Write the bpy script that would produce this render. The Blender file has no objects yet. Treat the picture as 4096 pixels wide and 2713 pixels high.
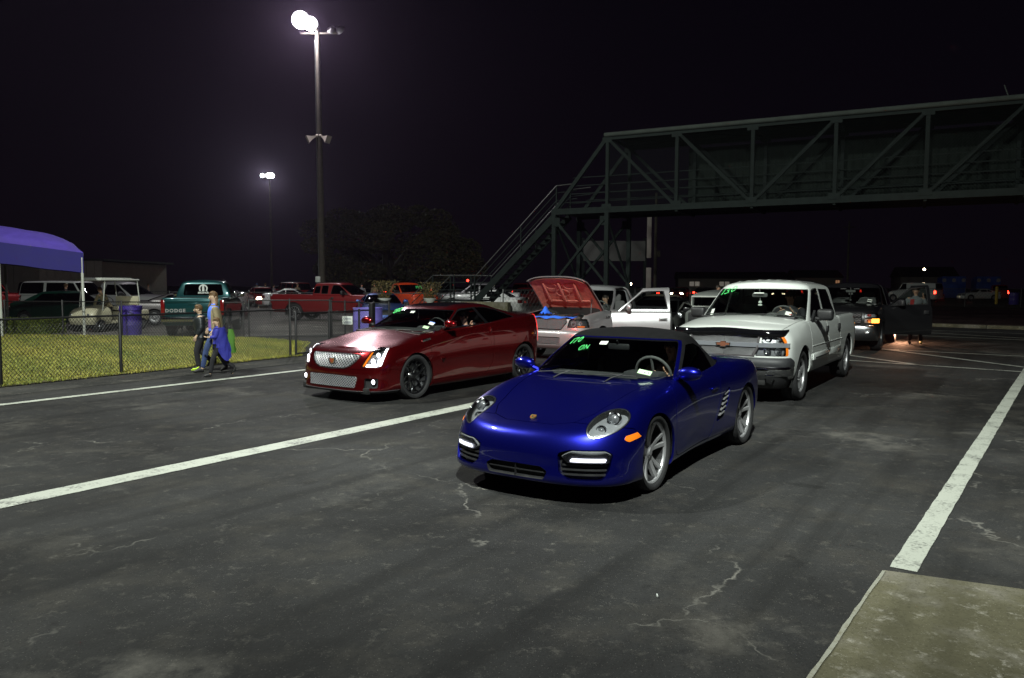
import bpy, bmesh, math, random
import numpy as np
from mathutils import Vector, Matrix
PI = math.pi
R = math.radians
rnd = random.Random(7)
C = bpy.context.scene.collection
scn = bpy.context.scene

# ------------------------------------------------------------------ camera
cam_d = bpy.data.cameras.new('camera')
cam = bpy.data.objects.new('camera', cam_d)
C.objects.link(cam)
cam_d.sensor_width = 36.0
cam_d.lens = 36.0 * 3098.3 / 4096.0
cam_d.clip_start = 0.1
cam_d.clip_end = 1500.0
cam.location = (0, 0, 1.776)
cam.rotation_euler = (R(90 - 4.067), R(0.0), R(0))
cam.rotation_euler = (Matrix.Rotation(R(90 - 4.067), 3, 'X') @ Matrix.Rotation(R(0.18), 3, 'Z')).to_euler()
scn.camera = cam

# ------------------------------------------------------------------ world: night sky, faint town glow
w = bpy.data.worlds.new('World')
scn.world = w
w.use_nodes = True
nt = w.node_tree
nt.nodes.clear()
wo = nt.nodes.new('ShaderNodeOutputWorld')
bg = nt.nodes.new('ShaderNodeBackground')
tc = nt.nodes.new('ShaderNodeTexCoord')
sp = nt.nodes.new('ShaderNodeSeparateXYZ')
rp = nt.nodes.new('ShaderNodeValToRGB')
nt.links.new(tc.outputs['Generated'], sp.inputs[0])
nt.links.new(sp.outputs['Z'], rp.inputs[0])
nt.links.new(rp.outputs[0], bg.inputs[0])
nt.links.new(bg.outputs[0], wo.inputs[0])
rp.color_ramp.elements[0].color = (0.0026, 0.0017, 0.0032, 1)
rp.color_ramp.elements[1].color = (0.0011, 0.0008, 0.0021, 1)
rp.color_ramp.elements[1].position = 0.5
bg.inputs[1].default_value = 1.0

# ------------------------------------------------------------------ floodlights (the place is lit by floods on tall poles)
def flood(name, loc, aim, power, col, size=0.35, cone=150, blend=0.6):
    d = bpy.data.lights.new(name, 'SPOT')
    d.energy = power
    d.color = col
    d.shadow_soft_size = size
    d.spot_size = R(cone)
    d.spot_blend = blend
    o = bpy.data.objects.new(name, d)
    C.objects.link(o)
    o.location = loc
    o.rotation_euler = (Vector(aim) - Vector(loc)).to_track_quat('-Z', 'Y').to_euler()
    return o
flood('flood_lamp', (-12.5, 12.0, 14.5), (-4, 15, 0), 12500, (0.95, 1.0, 0.90), 0.35)
flood('flood_lamp', (0.3, -0.5, 10.5), (1.2, 17, 0), 15500, (0.93, 1.0, 0.93), 0.3, 98, 1.0)
flood('flood_lamp', (-11.6, 44.4, 16.2), (-9, 38, 0), 4200, (1.0, .93, 1.0), .2, 165, .3)
flood('flood_lamp', (-29.6, 94.4, 14.4), (-12, 55, 0), 5000, (.9, 1.0, .95), .6, 160, .3)
scn.view_settings.view_transform = 'Standard'
scn.view_settings.look = 'None'
scn.view_settings.exposure = 0.0
scn.view_settings.gamma = 1.0
scn.view_settings.use_curve_mapping = False
scn.cycles.use_denoising = True
scn.cycles.max_bounces = 6
scn.cycles.transparent_max_bounces = 24
scn.cycles.sample_clamp_indirect = 3.0
# ------------------------------------------------------------------ naming helpers
def tag(o, label=None, cat=None, group=None, kind=None):
    if label: o['label'] = label
    if cat: o['category'] = cat
    if group: o['group'] = group
    if kind: o['kind'] = kind
    return o
def empty(name, loc=(0, 0, 0), rz=0.0, label=None, cat=None, group=None, parent=None):
    o = bpy.data.objects.new(name, None)
    C.objects.link(o)
    o.location = loc
    o.rotation_euler = (0, 0, rz)
    o.empty_display_size = 0.2
    o.parent = parent
    return tag(o, label, cat, group)
def copy_tree(o, parent=None):
    c = o.copy()
    C.objects.link(c)
    c.parent = parent
    for ch in list(o.children):
        copy_tree(ch, c)
    return c
def del_tree(o):
    for ch in list(o.children): del_tree(ch)
    bpy.data.objects.remove(o)

# ------------------------------------------------------------------ materials
MATS = {}
def nodes_of(m):
    m.use_nodes = True
    n = m.node_tree.nodes
    return n, m.node_tree.links, n.get('Principled BSDF')
def mat(name, col=(.5, .5, .5), rough=.5, metal=0.0, coat=0.0, spec=.5, emit=None, es=0.0, vary=0.0, vscale=8.0,
        bump=0.0, bscale=60.0, sheen=0.0, coatr=0.03, alpha=1.0, hide=True):
    if name in MATS: return MATS[name]
    m = bpy.data.materials.new(name)
    MATS[name] = m
    n, l, b = nodes_of(m)
    b.inputs['Base Color'].default_value = (*col, 1)
    b.inputs['Roughness'].default_value = rough
    b.inputs['Metallic'].default_value = metal
    b.inputs['Coat Weight'].default_value = coat
    b.inputs['Coat Roughness'].default_value = coatr
    b.inputs['Specular IOR Level'].default_value = spec
    b.inputs['Sheen Weight'].default_value = sheen
    b.inputs['Alpha'].default_value = alpha
    if emit:
        b.inputs['Emission Color'].default_value = (*emit, 1)
        b.inputs['Emission Strength'].default_value = es
        if hide: m.cycles.emission_sampling = 'NONE'
    if vary or bump:
        t = n.new('ShaderNodeTexCoord')
    if vary:
        z = n.new('ShaderNodeTexNoise'); z.inputs['Scale'].default_value = vscale; z.inputs['Detail'].default_value = 6
        z.inputs['Roughness'].default_value = .65
        l.new(t.outputs['Object'], z.inputs['Vector'])
        r = n.new('ShaderNodeValToRGB')
        r.color_ramp.elements[0].position = .3; r.color_ramp.elements[1].position = .7
        r.color_ramp.elements[0].color = (*[c * (1 - vary) for c in col], 1)
        r.color_ramp.elements[1].color = (*[min(1, c * (1 + vary)) for c in col], 1)
        l.new(z.outputs['Fac'], r.inputs[0]); l.new(r.outputs[0], b.inputs['Base Color'])
        mr = n.new('ShaderNodeMapRange'); mr.inputs[3].default_value = max(0, rough - .12); mr.inputs[4].default_value = min(1, rough + .12)
        l.new(z.outputs['Fac'], mr.inputs[0]); l.new(mr.outputs[0], b.inputs['Roughness'])
    if bump:
        z2 = n.new('ShaderNodeTexNoise'); z2.inputs['Scale'].default_value = bscale; z2.inputs['Detail'].default_value = 4
        l.new(t.outputs['Object'], z2.inputs['Vector'])
        bp = n.new('ShaderNodeBump'); bp.inputs['Strength'].default_value = bump; bp.inputs['Distance'].default_value = .01
        l.new(z2.outputs['Fac'], bp.inputs['Height']); l.new(bp.outputs[0], b.inputs['Normal'])
    return m
def paint(name, col, metal=.45, rough=.42, coat=1.0, flake=.12, spec=.4):
    """car paint: pigmented base under clear coat, fine metal flake, thin road dust"""
    if name in MATS: return MATS[name]
    m = mat(name, col, rough, metal, coat, spec)
    n, l, b = nodes_of(m)
    t = n.new('ShaderNodeTexCoord')
    v = n.new('ShaderNodeTexVoronoi'); v.inputs['Scale'].default_value = 900
    l.new(t.outputs['Object'], v.inputs['Vector'])
    hs = n.new('ShaderNodeHueSaturation'); hs.inputs['Color'].default_value = (*col, 1)
    mr = n.new('ShaderNodeMapRange'); mr.inputs[3].default_value = 1 - flake; mr.inputs[4].default_value = 1 + flake * 1.5
    sx = n.new('ShaderNodeSeparateXYZ')
    l.new(v.outputs['Color'], sx.inputs[0]); l.new(sx.outputs[0], mr.inputs[0]); l.new(mr.outputs[0], hs.inputs['Value'])
    z = n.new('ShaderNodeTexNoise'); z.inputs['Scale'].default_value = 2.3; z.inputs['Detail'].default_value = 5
    l.new(t.outputs['Object'], z.inputs['Vector'])
    so = n.new('ShaderNodeSeparateXYZ'); l.new(t.outputs['Object'], so.inputs[0])
    dz = n.new('ShaderNodeMapRange'); dz.inputs[1].default_value = .15; dz.inputs[2].default_value = .75; dz.inputs[3].default_value = .05; dz.inputs[4].default_value = .0
    l.new(so.outputs[2], dz.inputs[0])
    mu = n.new('ShaderNodeMath'); mu.operation = 'MULTIPLY'; l.new(dz.outputs[0], mu.inputs[0]); l.new(z.outputs['Fac'], mu.inputs[1])
    mx = n.new('ShaderNodeMixRGB'); mx.inputs['Color2'].default_value = (.11, .10, .09, 1)
    l.new(mu.outputs[0], mx.inputs['Fac']); l.new(hs.outputs[0], mx.inputs['Color1']); l.new(mx.outputs[0], b.inputs['Base Color'])
    cr = n.new('ShaderNodeMapRange'); cr.inputs[3].default_value = .008; cr.inputs[4].default_value = .03
    l.new(z.outputs['Fac'], cr.inputs[0]); l.new(cr.outputs[0], b.inputs['Coat Roughness'])
    return m
def glass(name, tint=(.55, .6, .58), refl=1.0, dark=0.0):
    """thin window glass: lets light through (tinted) and mirrors by the angle"""
    if name in MATS: return MATS[name]
    m = bpy.data.materials.new(name); MATS[name] = m
    m.use_nodes = True
    n, l = m.node_tree.nodes, m.node_tree.links
    n.clear()
    o = n.new('ShaderNodeOutputMaterial'); tr = n.new('ShaderNodeBsdfTransparent'); gl = n.new('ShaderNodeBsdfGlossy')
    fr = n.new('ShaderNodeFresnel'); mx = n.new('ShaderNodeMixShader')
    tr.inputs[0].default_value = (*tint, 1); gl.inputs['Roughness'].default_value = .015
    fr.inputs[0].default_value = 1.5
    mu = n.new('ShaderNodeMath'); mu.operation = 'MULTIPLY'; mu.inputs[1].default_value = refl
    l.new(fr.outputs[0], mu.inputs[0]); l.new(mu.outputs[0], mx.inputs[0])
    l.new(tr.outputs[0], mx.inputs[1]); l.new(gl.outputs[0], mx.inputs[2]); l.new(mx.outputs[0], o.inputs[0])
    return m
def M(k): return MATS[k]
mat('tyre', (.014, .014, .015), .78, bump=.3, bscale=40, vary=.25, vscale=5)
mat('chrome', (.62, .63, .65), .10, 1.0)
mat('satin_chrome', (.35, .36, .38), .28, 1.0, bump=.03, bscale=90)
mat('alloy', (.40, .40, .41), .40, .6, coat=.5, vary=.12, vscale=6)
mat('alloy_grey', (.26, .27, .28), .34, .85, coat=.5, vary=.12, vscale=6)
mat('black_alloy', (.008, .008, .009), .22, .3, coat=.8)
mat('black_plastic', (.014, .014, .015), .5, vary=.2, vscale=12)
mat('dark_plastic', (.028, .029, .032), .55, vary=.2, vscale=12, bump=.1, bscale=300)
mat('gloss_black', (.004, .004, .005), .06, coat=.6)
mat('rubber', (.008, .008, .008), .7)
mat('inside_black', (.006, .006, .006), .8)
mat('trim_fabric', (.03, .03, .032), .9, vary=.2, vscale=20)
mat('trim_grey', (.10, .10, .098), .85, vary=.2, vscale=20)
mat('lamp_chrome', (.40, .41, .43), .25, .5, coat=.6, bump=.3, bscale=45)
mat('lamp_bulb_glass', (.30, .31, .33), .08, .6, coat=1)
mat('amber_lens', (.75, .17, .01), .18, coat=1, emit=(1, .25, .01), es=.22)
mat('amber_lit', (.9, .3, .03), .2, emit=(1, .30, .03), es=9)
mat('red_lens', (.14, .004, .004), .15, coat=1)
mat('red_lit', (.6, .01, .01), .2, emit=(1, .03, .015), es=14)
mat('white_lit', (.9, .9, .9), .2, emit=(.90, .92, 1), es=14)
mat('warm_lit', (.9, .8, .6), .2, emit=(1, .80, .50), es=45)
mat('led_lit', (.9, .9, .9), .2, emit=(.86, .88, 1), es=1.9)
mat('sticker_white', (.62, .66, .60), .6)
mat('sticker_green', (.42, .62, .36), .6)
mat('sticker_blue', (.10, .22, .75), .6)
mat('print_black', (.01, .01, .01), .6)
mat('marker_green', (.10, .75, .20), .7, emit=(.1, 1, .25), es=.10)
mat('gold', (.75, .50, .14), .3, .9)
mat('enamel_red', (.35, .02, .02), .3, coat=.5)
glass('glass_clear', (.80, .84, .82))
glass('glass_tint', (.30, .33, .32))
glass('glass_dark', (.05, .055, .055))
glass('lens_clear', (.92, .93, .93), 1.2)

# ------------------------------------------------------------------ mesh kit: triangle soup with smooth normals
class TM:
    """V points, N normals, F triangles, A surface parameters (s, k)"""
    def __init__(s, V, N, F, A=None):
        s.V = np.asarray(V, float).reshape(-1, 3); s.N = np.asarray(N, float).reshape(-1, 3)
        s.F = np.asarray(F, int).reshape(-1, 3)
        s.A = np.zeros((len(s.V), 2)) if A is None else np.asarray(A, float)
    def copy(s): return TM(s.V.copy(), s.N.copy(), s.F.copy(), s.A.copy())
def clean(m):
    used = np.zeros(len(m.V), bool); used[m.F.ravel()] = True
    idx = np.cumsum(used) - 1
    return TM(m.V[used], m.N[used], idx[m.F] if len(m.F) else m.F, m.A[used])
def split(m, f):
    """cut a surface along f = 0: (part with f > 0, part with f < 0)"""
    f = np.where(np.abs(f) < 1e-7, 1e-7, f)
    s = f[m.F] > 0
    n = s.sum(1)
    pos = [m.F[n == 3]]; neg = [m.F[n == 0]]
    V = [m.V]; N = [m.N]; A = [m.A]; cnt = len(m.V); cache = {}
    nv, nn, na = [], [], []
    def cutpt(a, b):
        nonlocal cnt
        k = (a, b) if a < b else (b, a)
        if k in cache: return cache[k]
        t = f[a] / (f[a] - f[b])
        nv.append(m.V[a] * (1 - t) + m.V[b] * t)
        q = m.N[a] * (1 - t) + m.N[b] * t
        nn.append(q / (np.linalg.norm(q) + 1e-12)); na.append(m.A[a] * (1 - t) + m.A[b] * t)
        cache[k] = cnt; cnt += 1
        return cache[k]
    P, Q = [], []
    for tri, sg, c in zip(m.F[(n == 1) | (n == 2)], s[(n == 1) | (n == 2)], n[(n == 1) | (n == 2)]):
        i = int(np.argmax(sg)) if c == 1 else int(np.argmin(sg))
        a, b, d = int(tri[i]), int(tri[(i + 1) % 3]), int(tri[(i + 2) % 3])
        ab, ad = cutpt(a, b), cutpt(a, d)
        one, two = [(a, ab, ad)], [(ab, b, d), (ab, d, ad)]
        if c == 1: P += one; Q += two
        else: Q += one; P += two
    if P: pos.append(np.array(P))
    if Q: neg.append(np.array(Q))
    if nv:
        V.append(np.array(nv)); N.append(np.array(nn)); A.append(np.array(na))
    V, N, A = np.vstack(V), np.vstack(N), np.vstack(A)
    return clean(TM(V, N, np.vstack(pos), A)), clean(TM(V, N, np.vstack(neg), A))
def polyf(P, poly, r=0.0):
    """signed distance to a closed polygon (positive inside), corners rounded by r"""
    poly = np.asarray(poly, float); P = np.asarray(P, float)
    d = np.full(len(P), 1e9); ins = np.zeros(len(P), bool)
    n = len(poly)
    for i in range(n):
        a, b = poly[i], poly[(i + 1) % n]
        e = b - a; w_ = P - a
        t = np.clip((w_ @ e) / (e @ e + 1e-12), 0, 1)
        d = np.minimum(d, np.hypot(*(w_ - t[:, None] * e).T))
        c = (a[1] > P[:, 1]) != (b[1] > P[:, 1])
        with np.errstate(divide='ignore', invalid='ignore'):
            x = (b[0] - a[0]) * (P[:, 1] - a[1]) / (b[1] - a[1] + 1e-15) + a[0]
        ins ^= c & (P[:, 0] < x)
    f = np.where(ins, d, -d)
    return f + r if r else f
def shrink(poly, r):
    """pull a convex-ish polygon in by r towards its centre (used with polyf r)"""
    p = np.asarray(poly, float); c = p.mean(0)
    v = p - c
    L = np.linalg.norm(v, axis=1, keepdims=True)
    return c + v * (L - r * 1.25) / L
def rpoly(P, poly, r): return polyf(P, shrink(poly, r), r)
def mir(m):
    k = np.array([1, -1, 1.])
    return TM(m.V * k, m.N * k, m.F[:, ::-1], m.A)
def join(*ms):
    V, N, F, A, o = [], [], [], [], 0
    for m in ms:
        if m is None or not len(m.F): continue
        V.append(m.V); N.append(m.N); F.append(m.F + o); A.append(m.A); o += len(m.V)
    if not V: return TM(np.zeros((0, 3)), np.zeros((0, 3)), np.zeros((0, 3), int), np.zeros((0, 2)))
    return TM(np.vstack(V), np.vstack(N), np.vstack(F), np.vstack(A))
def both(m): return join(m, mir(m))
def off(m, d, v=(0, 0, 0)):
    return TM(m.V + m.N * d + np.array(v, float), m.N, m.F, m.A)
def boundary(m):
    e = np.vstack([m.F[:, [0, 1]], m.F[:, [1, 2]], m.F[:, [2, 0]]])
    k = np.sort(e, 1); key = k[:, 0] * (len(m.V) + 1) + k[:, 1]
    u, inv, c = np.unique(key, return_inverse=True, return_counts=True)
    return e[c[inv] == 1]
def lip(m, depth=.015, sel=None, dirv=None):
    """turn the free edge of a panel inwards so it shows its thickness"""
    e = boundary(m)
    if sel is not None and len(e):
        e = e[sel(m.V[e[:, 0]]) & sel(m.V[e[:, 1]])]
    if not len(e): return m
    a, b = m.V[e[:, 0]], m.V[e[:, 1]]
    da = -m.N[e[:, 0]] * depth if dirv is None else np.tile(np.array(dirv, float) * depth, (len(e), 1))
    db = -m.N[e[:, 1]] * depth if dirv is None else da
    V = np.stack([a, b, b + db, a + da], 1).reshape(-1, 3)
    nn = np.cross(b - a, da); nn /= (np.linalg.norm(nn, axis=1, keepdims=True) + 1e-12)
    N = np.repeat(-nn, 4, 0)
    i = np.arange(len(e)) * 4
    F = np.vstack([np.stack([i + 1, i, i + 3], 1), np.stack([i + 1, i + 3, i + 2], 1)])
    return join(m, TM(V, N, F))
def obj(name, m, material, parent=None, flat=False):
    """link a TM (or a bmesh) as ONE mesh object"""
    me = bpy.data.meshes.new(name)
    if isinstance(m, TM):
        nv, nf = len(m.V), len(m.F)
        me.vertices.add(nv); me.vertices.foreach_set('co', m.V.astype(np.float32).ravel())
        me.loops.add(nf * 3); me.loops.foreach_set('vertex_index', m.F.astype(np.int32).ravel())
        me.polygons.add(nf); me.polygons.foreach_set('loop_start', np.arange(0, nf * 3, 3, dtype=np.int32))
        me.update(calc_edges=True); me.validate(verbose=False)
        me.polygons.foreach_set('use_smooth', np.ones(len(me.polygons), bool))
        if not flat and len(me.vertices) == nv:
            me.normals_split_custom_set_from_vertices(m.N.tolist())
    else:
        bmesh.ops.recalc_face_normals(m, faces=m.faces)
        m.to_mesh(me); m.free()
        if not flat:
            me.polygons.foreach_set('use_smooth', np.ones(len(me.polygons), bool))
            me.set_sharp_from_angle(angle=R(35))
    for x in (material if isinstance(material, (list, tuple)) else [material]):
        me.materials.append(MATS[x] if isinstance(x, str) else x)
    o = bpy.data.objects.new(name, me)
    C.objects.link(o)
    if parent is not None: o.parent = parent
    return o
def tri(grid_n, grid_m):
    i, j = np.meshgrid(np.arange(grid_n - 1), np.arange(grid_m - 1), indexing='ij')
    a = (i * grid_m + j).ravel(); b = a + grid_m
    return np.vstack([np.stack([a, b, b + 1], 1), np.stack([a, b + 1, a + 1], 1)])
def grid_tm(P, flip=False, A=None):
    """P: n x m x 3 points -> TM with smooth normals"""
    n, m_ = P.shape[:2]
    du = np.gradient(P, axis=0); dv = np.gradient(P, axis=1)
    N = np.cross(du, dv); N /= (np.linalg.norm(N, axis=2, keepdims=True) + 1e-12)
    F = tri(n, m_)
    if flip: N = -N; F = F[:, ::-1]
    return TM(P.reshape(-1, 3), N.reshape(-1, 3), F, None if A is None else A.reshape(-1, 2))
def smooth_interp(x, tab):
    """smooth monotone-ish interpolation of a table of (x, value), x falling or rising"""
    t = sorted(tab); X = np.array([a for a, _ in t], float); Y = np.array([b for _, b in t], float)
    x = np.asarray(x, float)
    if len(X) == 1: return np.full(x.shape, Y[0])
    if len(X) == 2: return np.interp(x, X, Y)
    h = np.diff(X); d = np.diff(Y) / h
    mm = np.zeros(len(X)); mm[0] = d[0]; mm[-1] = d[-1]
    for i in range(1, len(X) - 1):
        if d[i - 1] * d[i] > 0:
            w1, w2 = 2 * h[i] + h[i - 1], h[i] + 2 * h[i - 1]
            mm[i] = (w1 + w2) / (w1 / d[i - 1] + w2 / d[i])
    i = np.clip(np.searchsorted(X, x) - 1, 0, len(X) - 2)
    t_ = np.clip((x - X[i]) / h[i], 0, 1)
    return ((1 + 2 * t_) * (1 - t_) ** 2 * Y[i] + t_ * (1 - t_) ** 2 * h[i] * mm[i] + t_ ** 2 * (3 - 2 * t_) * Y[i + 1] + t_ ** 2 * (t_ - 1) * h[i] * mm[i + 1])
def rail(xf, cf, nf, xr, cr, nr, w_, z_, S):
    """one loop round half the car from the front centre to the rear centre; S in 0..3 (front corner, side, rear corner)"""
    x = np.empty_like(S); g = np.ones_like(S)
    a = S <= 1; th = S[a] * PI / 2
    x[a] = xf - cf * (1 - np.cos(th) ** (2 / nf)); g[a] = np.sin(th) ** (2 / nf)
    b = (S > 1) & (S < 2); x[b] = (xf - cf) + (S[b] - 1) * ((xr + cr) - (xf - cf))
    c = S >= 2; th = (3 - S[c]) * PI / 2
    x[c] = xr + cr * (1 - np.cos(th) ** (2 / nr)); g[c] = np.sin(th) ** (2 / nr)
    return np.stack([x, smooth_interp(x, w_) * g, smooth_interp(x, z_)], 1)
def onion(rails, ns=(40, 90, 34), per=6, crease=()):
    """stack of rails -> smooth surface (uniform cubic B-spline across the rails, exact along them)"""
    S = np.concatenate([np.linspace(0, 1, ns[0], endpoint=False), np.linspace(1, 2, ns[1], endpoint=False), np.linspace(2, 3, ns[2])])
    L = []
    for i, r in enumerate(rails):
        q = rail(*r, S)
        L.append(q)
        if i in crease: L.append(q)
    if rails[-1][6][0][1] == 0: tail = L[-2] * np.array([1, -1, 1.])
    else: tail = 2 * L[-1] - L[-2]
    L = [2 * L[0] - L[1]] + L + [tail]
    L = np.array(L)
    out, ks = [], []
    for i in range(1, len(L) - 2):
        for j in range(per):
            t = j / per
            b = [(1 - t) ** 3 / 6, (3 * t ** 3 - 6 * t * t + 4) / 6, (-3 * t ** 3 + 3 * t * t + 3 * t + 1) / 6, t ** 3 / 6]
            out.append(sum(bb * L[i - 1 + q] for q, bb in enumerate(b))); ks.append(i - 1 + t)
    out.append((L[-3] + 4 * L[-2] + L[-1]) / 6); ks.append(len(L) - 3)
    P = np.array(out).transpose(1, 0, 2)
    SS, KK = np.meshgrid(S, np.array(ks), indexing='ij')
    return grid_tm(P, False, np.stack([SS, KK], 2))
# ------------------------------------------------------------------ primitive shapes in a bmesh
def BM(): return bmesh.new()
def box(bm, c, s, bev=0.0, rot=None, seg=2, taper=None):
    q = bmesh.ops.create_cube(bm, size=1.0)
    vs = q['verts']
    for v in vs:
        tx = 1.0
        if taper is not None and v.co.z > 0: v.co.x *= taper[0]; v.co.y *= taper[1]
        v.co = Vector((v.co.x * s[0], v.co.y * s[1], v.co.z * s[2]))
    if bev > 0:
        es = list({e for v in vs for e in v.link_edges})
        r = bmesh.ops.bevel(bm, geom=es, offset=bev, segments=seg, affect='EDGES', profile=.5)
        vs = list({v for f in r['faces'] for v in f.verts} | {v for v in vs if v.is_valid})
    mt = Matrix.Translation(Vector(c))
    if rot is not None: mt = mt @ (rot if isinstance(rot, Matrix) else Matrix.Rotation(rot, 4, 'Z'))
    bmesh.ops.transform(bm, matrix=mt, verts=vs)
    return vs
def tube(bm, pts, r, n=8, cap=True):
    """tube through points, radius a number or one per point"""
    pts = [Vector(p) for p in pts]
    rs = [r] * len(pts) if isinstance(r, (int, float)) else list(r)
    rings = []
    up = None
    for i, p in enumerate(pts):
        d = (pts[min(i + 1, len(pts) - 1)] - pts[max(i - 1, 0)])
        if d.length < 1e-9: d = Vector((0, 0, 1))
        d.normalize()
        if up is None:
            up = Vector((0, 0, 1)) if abs(d.z) < .9 else Vector((1, 0, 0))
        a = d.cross(up).normalized(); b = a.cross(d).normalized(); up = b
        rings.append([bm.verts.new(p + (a * math.cos(2 * PI * k / n) + b * math.sin(2 * PI * k / n)) * rs[i]) for k in range(n)])
    for q in range(len(rings) - 1):
        for k in range(n):
            bm.faces.new((rings[q][k], rings[q][(k + 1) % n], rings[q + 1][(k + 1) % n], rings[q + 1][k]))
    if cap:
        bm.faces.new(rings[0]); bm.faces.new(rings[-1][::-1])
def lathe(bm, prof, n=32, mat4=None, ang=2 * PI):
    """profile of (radius, height) turned round z"""
    mat4 = mat4 or Matrix.Identity(4)
    rings = []
    full = abs(ang - 2 * PI) < 1e-6
    cnt = n if full else n + 1
    for r, z in prof:
        rings.append([bm.verts.new(mat4 @ Vector((r * math.cos(ang * k / n), r * math.sin(ang * k / n), z))) for k in range(cnt)])
    for q in range(len(rings) - 1):
        for k in range(n):
            a, b = rings[q][k], rings[q][(k + 1) % cnt]
            c, d = rings[q + 1][(k + 1) % cnt], rings[q + 1][k]
            try: bm.faces.new((a, b, c, d))
            except ValueError: pass
def prism(bm, poly, axis='y', a=0.0, b=.01, mat4=None):
    """extrude a polygon given in the plane across axis from a to b"""
    mat4 = mat4 or Matrix.Identity(4)
    def p3(u, v, t):
        return {'y': Vector((u, t, v)), 'x': Vector((t, u, v)), 'z': Vector((u, v, t))}[axis]
    A_ = [bm.verts.new(mat4 @ p3(u, v, a)) for u, v in poly]
    B_ = [bm.verts.new(mat4 @ p3(u, v, b)) for u, v in poly]
    n = len(poly)
    try:
        bm.faces.new(A_); bm.faces.new(B_[::-1])
    except ValueError: pass
    for i in range(n): bm.faces.new((A_[i], B_[i], B_[(i + 1) % n], A_[(i + 1) % n]))
def ball(bm, c, r, s=(1, 1, 1), n=12, rot=None):
    q = bmesh.ops.create_uvsphere(bm, u_segments=n, v_segments=max(6, n // 2 + 1), radius=r)
    mt = Matrix.Translation(Vector(c)) @ (rot or Matrix.Identity(4)) @ Matrix.Diagonal((*s, 1))
    bmesh.ops.transform(bm, matrix=mt, verts=q['verts'])
def strokes(bm, lines, origin, ux, uz, size, t, nrm, lift=.004):
    """hand writing: each line is a list of 2-D points, drawn as a thin raised ribbon"""
    ux, uz, nrm = Vector(ux).normalized(), Vector(uz).normalized(), Vector(nrm).normalized()
    o = Vector(origin) + nrm * lift
    for ln in lines:
        p = [Vector(q) for q in ln]
        for i in range(len(p) - 1):
            d = (p[i + 1] - p[i]).normalized(); s_ = Vector((-d.y, d.x)) * t / 2
            a, b = p[i] * size - d * t / 3, p[i + 1] * size + d * t / 3
            vs = [bm.verts.new(o + ux * q.x + uz * q.y) for q in (a - s_, b - s_, b + s_, a + s_)]
            bm.faces.new(vs)
FONT = {}
def text_obj(name, s, size, material, parent, loc, rx, extr=.002, sx=1.0, bold=0.0, align='CENTER', space=1.0):
    """letters as real geometry; rx is a 3x3 matrix whose columns are reading direction, up, and outward normal"""
    cu = bpy.data.curves.new(name, 'FONT')
    cu.body = s; cu.size = size; cu.extrude = extr; cu.align_x = align; cu.align_y = 'CENTER'; cu.offset = bold; cu.space_character = space
    cu.resolution_u = 3
    t = bpy.data.objects.new(name, cu); C.objects.link(t)
    dg = bpy.context.evaluated_depsgraph_get()
    me = bpy.data.meshes.new_from_object(t.evaluated_get(dg))
    bpy.data.objects.remove(t)
    me.name = name
    me.materials.clear(); me.materials.append(MATS[material])
    mt = Matrix.Translation(Vector(loc)) @ rx.to_4x4() @ Matrix.Diagonal((sx, 1, 1, 1))
    me.transform(mt)
    o = bpy.data.objects.new(name, me); C.objects.link(o)
    o.parent = parent
    return o
def basis(ux, uy):
    a = Vector(ux).normalized(); c = a.cross(Vector(uy)).normalized(); b = c.cross(a)
    return Matrix((a, b, c)).transposed()
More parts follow.
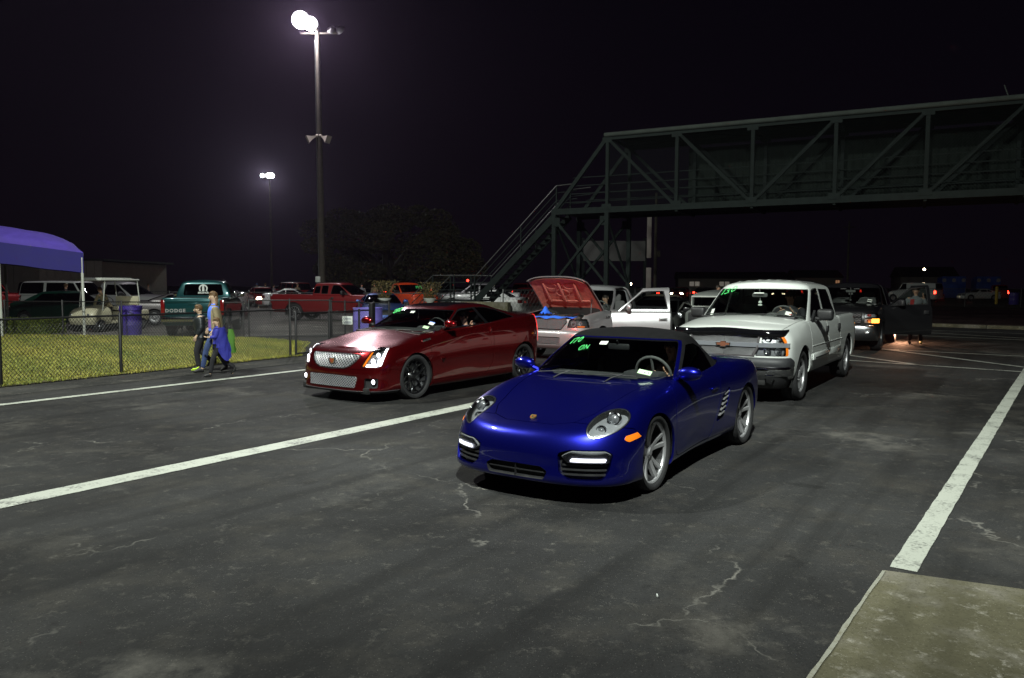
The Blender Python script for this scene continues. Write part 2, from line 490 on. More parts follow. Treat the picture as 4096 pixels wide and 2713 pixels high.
# ------------------------------------------------------------------ ground materials
def asphalt(name, base=.026, tint=(1, 1, 1), crack=1.0, speck=1.0, stain=1.0, rough=.82):
    m = bpy.data.materials.new(name); MATS[name] = m
    n, l, b = nodes_of(m)
    t = n.new('ShaderNodeTexCoord')
    def noise(sc, det=6, ro=.6, off_=0):
        z = n.new('ShaderNodeTexNoise'); z.inputs['Scale'].default_value = sc; z.inputs['Detail'].default_value = det; z.inputs['Roughness'].default_value = ro
        mp = n.new('ShaderNodeMapping'); mp.inputs['Location'].default_value = (off_, off_ * 1.7, 0); l.new(t.outputs['Object'], mp.inputs[0]); l.new(mp.outputs[0], z.inputs['Vector'])
        return z
    def ramp(src, a, b_, c0=(0, 0, 0, 1), c1=(1, 1, 1, 1)):
        r = n.new('ShaderNodeValToRGB'); r.color_ramp.elements[0].position = a; r.color_ramp.elements[1].position = b_
        r.color_ramp.elements[0].color = c0; r.color_ramp.elements[1].color = c1; l.new(src, r.inputs[0]); return r
    def mix(a, b_, f, mode='MIX'):
        x = n.new('ShaderNodeMixRGB'); x.blend_type = mode
        for s_, i in ((a, 'Color1'), (b_, 'Color2'), (f, 'Fac')):
            if isinstance(s_, (int, float)): x.inputs[i].default_value = s_ if i == 'Fac' else (s_, s_, s_, 1)
            elif isinstance(s_, tuple): x.inputs[i].default_value = (*s_, 1)
            else: l.new(s_, x.inputs[i])
        return x.outputs[0]
    c = tuple(base * q for q in tint)
    big = noise(.22, 8, .62, 3); mid = noise(1.7, 8, .65, 11); fine = noise(55, 3, .7, 5)
    col = mix(tuple(q * .62 for q in c), tuple(q * 1.5 for q in c), ramp(big.outputs['Fac'], .40, .60).outputs[0])
    col = mix(col, tuple(q * 1.9 for q in (base, base * .93, base * .82)), mix(0.0, .60 * stain, ramp(mid.outputs['Fac'], .50, .66).outputs[0]))
    m2 = noise(7.5, 7, .78, 15); col = mix(col, (base * 3.6, base * 3.4, base * 3.0), mix(0.0, .75 * stain, ramp(m2.outputs['Fac'], .56, .70).outputs[0]))
    m3 = noise(4.1, 8, .8, 51); col = mix(col, tuple(q * .45 for q in c), mix(0.0, .7, ramp(m3.outputs['Fac'], .56, .72).outputs[0]))
    m4 = noise(13, 10, .88, 61); m5 = noise(.8, 3, .5, 71)
    g1 = n.new('ShaderNodeMath'); g1.operation = 'MULTIPLY'; l.new(ramp(m4.outputs['Fac'], .585, .66).outputs[0], g1.inputs[0]); l.new(ramp(m5.outputs['Fac'], .42, .62).outputs[0], g1.inputs[1])
    g2 = n.new('ShaderNodeMath'); g2.operation = 'MULTIPLY'; g2.inputs[1].default_value = .8 * speck; l.new(g1.outputs[0], g2.inputs[0]); col = mix(col, (base * 8, base * 7.6, base * 6.8), g2.outputs[0])
    # light aggregate grains
    v = n.new('ShaderNodeTexVoronoi'); v.inputs['Scale'].default_value = 75; l.new(t.outputs['Object'], v.inputs['Vector'])
    sp_ = ramp(v.outputs['Distance'], .10, .26, (1, 1, 1, 1), (0, 0, 0, 1))
    cs = n.new('ShaderNodeSeparateXYZ'); l.new(v.outputs['Color'], cs.inputs[0])
    pick = ramp(cs.outputs[0], .58, .86)
    f1 = n.new('ShaderNodeMath'); f1.operation = 'MULTIPLY'; l.new(sp_.outputs[0], f1.inputs[0]); l.new(pick.outputs[0], f1.inputs[1])
    f2 = n.new('ShaderNodeMath'); f2.operation = 'MULTIPLY'; f2.inputs[1].default_value = .4 * speck; l.new(f1.outputs[0], f2.inputs[0])
    col = mix(col, (base * 8, base * 7.6, base * 6.8), f2.outputs[0])
    col = mix(col, tuple(q * .35 for q in c), mix(0.0, .5, ramp(fine.outputs['Fac'], .52, .70).outputs[0]))
    # rubber and traffic wear along the lanes
    ms = n.new('ShaderNodeMapping'); ms.inputs['Rotation'].default_value = (0, 0, R(34.3)); l.new(t.outputs['Object'], ms.inputs[0]); m2_ = n.new('ShaderNodeMapping'); m2_.inputs['Scale'].default_value = (2.2, .12, 1); l.new(ms.outputs[0], m2_.inputs[0]); ms = m2_
    ns_ = n.new('ShaderNodeTexNoise'); ns_.inputs['Scale'].default_value = 1.3; ns_.inputs['Detail'].default_value = 5; l.new(ms.outputs[0], ns_.inputs['Vector'])
    col = mix(col, tuple(q * .4 for q in c), mix(0.0, .55, ramp(ns_.outputs['Fac'], .50, .68).outputs[0]))
    # pale bloom and scuffs in patches
    pb = noise(.9, 9, .72, 21); pm = noise(.35, 4, .5, 31)
    f3 = n.new('ShaderNodeMath'); f3.operation = 'MULTIPLY'
    l.new(ramp(pb.outputs['Fac'], .52, .68).outputs[0], f3.inputs[0]); l.new(ramp(pm.outputs['Fac'], .50, .64).outputs[0], f3.inputs[1])
    f4 = n.new('ShaderNodeMath'); f4.operation = 'MULTIPLY'; f4.inputs[1].default_value = .75 * stain; l.new(f3.outputs[0], f4.inputs[0])
    col = mix(col, (base * 5.5, base * 5.2, base * 4.6), f4.outputs[0])
    # hairline cracks filled with pale dust
    wr = noise(1.1, 5, .6, 7)
    wv = n.new('ShaderNodeVectorMath'); wv.operation = 'SCALE'; wv.inputs['Scale'].default_value = 1.1; l.new(wr.outputs['Color'], wv.inputs[0])
    wa = n.new('ShaderNodeVectorMath'); wa.operation = 'ADD'; l.new(t.outputs['Object'], wa.inputs[0]); l.new(wv.outputs[0], wa.inputs[1])
    vc = n.new('ShaderNodeTexVoronoi'); vc.feature = 'DISTANCE_TO_EDGE'; vc.inputs['Scale'].default_value = .42; l.new(wa.outputs[0], vc.inputs['Vector'])
    ck = ramp(vc.outputs['Distance'], .0, .007, (1, 1, 1, 1), (0, 0, 0, 1)); cm = noise(.8, 6, .7, 41)
    f5 = n.new('ShaderNodeMath'); f5.operation = 'MULTIPLY'; l.new(ck.outputs[0], f5.inputs[0]); l.new(ramp(cm.outputs['Fac'], .51, .64).outputs[0], f5.inputs[1])
    f6 = n.new('ShaderNodeMath'); f6.operation = 'MULTIPLY'; f6.inputs[1].default_value = .8 * crack; l.new(f5.outputs[0], f6.inputs[0])
    col = mix(col, (base * 7, base * 6.7, base * 6), f6.outputs[0])
    l.new(col, b.inputs['Base Color'])
    mr = n.new('ShaderNodeMapRange'); mr.inputs[3].default_value = rough - .14; mr.inputs[4].default_value = rough + .1; l.new(mid.outputs['Fac'], mr.inputs[0]); l.new(mr.outputs[0], b.inputs['Roughness'])
    b.inputs['Specular IOR Level'].default_value = .10
    bp = n.new('ShaderNodeBump'); bp.inputs['Strength'].default_value = .3; bp.inputs['Distance'].default_value = .003
    hm = n.new('ShaderNodeMath'); hm.operation = 'ADD'; l.new(v.outputs['Distance'], hm.inputs[0]); l.new(fine.outputs['Fac'], hm.inputs[1])
    l.new(hm.outputs[0], bp.inputs['Height']); l.new(bp.outputs[0], b.inputs['Normal'])
    return m
asphalt('asphalt_mat')
asphalt('far_asphalt', .040, (1.35, .85, .78), crack=0, stain=.6)
asphalt('walk_asphalt', .036, (1, 1, .95), crack=.6, stain=1.2)
asphalt('gravel_mat', .12, (1, .95, .88), crack=0, stain=.8, speck=1.0)
asphalt('concrete_mat', .105, (1, .93, .60), crack=.0, stain=1.0, speck=.4)
asphalt('dirt_mat', .07, (1.1, .95, .75), crack=0, stain=1.0)
def worn_paint(name, col, wear=.5, under=(.05, .05, .05)):
    m = bpy.data.materials.new(name); MATS[name] = m
    n, l, b = nodes_of(m)
    t = n.new('ShaderNodeTexCoord')
    z = n.new('ShaderNodeTexNoise'); z.inputs['Scale'].default_value = 3.2; z.inputs['Detail'].default_value = 12; z.inputs['Roughness'].default_value = .78; l.new(t.outputs['Object'], z.inputs['Vector'])
    z2 = n.new('ShaderNodeTexNoise'); z2.inputs['Scale'].default_value = 42; z2.inputs['Detail'].default_value = 4; l.new(t.outputs['Object'], z2.inputs['Vector'])
    a = n.new('ShaderNodeMath'); a.operation = 'MULTIPLY_ADD'; a.inputs[1].default_value = .5; l.new(z2.outputs['Fac'], a.inputs[0]); l.new(z.outputs['Fac'], a.inputs[2])
    r = n.new('ShaderNodeValToRGB'); r.color_ramp.elements[0].position = .50 + wear * .1; r.color_ramp.elements[1].position = .74 + wear * .1
    r.color_ramp.elements[0].color = (0, 0, 0, 1); r.color_ramp.elements[1].color = (1, 1, 1, 1)
    rr = n.new('ShaderNodeValToRGB'); rr.color_ramp.elements[0].position = .80 - wear * .07; rr.color_ramp.elements[1].position = .98 - wear * .07; l.new(a.outputs[0], rr.inputs[0])
    z3 = n.new('ShaderNodeTexNoise'); z3.inputs['Scale'].default_value = 1.1; z3.inputs['Detail'].default_value = 6; l.new(t.outputs['Object'], z3.inputs['Vector'])
    mx0 = n.new('ShaderNodeMixRGB'); mx0.inputs['Color1'].default_value = (*[c * .78 for c in col], 1); mx0.inputs['Color2'].default_value = (*col, 1); l.new(z3.outputs['Fac'], mx0.inputs['Fac'])
    mx = n.new('ShaderNodeMixRGB'); mx.inputs['Color2'].default_value = (*under, 1); l.new(rr.outputs[0], mx.inputs['Fac']); l.new(mx0.outputs[0], mx.inputs['Color1']); l.new(mx.outputs[0], b.inputs['Base Color'])
    b.inputs['Roughness'].default_value = .6
    bp = n.new('ShaderNodeBump'); bp.inputs['Strength'].default_value = .4; bp.inputs['Distance'].default_value = .004; l.new(z2.outputs['Fac'], bp.inputs['Height']); l.new(bp.outputs[0], b.inputs['Normal'])
    return m
worn_paint('line_white', (.46, .48, .42), .55)
worn_paint('line_faded', (.36, .37, .33), .9)
worn_paint('slab_edge', (.30, .30, .25), 1.0, (.2, .19, .14))
mat('soil', (.09, .08, .03), .95, vary=.4, vscale=3)
def sheet(name, pts, z, material, kind='structure', sub=0):
    bm = BM(); vs = [bm.verts.new((x, y, z)) for x, y in pts]; f = bm.faces.new(vs)
    if f.normal.z < 0: f.normal_flip()
    bmesh.ops.recalc_face_normals(bm, faces=bm.faces)
    me = bpy.data.meshes.new(name); bm.to_mesh(me); bm.free(); me.materials.append(MATS[material])
    if me.polygons[0].normal.z < 0: me.flip_normals()
    o = bpy.data.objects.new(name, me); C.objects.link(o); o['kind'] = kind
    return o
def stripe(name, p0, p1, w_, z, material, jag=.0035):
    """painted line with slightly uneven edges"""
    a, b = Vector((*p0, 0)), Vector((*p1, 0)); d = (b - a); L = d.length; d.normalize(); nn = Vector((-d.y, d.x, 0))
    n = max(2, int(L / .12)); bm = BM(); l_, r_ = [], []
    for i in range(n + 1):
        p = a + d * (L * i / n)
        l_.append(bm.verts.new(p + nn * (w_ / 2 + rnd.uniform(-jag, jag)) + Vector((0, 0, z)))); r_.append(bm.verts.new(p - nn * (w_ / 2 + rnd.uniform(-jag, jag)) + Vector((0, 0, z))))
    for i in range(n): bm.faces.new((r_[i], r_[i + 1], l_[i + 1], l_[i]))
    o = obj(name, bm, material, None, True); o['kind'] = 'structure'
    return o
sheet('ground', [(-260, -40), (260, -40), (260, 420), (-260, 420)], 0, 'asphalt_mat')
sheet('parking_lot', [(-90, 27.6), (-9.0, 25.9), (-6.2, 27.0), (3.5, 38.5), (8, 62), (8, 150), (-120, 150)], .004, 'gravel_mat')
sheet('far_pavement', [(17.6, 33.2), (60, 8), (130, 60), (80, 120), (10, 150), (9, 62)], .004, 'far_asphalt')
sheet('field', [(-250, 150), (250, 120), (250, 400), (-250, 400)], .008, 'dirt_mat')
sheet('verge', [(40, 62), (110, 40), (160, 90), (60, 112), (12, 118), (10, 70)], .012, 'dirt_mat')
sheet('footpath', [(-12.9, 5.9), (-12.2, 5.3), (-3.9, 18.5), (-3.2, 24.2), (-6.6, 26.4), (-8.6, 25.6), (-6.1, 23.4), (-5.05, 18.85)], .004, 'walk_asphalt')
sheet('concrete_slab', [(2.32, 4.71), (-2.4, -1.75), (2.0, -5.0), (9.6, 1.50)], .006, 'concrete_mat')
stripe('slab_joint', (2.31, 4.69), (-2.38, -1.72), .022, .011, 'slab_edge', .004)
stripe('lane_line', (-9.0, -1.1), (9.5, 26.03), .27, .005, 'line_white')
stripe('lane_line', (-12.5, 3.62), (1.2, 23.8), .17, .009, 'line_white')
stripe('lane_line', (2.45, 4.73), (11.6, 17.25), .155, .005, 'line_white')
for a, b, w_ in (((6.2, 19.68), (11.6, 14.8), .15), ((8.30, 20.35), (9.1, 16.9), .15), ((9.0, 22.3), (13.9, 18.5), .14), ((10.2, 21.6), (11.3, 15.5), .15),
                 ((12.6, 28.6), (17.7, 24.2), .14), ((14.0, 31.2), (17.5, 25.4), .14), ((14.9, 31.6), (19.8, 27.5), .12)):
    stripe('hatch_line', a, b, w_, .008 + .0035 * (int(a[0] * 7) % 3), 'line_faded')
# concrete kerb across the far end
bm = BM(); a, b = Vector((14.6, 36.2, 0)), Vector((33, 20.6, 0)); d = (b - a).normalized(); nn = Vector((-d.y, d.x, 0))
for i in range(11):
    p = a + (b - a) * (i / 11); q = a + (b - a) * ((i + 1) / 11) - d * .015
    ang = math.atan2(d.y, d.x); c_ = (p + q) / 2
    k = BM(); box(k, (c_.x, c_.y, .07), ((q - p).length, .32, .15), .02, ang); o = obj('kerb_stone', k, 'concrete_mat'); o['kind'] = 'structure'
bm.free()
# ------------------------------------------------------------------ lawn
LAWN = [(-12.9, 5.95), (-5.15, 18.85), (-6.15, 23.3), (-8.4, 25.25), (-17.5, 26.4), (-27, 27.5), (-27, 12)]
sheet('lawn', LAWN, .012, 'soil')
def grass():
    m = bpy.data.materials.new('grass_blade'); MATS['grass_blade'] = m
    n, l, b = nodes_of(m)
    at = n.new('ShaderNodeAttribute'); at.attribute_name = 'tint'
    r = n.new('ShaderNodeValToRGB'); r.color_ramp.elements[0].color = (.14, .19, .028, 1); r.color_ramp.elements[1].color = (.44, .39, .075, 1)
    e = r.color_ramp.elements.new(.5); e.color = (.30, .30, .048, 1)
    l.new(at.outputs['Fac'], r.inputs[0]); l.new(r.outputs[0], b.inputs['Base Color']); b.inputs['Roughness'].default_value = .75
    rng = np.random.default_rng(3)
    P = rng.uniform((-19, 6), (-4.5, 27.2), (460000, 2))
    poly = np.array(LAWN); f = polyf(P, poly)
    # thin and ragged along the near edge
    keep = f > rng.uniform(-.10, .30, len(P))
    d = np.hypot(P[:, 0], P[:, 1]); keep &= rng.uniform(0, 1, len(P)) < np.clip((17.0 / d) ** 1.2, .3, 1)
    P = P[keep][:210000]; n_ = len(P)
    h = rng.uniform(.02, .05, n_); a = rng.uniform(0, 2 * PI, n_); lean = rng.uniform(.2, 1.1, n_) * h; w_ = rng.uniform(.006, .013, n_)
    V = np.zeros((n_, 3, 3)); V[:, 0, :2] = P; V[:, 1, :2] = P; V[:, 2, :2] = P
    px, py = np.cos(a), np.sin(a)
    V[:, 0, 0] += -py * w_; V[:, 0, 1] += px * w_; V[:, 1, 0] += py * w_; V[:, 1, 1] -= px * w_
    V[:, 2, 0] += px * lean; V[:, 2, 1] += py * lean; V[:, 0, 2] = V[:, 1, 2] = .013; V[:, 2, 2] = .013 + h
    me = bpy.data.meshes.new('grass'); me.vertices.add(n_ * 3); me.vertices.foreach_set('co', V.astype(np.float32).ravel())
    me.loops.add(n_ * 3); me.loops.foreach_set('vertex_index', np.arange(n_ * 3, dtype=np.int32)); me.polygons.add(n_); me.polygons.foreach_set('loop_start', np.arange(0, n_ * 3, 3, dtype=np.int32)); me.update(calc_edges=True)
    patch = .5 + .22 * np.sin(P[:, 0] * 1.3 + 2 * np.sin(P[:, 1] * .7)) * np.sin(P[:, 1] * 1.1 + P[:, 0] * .4) + .12 * np.sin(P[:, 0] * 4.1 + P[:, 1] * 3.3)
    tint = np.clip(patch + rng.normal(0, .22, n_), 0, 1)
    at_ = me.attributes.new('tint', 'FLOAT', 'POINT'); at_.data.foreach_set('value', np.repeat(tint, 3).astype(np.float32))
    me.materials.append(m); o = bpy.data.objects.new('grass', me); C.objects.link(o)
    return tag(o, 'yellow green mown grass behind the black chain-link fence', 'grass', kind='stuff')
grass()
# ------------------------------------------------------------------ wheels
YM = Matrix.Rotation(R(-90), 4, 'X')   # lathe axis z -> y
def spoke(bm, a, r0, r1, w0, w1, y0, y1, th=.025, bend=0.0):
    """one tapered spoke from radius r0 to r1 at angle a, outer face at y0 -> y1, bend = angle drift"""
    pts = []
    n = 4
    for i in range(n + 1):
        t = i / n; r = r0 + (r1 - r0) * t; an = a + bend * t; w_ = w0 + (w1 - w0) * t; y = y0 + (y1 - y0) * t * t
        cx, cz = math.cos(an), math.sin(an); px, pz = -cz, cx
        ring = []
        for (u, v) in ((-.5, 0), (-.32, 1), (.32, 1), (.5, 0), (.5, -1.2), (-.5, -1.2)):
            ring.append(bm.verts.new((r * cx + px * w_ * u, y + (v * .008 if v > 0 else v * th), r * cz + pz * w_ * u)))
        pts.append(ring)
    for i in range(n):
        for k in range(6):
            bm.faces.new((pts[i][k], pts[i][(k + 1) % 6], pts[i + 1][(k + 1) % 6], pts[i + 1][k]))
WCACHE = {}
def wheel_meshes(Rt, Rr, w, style, rm, seg=48):
    key = (Rt, Rr, w, style, rm)
    if key in WCACHE: return WCACHE[key]
    h = w / 2
    bm = BM()
    sh = Rt - Rr
    lathe(bm, [(Rr - .004, h * .72), (Rr + sh * .12, h * .92), (Rr + sh * .45, h), (Rr + sh * .75, h * .97), (Rt - .018, h * .90), (Rt - .004, h * .78),
               (Rt - .001, h * .58), (Rt - .008, h * .56), (Rt - .008, h * .53), (Rt, h * .51), (Rt, h * .20), (Rt - .008, h * .18), (Rt - .008, h * .14), (Rt, h * .12),
               (Rt, -h * .6), (Rt - .01, -h * .85), (Rr + sh * .4, -h), (Rr, -h * .8)], seg, YM)
    tb = bpy.data.meshes.new('tyre'); bmesh.ops.recalc_face_normals(bm, faces=bm.faces); bm.to_mesh(tb); bm.free()
    tb.polygons.foreach_set('use_smooth', np.ones(len(tb.polygons), bool)); tb.set_sharp_from_angle(angle=R(50)); tb.materials.append(M('tyre'))
    bm = BM()
    lathe(bm, [(Rr - .002, h * .70), (Rr + .006, h * .78), (Rr - .004, h * .80), (Rr - .016, h * .72), (Rr - .020, h * .60)], seg, YM)
    yo = h * .70
    if style == 'twin5':
        for i in range(5):
            a = i * 2 * PI / 5 + PI / 2
            for s_ in (-1, 1):
                spoke(bm, a + s_ * .16, .055, Rr - .004, .042, .046, yo - .045, yo - .004, bend=s_ * .04)
        lathe(bm, [(0, yo - .02), (.03, yo - .02), (.034, yo - .026), (.05, yo - .035), (.085, yo - .05), (.09, yo - .10)], 20, YM)
    elif style == 'mesh':
        for i in range(7):
            a = i * 2 * PI / 7 + .2
            spoke(bm, a, .05, Rr * .58, .036, .024, yo - .05, yo - .03)
            for s_ in (-1, 1):
                spoke(bm, a, Rr * .50, Rr - .008, .020, .016, yo - .03, yo - .004, bend=s_ * .30)
        lathe(bm, [(0, yo - .02), (.035, yo - .02), (.06, yo - .04), (.085, yo - .07)], 20, YM)
    elif style == 'fat6' or style == 'fat5':
        k = int(style[-1])
        for i in range(k):
            spoke(bm, i * 2 * PI / k + PI / 2, .05, Rr - .006, .075, .115 if k == 5 else .085, yo - .03, yo - .008, th=.03)
        lathe(bm, [(0, yo + .005), (.045, yo), (.06, yo - .012), (.09, yo - .03), (.10, yo - .08)], 20, YM)
        for i in range(k):
            a = (i + .5) * 2 * PI / k + PI / 2
            bmesh.ops.create_uvsphere(bm, u_segments=6, v_segments=4, radius=.011, matrix=Matrix.Translation((.075 * math.cos(a), yo - .016, .075 * math.sin(a))))
    elif style == 'wire':
        for i in range(12):
            spoke(bm, i * 2 * PI / 12, .05, Rr - .008, .018, .013, yo - .03, yo - .01)
        lathe(bm, [(0, yo + .01), (.04, yo), (.06, yo - .03)], 12, YM)
    else:                                   # steel disc with a cap
        lathe(bm, [(0, yo + .01), (.05, yo + .005), (.07, yo - .02), (.10, yo - .05), (Rr * .55, yo - .03), (Rr * .75, yo - .02), (Rr - .03, yo - .045), (Rr - .01, yo - .03)], seg // 2, YM)
    rb = bpy.data.meshes.new('rim'); bmesh.ops.recalc_face_normals(bm, faces=bm.faces); bm.to_mesh(rb); bm.free()
    rb.polygons.foreach_set('use_smooth', np.ones(len(rb.polygons), bool)); rb.set_sharp_from_angle(angle=R(32)); rb.materials.append(M(rm))
    bm = BM()
    lathe(bm, [(0, -.005), (.06, -.005), (.062, -.01), (Rr * .78, -.01), (Rr * .78, -.03), (0, -.03)], 28, YM)
    box(bm, (Rr * .62, -.02, .05), (.09, .07, .16), .015)
    k0 = len(bm.faces); lathe(bm, [(Rr - .020, h * .60), (Rr - .022, h * .45), (Rr - .03, -h * .75)], 28, YM); bm.faces.ensure_lookup_table()
    for f in bm.faces[k0:]: f.material_index = 1
    db = bpy.data.meshes.new('brake_disc'); bm.to_mesh(db); bm.free(); db.materials.append(M('satin_chrome')); db.materials.append(M('black_plastic'))
    WCACHE[key] = (tb, rb, db)
    return WCACHE[key]
def wheel(car, x, yc, Rt, Rr, w, style='steel', rm='alloy', steer=0.0, disc=True, simple=False):
    """yc > 0 is the car's left side; yc is the centre plane of the tyre"""
    e = empty('wheel', (x, yc, Rt), (0 if yc > 0 else PI) + steer, parent=car)
    e.rotation_euler = (0, 0, (0 if yc > 0 else PI) + steer)
    e.matrix_parent_inverse = Matrix.Identity(4)
    tb, rb, db = wheel_meshes(Rt, Rr, w, style, rm, 32 if simple else 48)
    for n_, me in (('tyre', tb), ('rim', rb), ('brake_disc', db)):
        if n_ == 'brake_disc' and not disc: continue
        o = bpy.data.objects.new(n_, me); C.objects.link(o); o.parent = e
    return e
def arches(m, xs, Ra, z0, ymin=.45, flare=.02, width=.05, squash=1.0):
    """flare the body round the wheels and cut the openings"""
    for x, rr, zz in zip(xs, Ra, z0):
        d = np.hypot(m.V[:, 0] - x, (m.V[:, 2] - zz) * squash)
        g = np.exp(-((d - rr) / width) ** 2) * (np.abs(m.V[:, 1]) > ymin) * (np.abs(m.N[:, 1]) > .3)
        m.V[:, 1] += flare * g * np.sign(m.V[:, 1])
    for x, rr, zz in zip(xs, Ra, z0):
        d = np.hypot(m.V[:, 0] - x, (m.V[:, 2] - zz) * squash) - rr
        # surfaces well inside the track (bonnet, floor) are not cut
        d = np.maximum(d, (ymin - np.abs(m.V[:, 1])) * 4)
        m, _ = split(m, d)
    return m
def wells(car, xs, Ra, z0, y0, y1):
    bm = BM()
    for x, rr, zz in zip(xs, Ra, z0):
        for s in (-1, 1):
            rings = []
            for y in (y0 * s, y1 * s):
                rings.append([bm.verts.new((x + (rr + .015) * math.cos(a), y, max(.12, zz + (rr + .015) * math.sin(a)))) for a in np.linspace(-.35, PI + .35, 20)])
            for k in range(19): bm.faces.new((rings[0][k], rings[0][k + 1], rings[1][k + 1], rings[1][k]))
            bm.faces.new(rings[0])
    o = obj('wheel_housing', bm, 'inside_black', car); o['kind'] = 'stuff'; return o
def cut_panel(m, f, gap=.004):
    """take the region f>0 out of a shell: (panel, rest) with a gap between them"""
    p, _ = split(m, f - gap / 2)
    _, r_ = split(m, f + gap / 2)
    return p, r_
def lamp_unit(car, reg, depth, name='headlight', bowl='lamp_chrome', lens='lens_clear', rim='inside_black', parts=(), rimw=.008):
    """a lamp behind a clear cover that continues the body surface: bowl set back, walls, cover"""
    e_ = obj(name, lip(off(reg, -depth), 0.0001), bowl, car)
    wall = lip(off(reg, -.002), depth)
    wall.F = wall.F[len(reg.F):]
    obj('lamp_wall', clean(wall), rim, e_)
    obj('lens', reg, lens, e_)
    return e_
# ------------------------------------------------------------------ blue soft-top roadster
paint('blue_paint', (.004, .006, .19), metal=.85, rough=.30, flake=.3)
mat('soft_top_cloth', (.005, .005, .0055), .95, spec=.1, vary=.25, vscale=15, bump=.15, bscale=500)
def make_roadster():
    car = empty('roadster', (0, 0, 0), 0, 'dark blue soft-top sports roadster in the centre lane, black cloth roof up', 'car')
    P = 'blue_paint'
    # (xf, front corner length, exponent, xr, rear corner length, exponent, half width by x, height by x)
    rails = [
        (.80, .44, 2.7, -3.13, .35, 3, [(.8, .74), (0, .76), (-1.2, .74), (-2.4, .76), (-3.3, .70)], [(.9, .155), (.4, .13), (-1.2, .13), (-2.4, .14), (-3.3, .25)]),
        (.885, .50, 2.6, -2.98, .42, 3, [(.9, .84), (.3, .86), (-1.2, .80), (-2.4, .84), (-3.3, .80)], [(.9, .165), (.5, .155), (.3, .15), (-1.2, .16), (-2.4, .18), (-3.3, .30)]),
        (.905, .54, 2.5, -3.28, .46, 3, [(.9, .865), (.3, .885), (-.6, .87), (-1.2, .85), (-1.8, .87), (-2.4, .89), (-3.3, .84)], [(.9, .215), (.5, .21), (.3, .20), (-1.2, .22), (-2.4, .26), (-3.3, .38)]),
        (.885, .56, 2.5, -3.31, .48, 3, [(.9, .865), (.3, .885), (-.6, .875), (-1.2, .855), (-1.8, .875), (-2.4, .905), (-3.3, .86)], [(.9, .31), (.3, .31), (-1.2, .33), (-2.4, .38), (-3.4, .50)]),
        (.885, .58, 2.45, -3.31, .50, 3, [(.9, .860), (.3, .890), (-.6, .885), (-1.2, .875), (-1.8, .89), (-2.4, .915), (-3.3, .86)], [(.9, .42), (.3, .44), (-1.2, .47), (-2.4, .53), (-3.4, .62)]),
        (.85, .61, 2.4, -3.30, .50, 3, [(.9, .835), (.3, .880), (-.6, .89), (-1.2, .885), (-1.8, .895), (-2.4, .915), (-3.3, .85)], [(.9, .515), (.5, .55), (.2, .58), (-1.2, .62), (-2.4, .68), (-3.4, .74)]),
        (.795, .56, 2.45, -3.26, .48, 3, [(.8, .80), (.5, .835), (.3, .845), (-.1, .855), (-.6, .87), (-1.2, .87), (-1.8, .88), (-2.4, .895), (-3.3, .82)], [(.8, .575), (.5, .625), (.2, .69), (-.1, .745), (-.6, .78), (-1.2, .79), (-2.4, .82), (-3.4, .84)]),
        (.715, .54, 2.5, -3.20, .44, 3, [(.7, .73), (.5, .765), (.3, .785), (-.1, .79), (-.6, .81), (-1.2, .82), (-1.8, .83), (-2.4, .84), (-3.3, .77)], [(.7, .612), (.5, .672), (.3, .728), (.1, .785), (-.1, .825), (-.4, .855), (-.8, .875), (-1.3, .875), (-1.9, .895), (-2.3, .925), (-2.6, .925), (-3.0, .91), (-3.4, .885)]),
        (.60, .48, 2.4, -2.98, .40, 3, [(.6, .56), (.3, .64), (-.1, .68), (-.6, .70), (-1.2, .72), (-2.4, .74), (-3.2, .66)], [(.6, .635), (.5, .668), (.3, .735), (.1, .795), (-.1, .843), (-.4, .882), (-.8, .905), (-1.4, .905), (-2.4, .955), (-3.0, .935), (-3.3, .905)]),
        (.50, .36, 2.4, -2.98, .30, 3, [(.5, .40), (.3, .48), (-.1, .53), (-.6, .56), (-2.4, .58), (-3.1, .5)], [(.5, .66), (.3, .718), (.1, .772), (-.1, .820), (-.4, .872), (-.8, .912), (-2.4, .965), (-3.2, .93)]),
        (.40, .24, 2.2, -3.0, .2, 3, [(.4, .22), (-3, .28)], [(.4, .688), (.2, .742), (0, .795), (-.3, .858), (-.7, .915), (-2.4, .975), (-3.1, .94)]),
        (.34, .1, 2, -2.95, .2, 2, [(0, 0)], [(.34, .705), (.1, .77), (-.2, .838), (-.6, .905), (-2.4, .98), (-3.0, .945)]),
    ]
    m = onion(rails, (56, 110, 34), 7)
    m = arches(m, (0, -2.415), (.348, .356), (.33, .338), .5, .014, .06)
    # cockpit opening
    top = np.stack([m.V[:, 0], np.abs(m.V[:, 1])], 1)
    f = polyf(top, [(-.50, -1), (-.50, .45), (-.75, .66), (-1.1, .70), (-2.0, .70), (-2.3, .6), (-2.3, -1)])
    f = np.minimum(f, (m.V[:, 2] - .72) * 3)
    _, m = split(m, f)
    # headlamp: egg in a plane facing forward, out and up
    n_ = Vector((.62, .28, .73)).normalized(); ax = Vector((-.80, .34, .55)); ax = (ax - n_ * ax.dot(n_)).normalized(); bx = n_.cross(ax)
    c0 = np.array([.50, .650, .645])
    def egg(m_, grow=0.0):
        d = m_.V - c0; a = d @ np.array(ax); b = d @ np.array(bx)
        s = a / .24
        wid = .124 * (1 + .22 * s)
        return (1 - np.hypot(a / (.228 + grow), b / (wid + grow))) * .12 + np.where(m_.V[:, 2] < .45, -1, 0)
    lamp, _ = split(m, egg(m, -.006))
    ring, _ = split(m, egg(m, .003)); _, ring = split(ring, egg(ring, -.006))
    _, m = split(m, egg(m, .007))
    # lower intakes and running-lamp pockets
    def fr(m_): return np.stack([np.abs(m_.V[:, 1]), m_.V[:, 2]], 1)
    front = lambda m_: np.where(m_.V[:, 0] > .3, 0, -1)
